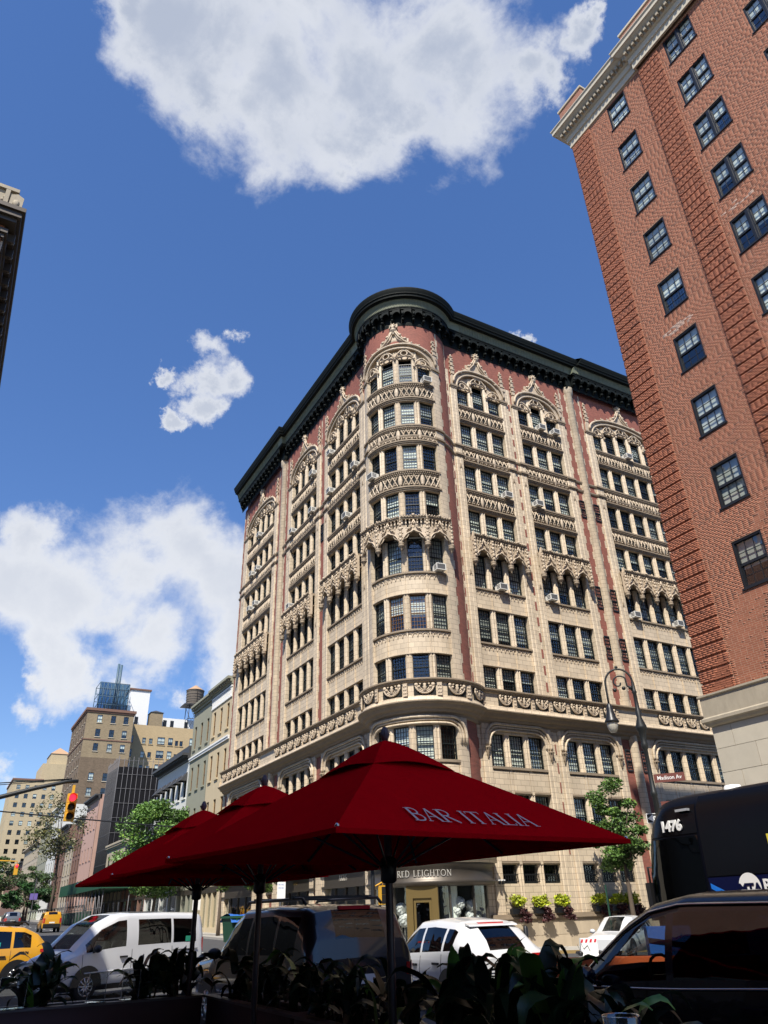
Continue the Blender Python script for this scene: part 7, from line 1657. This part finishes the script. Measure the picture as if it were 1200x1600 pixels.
# ------------------------------------------------------------------ trees
def leaf_mesh(name, centers, sizes, mat_, n_per, leaf, seed, base=(0.065,0.125,0.028), flat=0.6, dark=0.5):
    g = np.random.default_rng(seed); P = []; C = []
    for c, s in zip(centers, sizes):
        k = int(n_per); d = g.normal(0, 1, (k,3)); d /= np.linalg.norm(d, axis=1)[:,None]; r = g.random(k)**0.45
        P.append(np.array(c)+d*r[:,None]*np.array([s,s,s*flat])); C.append(np.full(k, g.normal(1, 0.22)))
    P = np.concatenate(P); C = np.concatenate(C); n = len(P)
    a = g.normal(0,1,(n,3)); a[:,2] *= 0.5; a /= np.linalg.norm(a,axis=1)[:,None]; t = g.normal(0,1,(n,3)); b_ = np.cross(a,t); b_ /= np.linalg.norm(b_,axis=1)[:,None]
    L = leaf*g.uniform(0.6,1.3,n)[:,None]; V = np.stack([P-a*L*0.5, P+b_*L*0.26, P+a*L*0.5, P-b_*L*0.26],1).reshape(-1,3)
    cols = np.array(base)[None]*(C*g.normal(1,0.18,n)).clip(0.35,1.9)[:,None]; yl = g.random(n) < 0.08; cols[yl] *= np.array([1.7,1.4,1.0])
    return np_mesh(name, V, np.arange(n*4).reshape(-1,4), mat_, np.repeat(cols,4,0))
def tree(name, label, x, y, trunk_h, crown, leaf, n_per, seed, base=(0.065,0.125,0.028), lean=(0,0), r0=0.16, nclump=26):
    """crown: (cx, cy, cz, rx, ry, rz) relative to the foot of the trunk"""
    g = random.Random(seed); z0 = gz(x,y)+0.14; t = thing(name, label, 'tree', (x,y,z0))
    cx, cy, cz, rx, ry, rz_ = crown; cs = []; ss = []
    for i in range(nclump):
        while True:
            p = [g.uniform(-1,1) for _ in range(3)]
            q = sum(v*v for v in p)
            if 0.12 < q < 1: break
        cs.append((cx+p[0]*rx, cy+p[1]*ry, cz+p[2]*rz_)); ss.append(g.uniform(0.20,0.36)*min(rx,rz_)*1.25)
    tr = MB(); top = (cx*0.6+lean[0], cy*0.6+lean[1], cz-rz_*0.1); tr.tube([(0,0,-0.1),(lean[0]*0.2,lean[1]*0.2,trunk_h*0.5),(cx*0.3+lean[0]*0.5,cy*0.3,trunk_h),top],[r0,r0*0.8,r0*0.62,r0*0.25],8)
    for c in cs[::2]:
        s = g.uniform(0.35,1.0); base_p = Vector((cx*0.3+lean[0]*0.5,cy*0.3,trunk_h)).lerp(Vector(top), s*0.8); mid = base_p.lerp(Vector(c),0.5)+Vector((0,0,-0.15*rz_)); tr.tube([base_p,mid,c],[r0*0.35,r0*0.22,r0*0.07],5)
    tr.build('trunk', M['bark'], t); put('crown', leaf_mesh('crown', cs, ss, M['leaf'], n_per, leaf, seed, base), t); return t
tree('ginkgo_tree','bright green street tree in front of the black netting, left of the umbrellas',19.6,82,3.5,(0.3,0,6.8,3.9,3.2,5.2),0.30,480,11,(0.10,0.20,0.04),nclump=44,r0=0.2)
tree('street_tree','green street tree beside the lamp post, between the umbrella tip and the bus',33.3,32.6,3.2,(0,0,5.9,1.6,1.5,2.5),0.18,360,12,(0.075,0.15,0.03),nclump=34)
tree('street_tree','thin crowned tall street tree with bare lower branches far up the avenue',14.7,118,8.0,(-0.4,0,11.8,4.2,3.5,4.2),0.34,95,13,(0.10,0.105,0.035),r0=0.24,nclump=34)
tree('small_tree','small tree under the umbrellas in front of the avenue shops',19.4,52.5,2.4,(0,0,4.3,2.2,2.0,1.5),0.22,220,14,(0.085,0.15,0.03))
tree('small_tree','small tree further left under the umbrellas beside the tall stone door',19.4,60.5,2.4,(0,0,4.4,1.9,2.0,1.6),0.22,220,15,(0.08,0.14,0.03))
for k, (x, y, h, lb, bs_c) in enumerate(((4.5,155,7.0,'dark leafy tree at the far left edge of the avenue',(0.05,0.085,0.028)),(0.0,112,5.0,'large leafy tree overhanging the left edge above the parked cars',(0.055,0.085,0.028)),(8.6,150,6.5,'leafy tree left of the thin crowned tree',(0.055,0.095,0.028)),(13.6,140,4.0,'dark green round tree low beside the purple banner',(0.03,0.085,0.022)),(17.5,175,6,'hazy green tree behind the round dark tree',(0.055,0.095,0.03)))):
    tree('street_tree', lb, x, y, h*0.5, (0,0,h,4.2,4,h*0.55), 0.42, 200, 20+k, bs_c, r0=0.25)
ban = thing('purple_banner','purple banner on a pole beside the dark round tree','banner',(13.4,128,gz(13,128))); b = MB(); b.lathe([(0.08,0),(0.07,6)],8); b.build('pole', M['alloy'], ban); b = MB(); b.box(-0.5,0.5,-0.06,-0.02,3.3,4.1); b.build('cloth', mat('purple_cloth',(0.16,0.12,0.38),0.7), ban)
far_l = thing('street_lamp','far street lamp with a white globe among the left trees','street lamp',(5.4,98,gz(5,98))); b = MB(); b.lathe([(0.12,0),(0.08,0.6),(0.06,8.2)],8); b.build('post', M['lampp'], far_l); b = MB(); b.blob((0,0,8.4),0.3,seg=10,rings=6); b.build('globe', M['signw'], far_l)
ftl = thing('traffic_light','small far traffic light showing red above the avenue','traffic light',(8.2,101,gz(8,101))); b = MB(); b.box(-0.2,0.2,-0.15,0.15,5.6,6.7); b.tube([(0,0,6.7),(0,0,7.0),(-7,0,7.2)],0.06,5); b.build('housing', M['tlyel'], ftl); b = MB(); b.blob((0,-0.2,6.5),0.17,0.06,0.17,seg=10); b.build('red_lens', bpy.data.materials['lit_red'], ftl)

# ------------------------------------------------------------------ flower boxes on the stone ledge
for k, (x, lb) in enumerate(((27.85,'flower box with chartreuse and burgundy plants nearest the curved shop window'),(29.43,'flower box with chartreuse and burgundy plants, second from the shop window'),(30.95,'flower box with chartreuse and burgundy plants, left of the thin green post'),(33.75,'flower box with chartreuse and burgundy plants, right of the thin green post'),(35.0,'shaded flower box before the tree shadow'),(36.3,'flower box hidden furthest right beside the bus'))):
    t = thing('flower_box', lb, 'flower box', (x,YS-0.32,1.45), 0, 'flower boxes on the stone ledge'); g = random.Random(k)
    b = MB(); b.box(-0.5,0.5,-0.13,0.13,0.0,0.26); b.build('trough', M['iron'], t)
    put('chartreuse_plant', leaf_mesh('chartreuse_plant',[(g.uniform(-0.42,0.36),g.uniform(-0.18,0.08),0.42+g.uniform(0,0.40)) for _ in range(20)],[0.24]*20,M['plant_y'],40,0.15,40+k,(0.36,0.42,0.02)), t)
    put('burgundy_plant', leaf_mesh('burgundy_plant',[(g.uniform(-0.05,0.5),-0.16-g.uniform(0,0.10),0.25-g.uniform(0,0.6)) for _ in range(16)],[0.20]*16,M['plant_y'],40,0.14,60+k,(0.055,0.014,0.016)), t)
    b = MB(); b.tube([(-0.7,0.12,0.30),(0.7,0.12,0.30)],0.012,4); b.tube([(-0.7,0.12,0.46),(0.7,0.12,0.46)],0.012,4); b.build('rail', M['iron'], t)

# ------------------------------------------------------------------ terrace: umbrellas, planters, plants, table things
def umbrella(cx, cy, rot, hem, apex, lb, letters=None, h=1.5):
    t = thing('patio_umbrella', lb, 'umbrella', (cx,cy,0), rot, 'red patio umbrellas in a row')
    cor = [(-h,-h),(h,-h),(h,h),(-h,h)]
    cw_ = apex-0.07; vh = 0.13            # canopy stops at a vent ring, cap above
    def surf(k, s, v):                    # panel k, s along the hem 0..1, v up 0..1
        a, c = Vector((*cor[k],0)), Vector((*cor[(k+1)%4],0)); p = a.lerp(c, s)
        edge = abs(2*s-1); 
        z = hem + (cw_-hem)*v + 0.012*math.sin(math.pi*v)
        q = p*(1-v); inset = 0.05*(1-edge**2)*(1-v); d = -Vector((p.x,p.y,0)).normalized() if True else 0
        nrm = Vector(((0,-1,0),(1,0,0),(0,1,0),(-1,0,0))[k]); q = q - nrm*inset
        return (q.x, q.y, z)
    for k in range(4):
        b = MB(); b.grid(lambda s, v: surf(k, s, v*0.90), 16, 12); b.build('canopy_panel', M['umb'], t)
    b = MB()                              # hem binding, a little drop
    for k in range(4): b.grid(lambda s, v: (lambda p: (p[0]*1.0, p[1]*1.0, p[2]-0.035*v))(surf(k, s, 0)), 16, 1)
    b.build('hem', M['umb'], t)
    b = MB(); r_c = 0.48                   # scalloped vent cap
    for k in range(4):
        def cap(s, v):
            a, c = Vector((*cor[k],0))*(r_c/h), Vector((*cor[(k+1)%4],0))*(r_c/h); p = a.lerp(c, s)*(1-v)
            return (p.x, p.y, apex-0.012 - 0.335*(1-v)**1.3 + (0.05*abs(math.sin(math.pi*s))*(1-v)**3))
        b.grid(cap, 10, 6)
    b.build('vent_cap', M['umb'], t)
    b = MB(); b.lathe([(0.036,0.0),(0.036,apex-0.05)],14); b.build('pole', M['pole'], t)
    b = MB(); b.lathe([(0.05,hem-0.28),(0.075,hem-0.26),(0.075,hem-0.08),(0.05,hem-0.06)],12); b.build('hub', M['black'], t); b = MB(); b.lathe([(0.05,apex-0.36),(0.07,apex-0.34),(0.07,apex-0.24),(0.05,apex-0.22)],12); b.build('hub', M['black'], t)
    for k in range(8):
        a = cor[k//2] if k % 2 == 0 else tuple((cor[k//2][i]+cor[(k//2+1)%4][i])/2 for i in (0,1))
        b = MB(); b.tube([(a[0]*0.03,a[1]*0.03,apex-0.25),(a[0]*0.94,a[1]*0.94,hem-0.005+0.0)],0.014,5); b.build('rib', M['black'], t)
        b = MB(); b.tube([(a[0]*0.04,a[1]*0.04,hem-0.15),(a[0]*0.5,a[1]*0.5,(apex+hem)/2-0.19)],0.011,5); b.build('strut', M['pole'], t)
        if k % 2 == 0: b = MB(); b.blob((a[0]*0.985,a[1]*0.985,hem+0.012),0.018,seg=8); b.build('grommet', M['chrome'], t)
    b = MB(); b.lathe([(0.02,-0.03),(0.03,0.0),(0.05,0.03),(0.052,0.07),(0.035,0.12),(0.012,0.15),(0,0.155)],12)
    for i in range(12): a = i*math.pi/6; b.tube([(0.03*math.cos(a),0.03*math.sin(a),0.0),(0.056*math.cos(a),0.056*math.sin(a),0.06),(0.02*math.cos(a),0.02*math.sin(a),0.145)],0.006,4)
    fo_ = b.build('finial', M['rim'], t, (0,0,apex-0.01)); fo_.scale = (0.85,0.85,0.85)
    b = MB(); b.box(-0.3,0.3,-0.3,0.3,gz(cx,cy)+0.0,gz(cx,cy)+0.06); b.build('base', M['iron'], t)
    if letters:
        Hh = 0.19; ww = roman_w(letters, 0.05)*Hh
        def fn(u, v, d):
            s = 0.465 + (u*Hh-ww/2)/(2*h*(1-0.16)); vv = 0.078+v*Hh/1.75; p = surf(0, 0.5+(s-0.5)*(1-0.13)/(1-vv), vv); return (p[0], p[1]-0.012-d*1.5, p[2]+0.012)
        roman(letters, fn, 'lettering', M['letter'], t, 0.05)
    return t
umbrella(3.69,6.56,0.115,2.22,3.235,'red patio umbrella in front with BAR ITALIA lettering','BAR ITALIA',1.56)
umbrella(3.66,9.85,0.06,2.24,3.27,'second red patio umbrella, half hidden behind the lettered one')
umbrella(3.64,12.55,0.06,2.24,3.27,'third red patio umbrella at the far end of the row')
def planter(x0, x1, y0, y1, lb, z=0.70):
    t = thing('planter', lb, 'planter', (0,0,0), 0, 'planter boxes round the terrace'); b = MB(); e = 0.04
    b.box(x0,x1,y0,y0+e,0,z); b.box(x0,x1,y1-e,y1,0,z); b.box(x0,x0+e,y0+e,y1-e,0,z); b.box(x1-e,x1,y0+e,y1-e,0,z); b.build('box', M['planter'], t)
    b = MB(); q = 0.05
    b.box(x0-q,x1+q,y0-q,y0+0.09,z,z+0.03); b.box(x0-q,x1+q,y1-0.09,y1+q,z,z+0.03); b.box(x0-q,x0+0.09,y0+0.09,y1-0.09,z,z+0.03); b.box(x1-0.09,x1+q,y0+0.09,y1-0.09,z,z+0.03); b.build('rim', M['rim'], t)
    b = MB(); b.box(x0+e,x1-e,y0+e,y1-e,0,z-0.05); b.build('soil', M['soil'], t)
planter(3.90,4.40,9.3,12.45,'long dark planter box on the street side of the terrace, far half'); planter(3.90,4.40,5.9,9.2,'long dark planter box on the street side of the terrace, near half'); planter(3.90,4.40,2.2,5.8,'dark planter box under the big front plants')
planter(-1.2,3.84,12.5,13.0,'dark planter box closing the far end of the terrace')
# strap leaved plants: every leaf is a piece of its own
def strap_leaf(L, wmax, droop, twist, seed):
    g = random.Random(seed); b = MB(); n = 10; pts = []
    for i in range(n+1):
        t = i/n; ang = R(72)-droop*t*t; pts.append((t, ang))
    x = z = 0.0; cl = []
    for i, (t, ang) in enumerate(pts):
        cl.append((x, z, ang, t)); x += L/n*math.cos(ang); z += L/n*math.sin(ang)
    vs = []
    for (x, z, ang, t) in cl:
        w = wmax*(math.sin(math.pi*min(1, 0.10+0.90*t)**0.75))**0.8*(1-0.05*t) if t < 1 else 0.004; tw = twist*t; wav = 0.012*math.sin(t*17+seed)
        for s in (-1,-0.5,0,0.5,1):
            fold = 0.20*w*abs(s); vs.append((x-math.sin(ang)*fold*0, s*w*math.cos(tw), z+fold*math.cos(ang)+s*w*math.sin(tw)+wav*abs(s)))
    b.add(vs, [(i*5+j,i*5+j+1,(i+1)*5+j+1,(i+1)*5+j) for i in range(n) for j in range(4)], 0, True); return b
LV = [strap_leaf(L, w, d, tw, i) for i, (L, w, d, tw) in enumerate(((0.60,0.075,1.6,0.4),(0.72,0.085,2.4,-0.5),(0.52,0.070,1.1,0.2),(0.78,0.080,3.0,0.6),(0.64,0.090,2.1,-0.3),(0.46,0.062,0.8,0.1),(0.70,0.078,2.7,0.9)))]
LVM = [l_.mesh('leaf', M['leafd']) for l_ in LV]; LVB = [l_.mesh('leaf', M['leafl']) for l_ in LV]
def plant(x, y, z, n, scale, lb, seed, bright=0.08):
    g = random.Random(seed); t = thing('strap_leaf_plant', lb, 'plant', (x,y,z), 0, 'strap leaved plants in the planters')
    for c in range(3):
        b = MB(); b.tube([(0.05*c,0.04*c,-0.05),(0.16*c-0.16+g.uniform(-.05,.05),g.uniform(-.05,.05),0.40*scale)],0.014,6); b.build('stem', M['bark'], t)
    for i in range(n):
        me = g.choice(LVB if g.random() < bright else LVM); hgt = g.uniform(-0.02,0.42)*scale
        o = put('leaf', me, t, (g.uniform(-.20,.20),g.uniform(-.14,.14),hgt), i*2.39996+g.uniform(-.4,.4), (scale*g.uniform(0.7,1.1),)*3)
        o.rotation_euler[1] = g.uniform(-0.25,0.85)
PL = [(1.62,12.75,0.68,30,0.92,'dark leafy plant in the far planter at the bottom left'),(3.10,12.75,0.68,26,0.84,'dark leafy plant in the far planter just left of the third umbrella pole'),(3.52,12.75,0.68,24,0.80,'dark leafy plant in the far planter at its right corner'),
      (4.15,11.6,0.68,22,0.80,'dark leafy plant between the two far umbrella poles'),(4.15,10.5,0.68,22,0.80,'dark leafy plant just right of the second umbrella pole'),(4.15,9.6,0.68,22,0.80,'dark leafy plant in front of the grey SUV side window'),
      (4.15,8.7,0.68,22,0.80,'dark leafy plant in front of the grey SUV rear window'),(4.15,8.0,0.68,22,0.78,'dark leafy plant left of the front umbrella pole'),(4.15,7.2,0.68,20,0.74,'dark leafy plant behind the front umbrella pole'),
      (4.15,6.2,0.68,26,0.95,'dark leafy plant right of the front umbrella pole'),(4.15,5.5,0.68,26,1.0,'big leafy plant before the white crossover, left one'),(4.15,4.9,0.68,26,1.0,'big leafy plant before the white crossover, middle one'),(4.15,4.35,0.68,24,0.76,'big leafy plant before the white crossover, nearest the navy SUV')]
for k, (x, y, z, n, s, lb) in enumerate(PL): plant(x, y, z, int(n*1.7), s, lb, 100+k, 0.06 if k < 9 else 0.16)
def bright_leaf_plant(x, y, z, lb, specs):
    t = thing('bright_leaf_plant', lb, 'plant', (x,y,z), 0, 'bright leaves in the foreground')
    for (k, rz_, sc_, tilt) in specs:
        o = put('leaf', LVB[k], t, (0,0,0), rz_, (sc_,)*3); o.rotation_euler[1] = tilt
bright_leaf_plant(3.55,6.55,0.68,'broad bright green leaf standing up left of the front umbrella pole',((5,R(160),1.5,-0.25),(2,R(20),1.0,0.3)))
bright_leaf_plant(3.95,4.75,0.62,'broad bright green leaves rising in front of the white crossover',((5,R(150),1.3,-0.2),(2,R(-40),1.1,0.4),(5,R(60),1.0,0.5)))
# clear acrylic menu stands on the far rim, a glass on the near table
def stand(x, y, lb, w=0.24, h=0.36, rz_=0.1):
    t = thing('menu_stand', lb, 'menu stand', (x,y,0.73), rz_, 'clear menu stands on the planter rim'); b = MB(); b.box(-w/2,w/2,-0.006,0.006,0.012,h); b.build('panel', M['clearglass'], t)
    b = MB(); b.box(-w/2,w/2,-0.09,0.09,0.0,0.012); b.build('foot', M['clearglass'], t)
    b = MB(); 
    for (x0_,x1_,z0_,z1_) in ((-w/2-0.004,-w/2,0.0,h),(w/2,w/2+0.004,0,h),(-w/2,w/2,h,h+0.004)): b.box(x0_,x1_,-0.008,0.008,z0_,z1_)
    b.build('edge', M['lens'], t)
stand(2.34,12.52,'clear acrylic menu stand left of the white van door on the planter rim'); stand(2.80,12.53,'clear acrylic menu stand below the white van door handle'); stand(1.26,12.50,'clear acrylic menu stand at the bottom left corner',0.34)
tb = thing('terrace_table','tall dark round terrace table at the bottom right holding a glass','table',(1.40,1.45,0)); b = MB(); b.lathe([(0.28,1.315),(0.30,1.32),(0.30,1.335),(0,1.338)],28); b.build('tabletop', M['black'], tb); b = MB(); b.lathe([(0.22,0.14),(0.2,0.17),(0.03,0.2),(0.03,1.32)],14); b.build('pedestal', M['iron'], tb)
gl = thing('water_glass','clear drinking glass at the bottom edge before the navy SUV door','glass',(1.385,1.444,1.338)); b = MB(); b.lathe([(0.0,0.008),(0.030,0.008),(0.036,0.09),(0.0385,0.15),(0.040,0.152),(0.041,0.15),(0.039,0.09),(0.033,0.0),(0.0,0.0)],28); b.build('cup', M['clearglass'], gl)
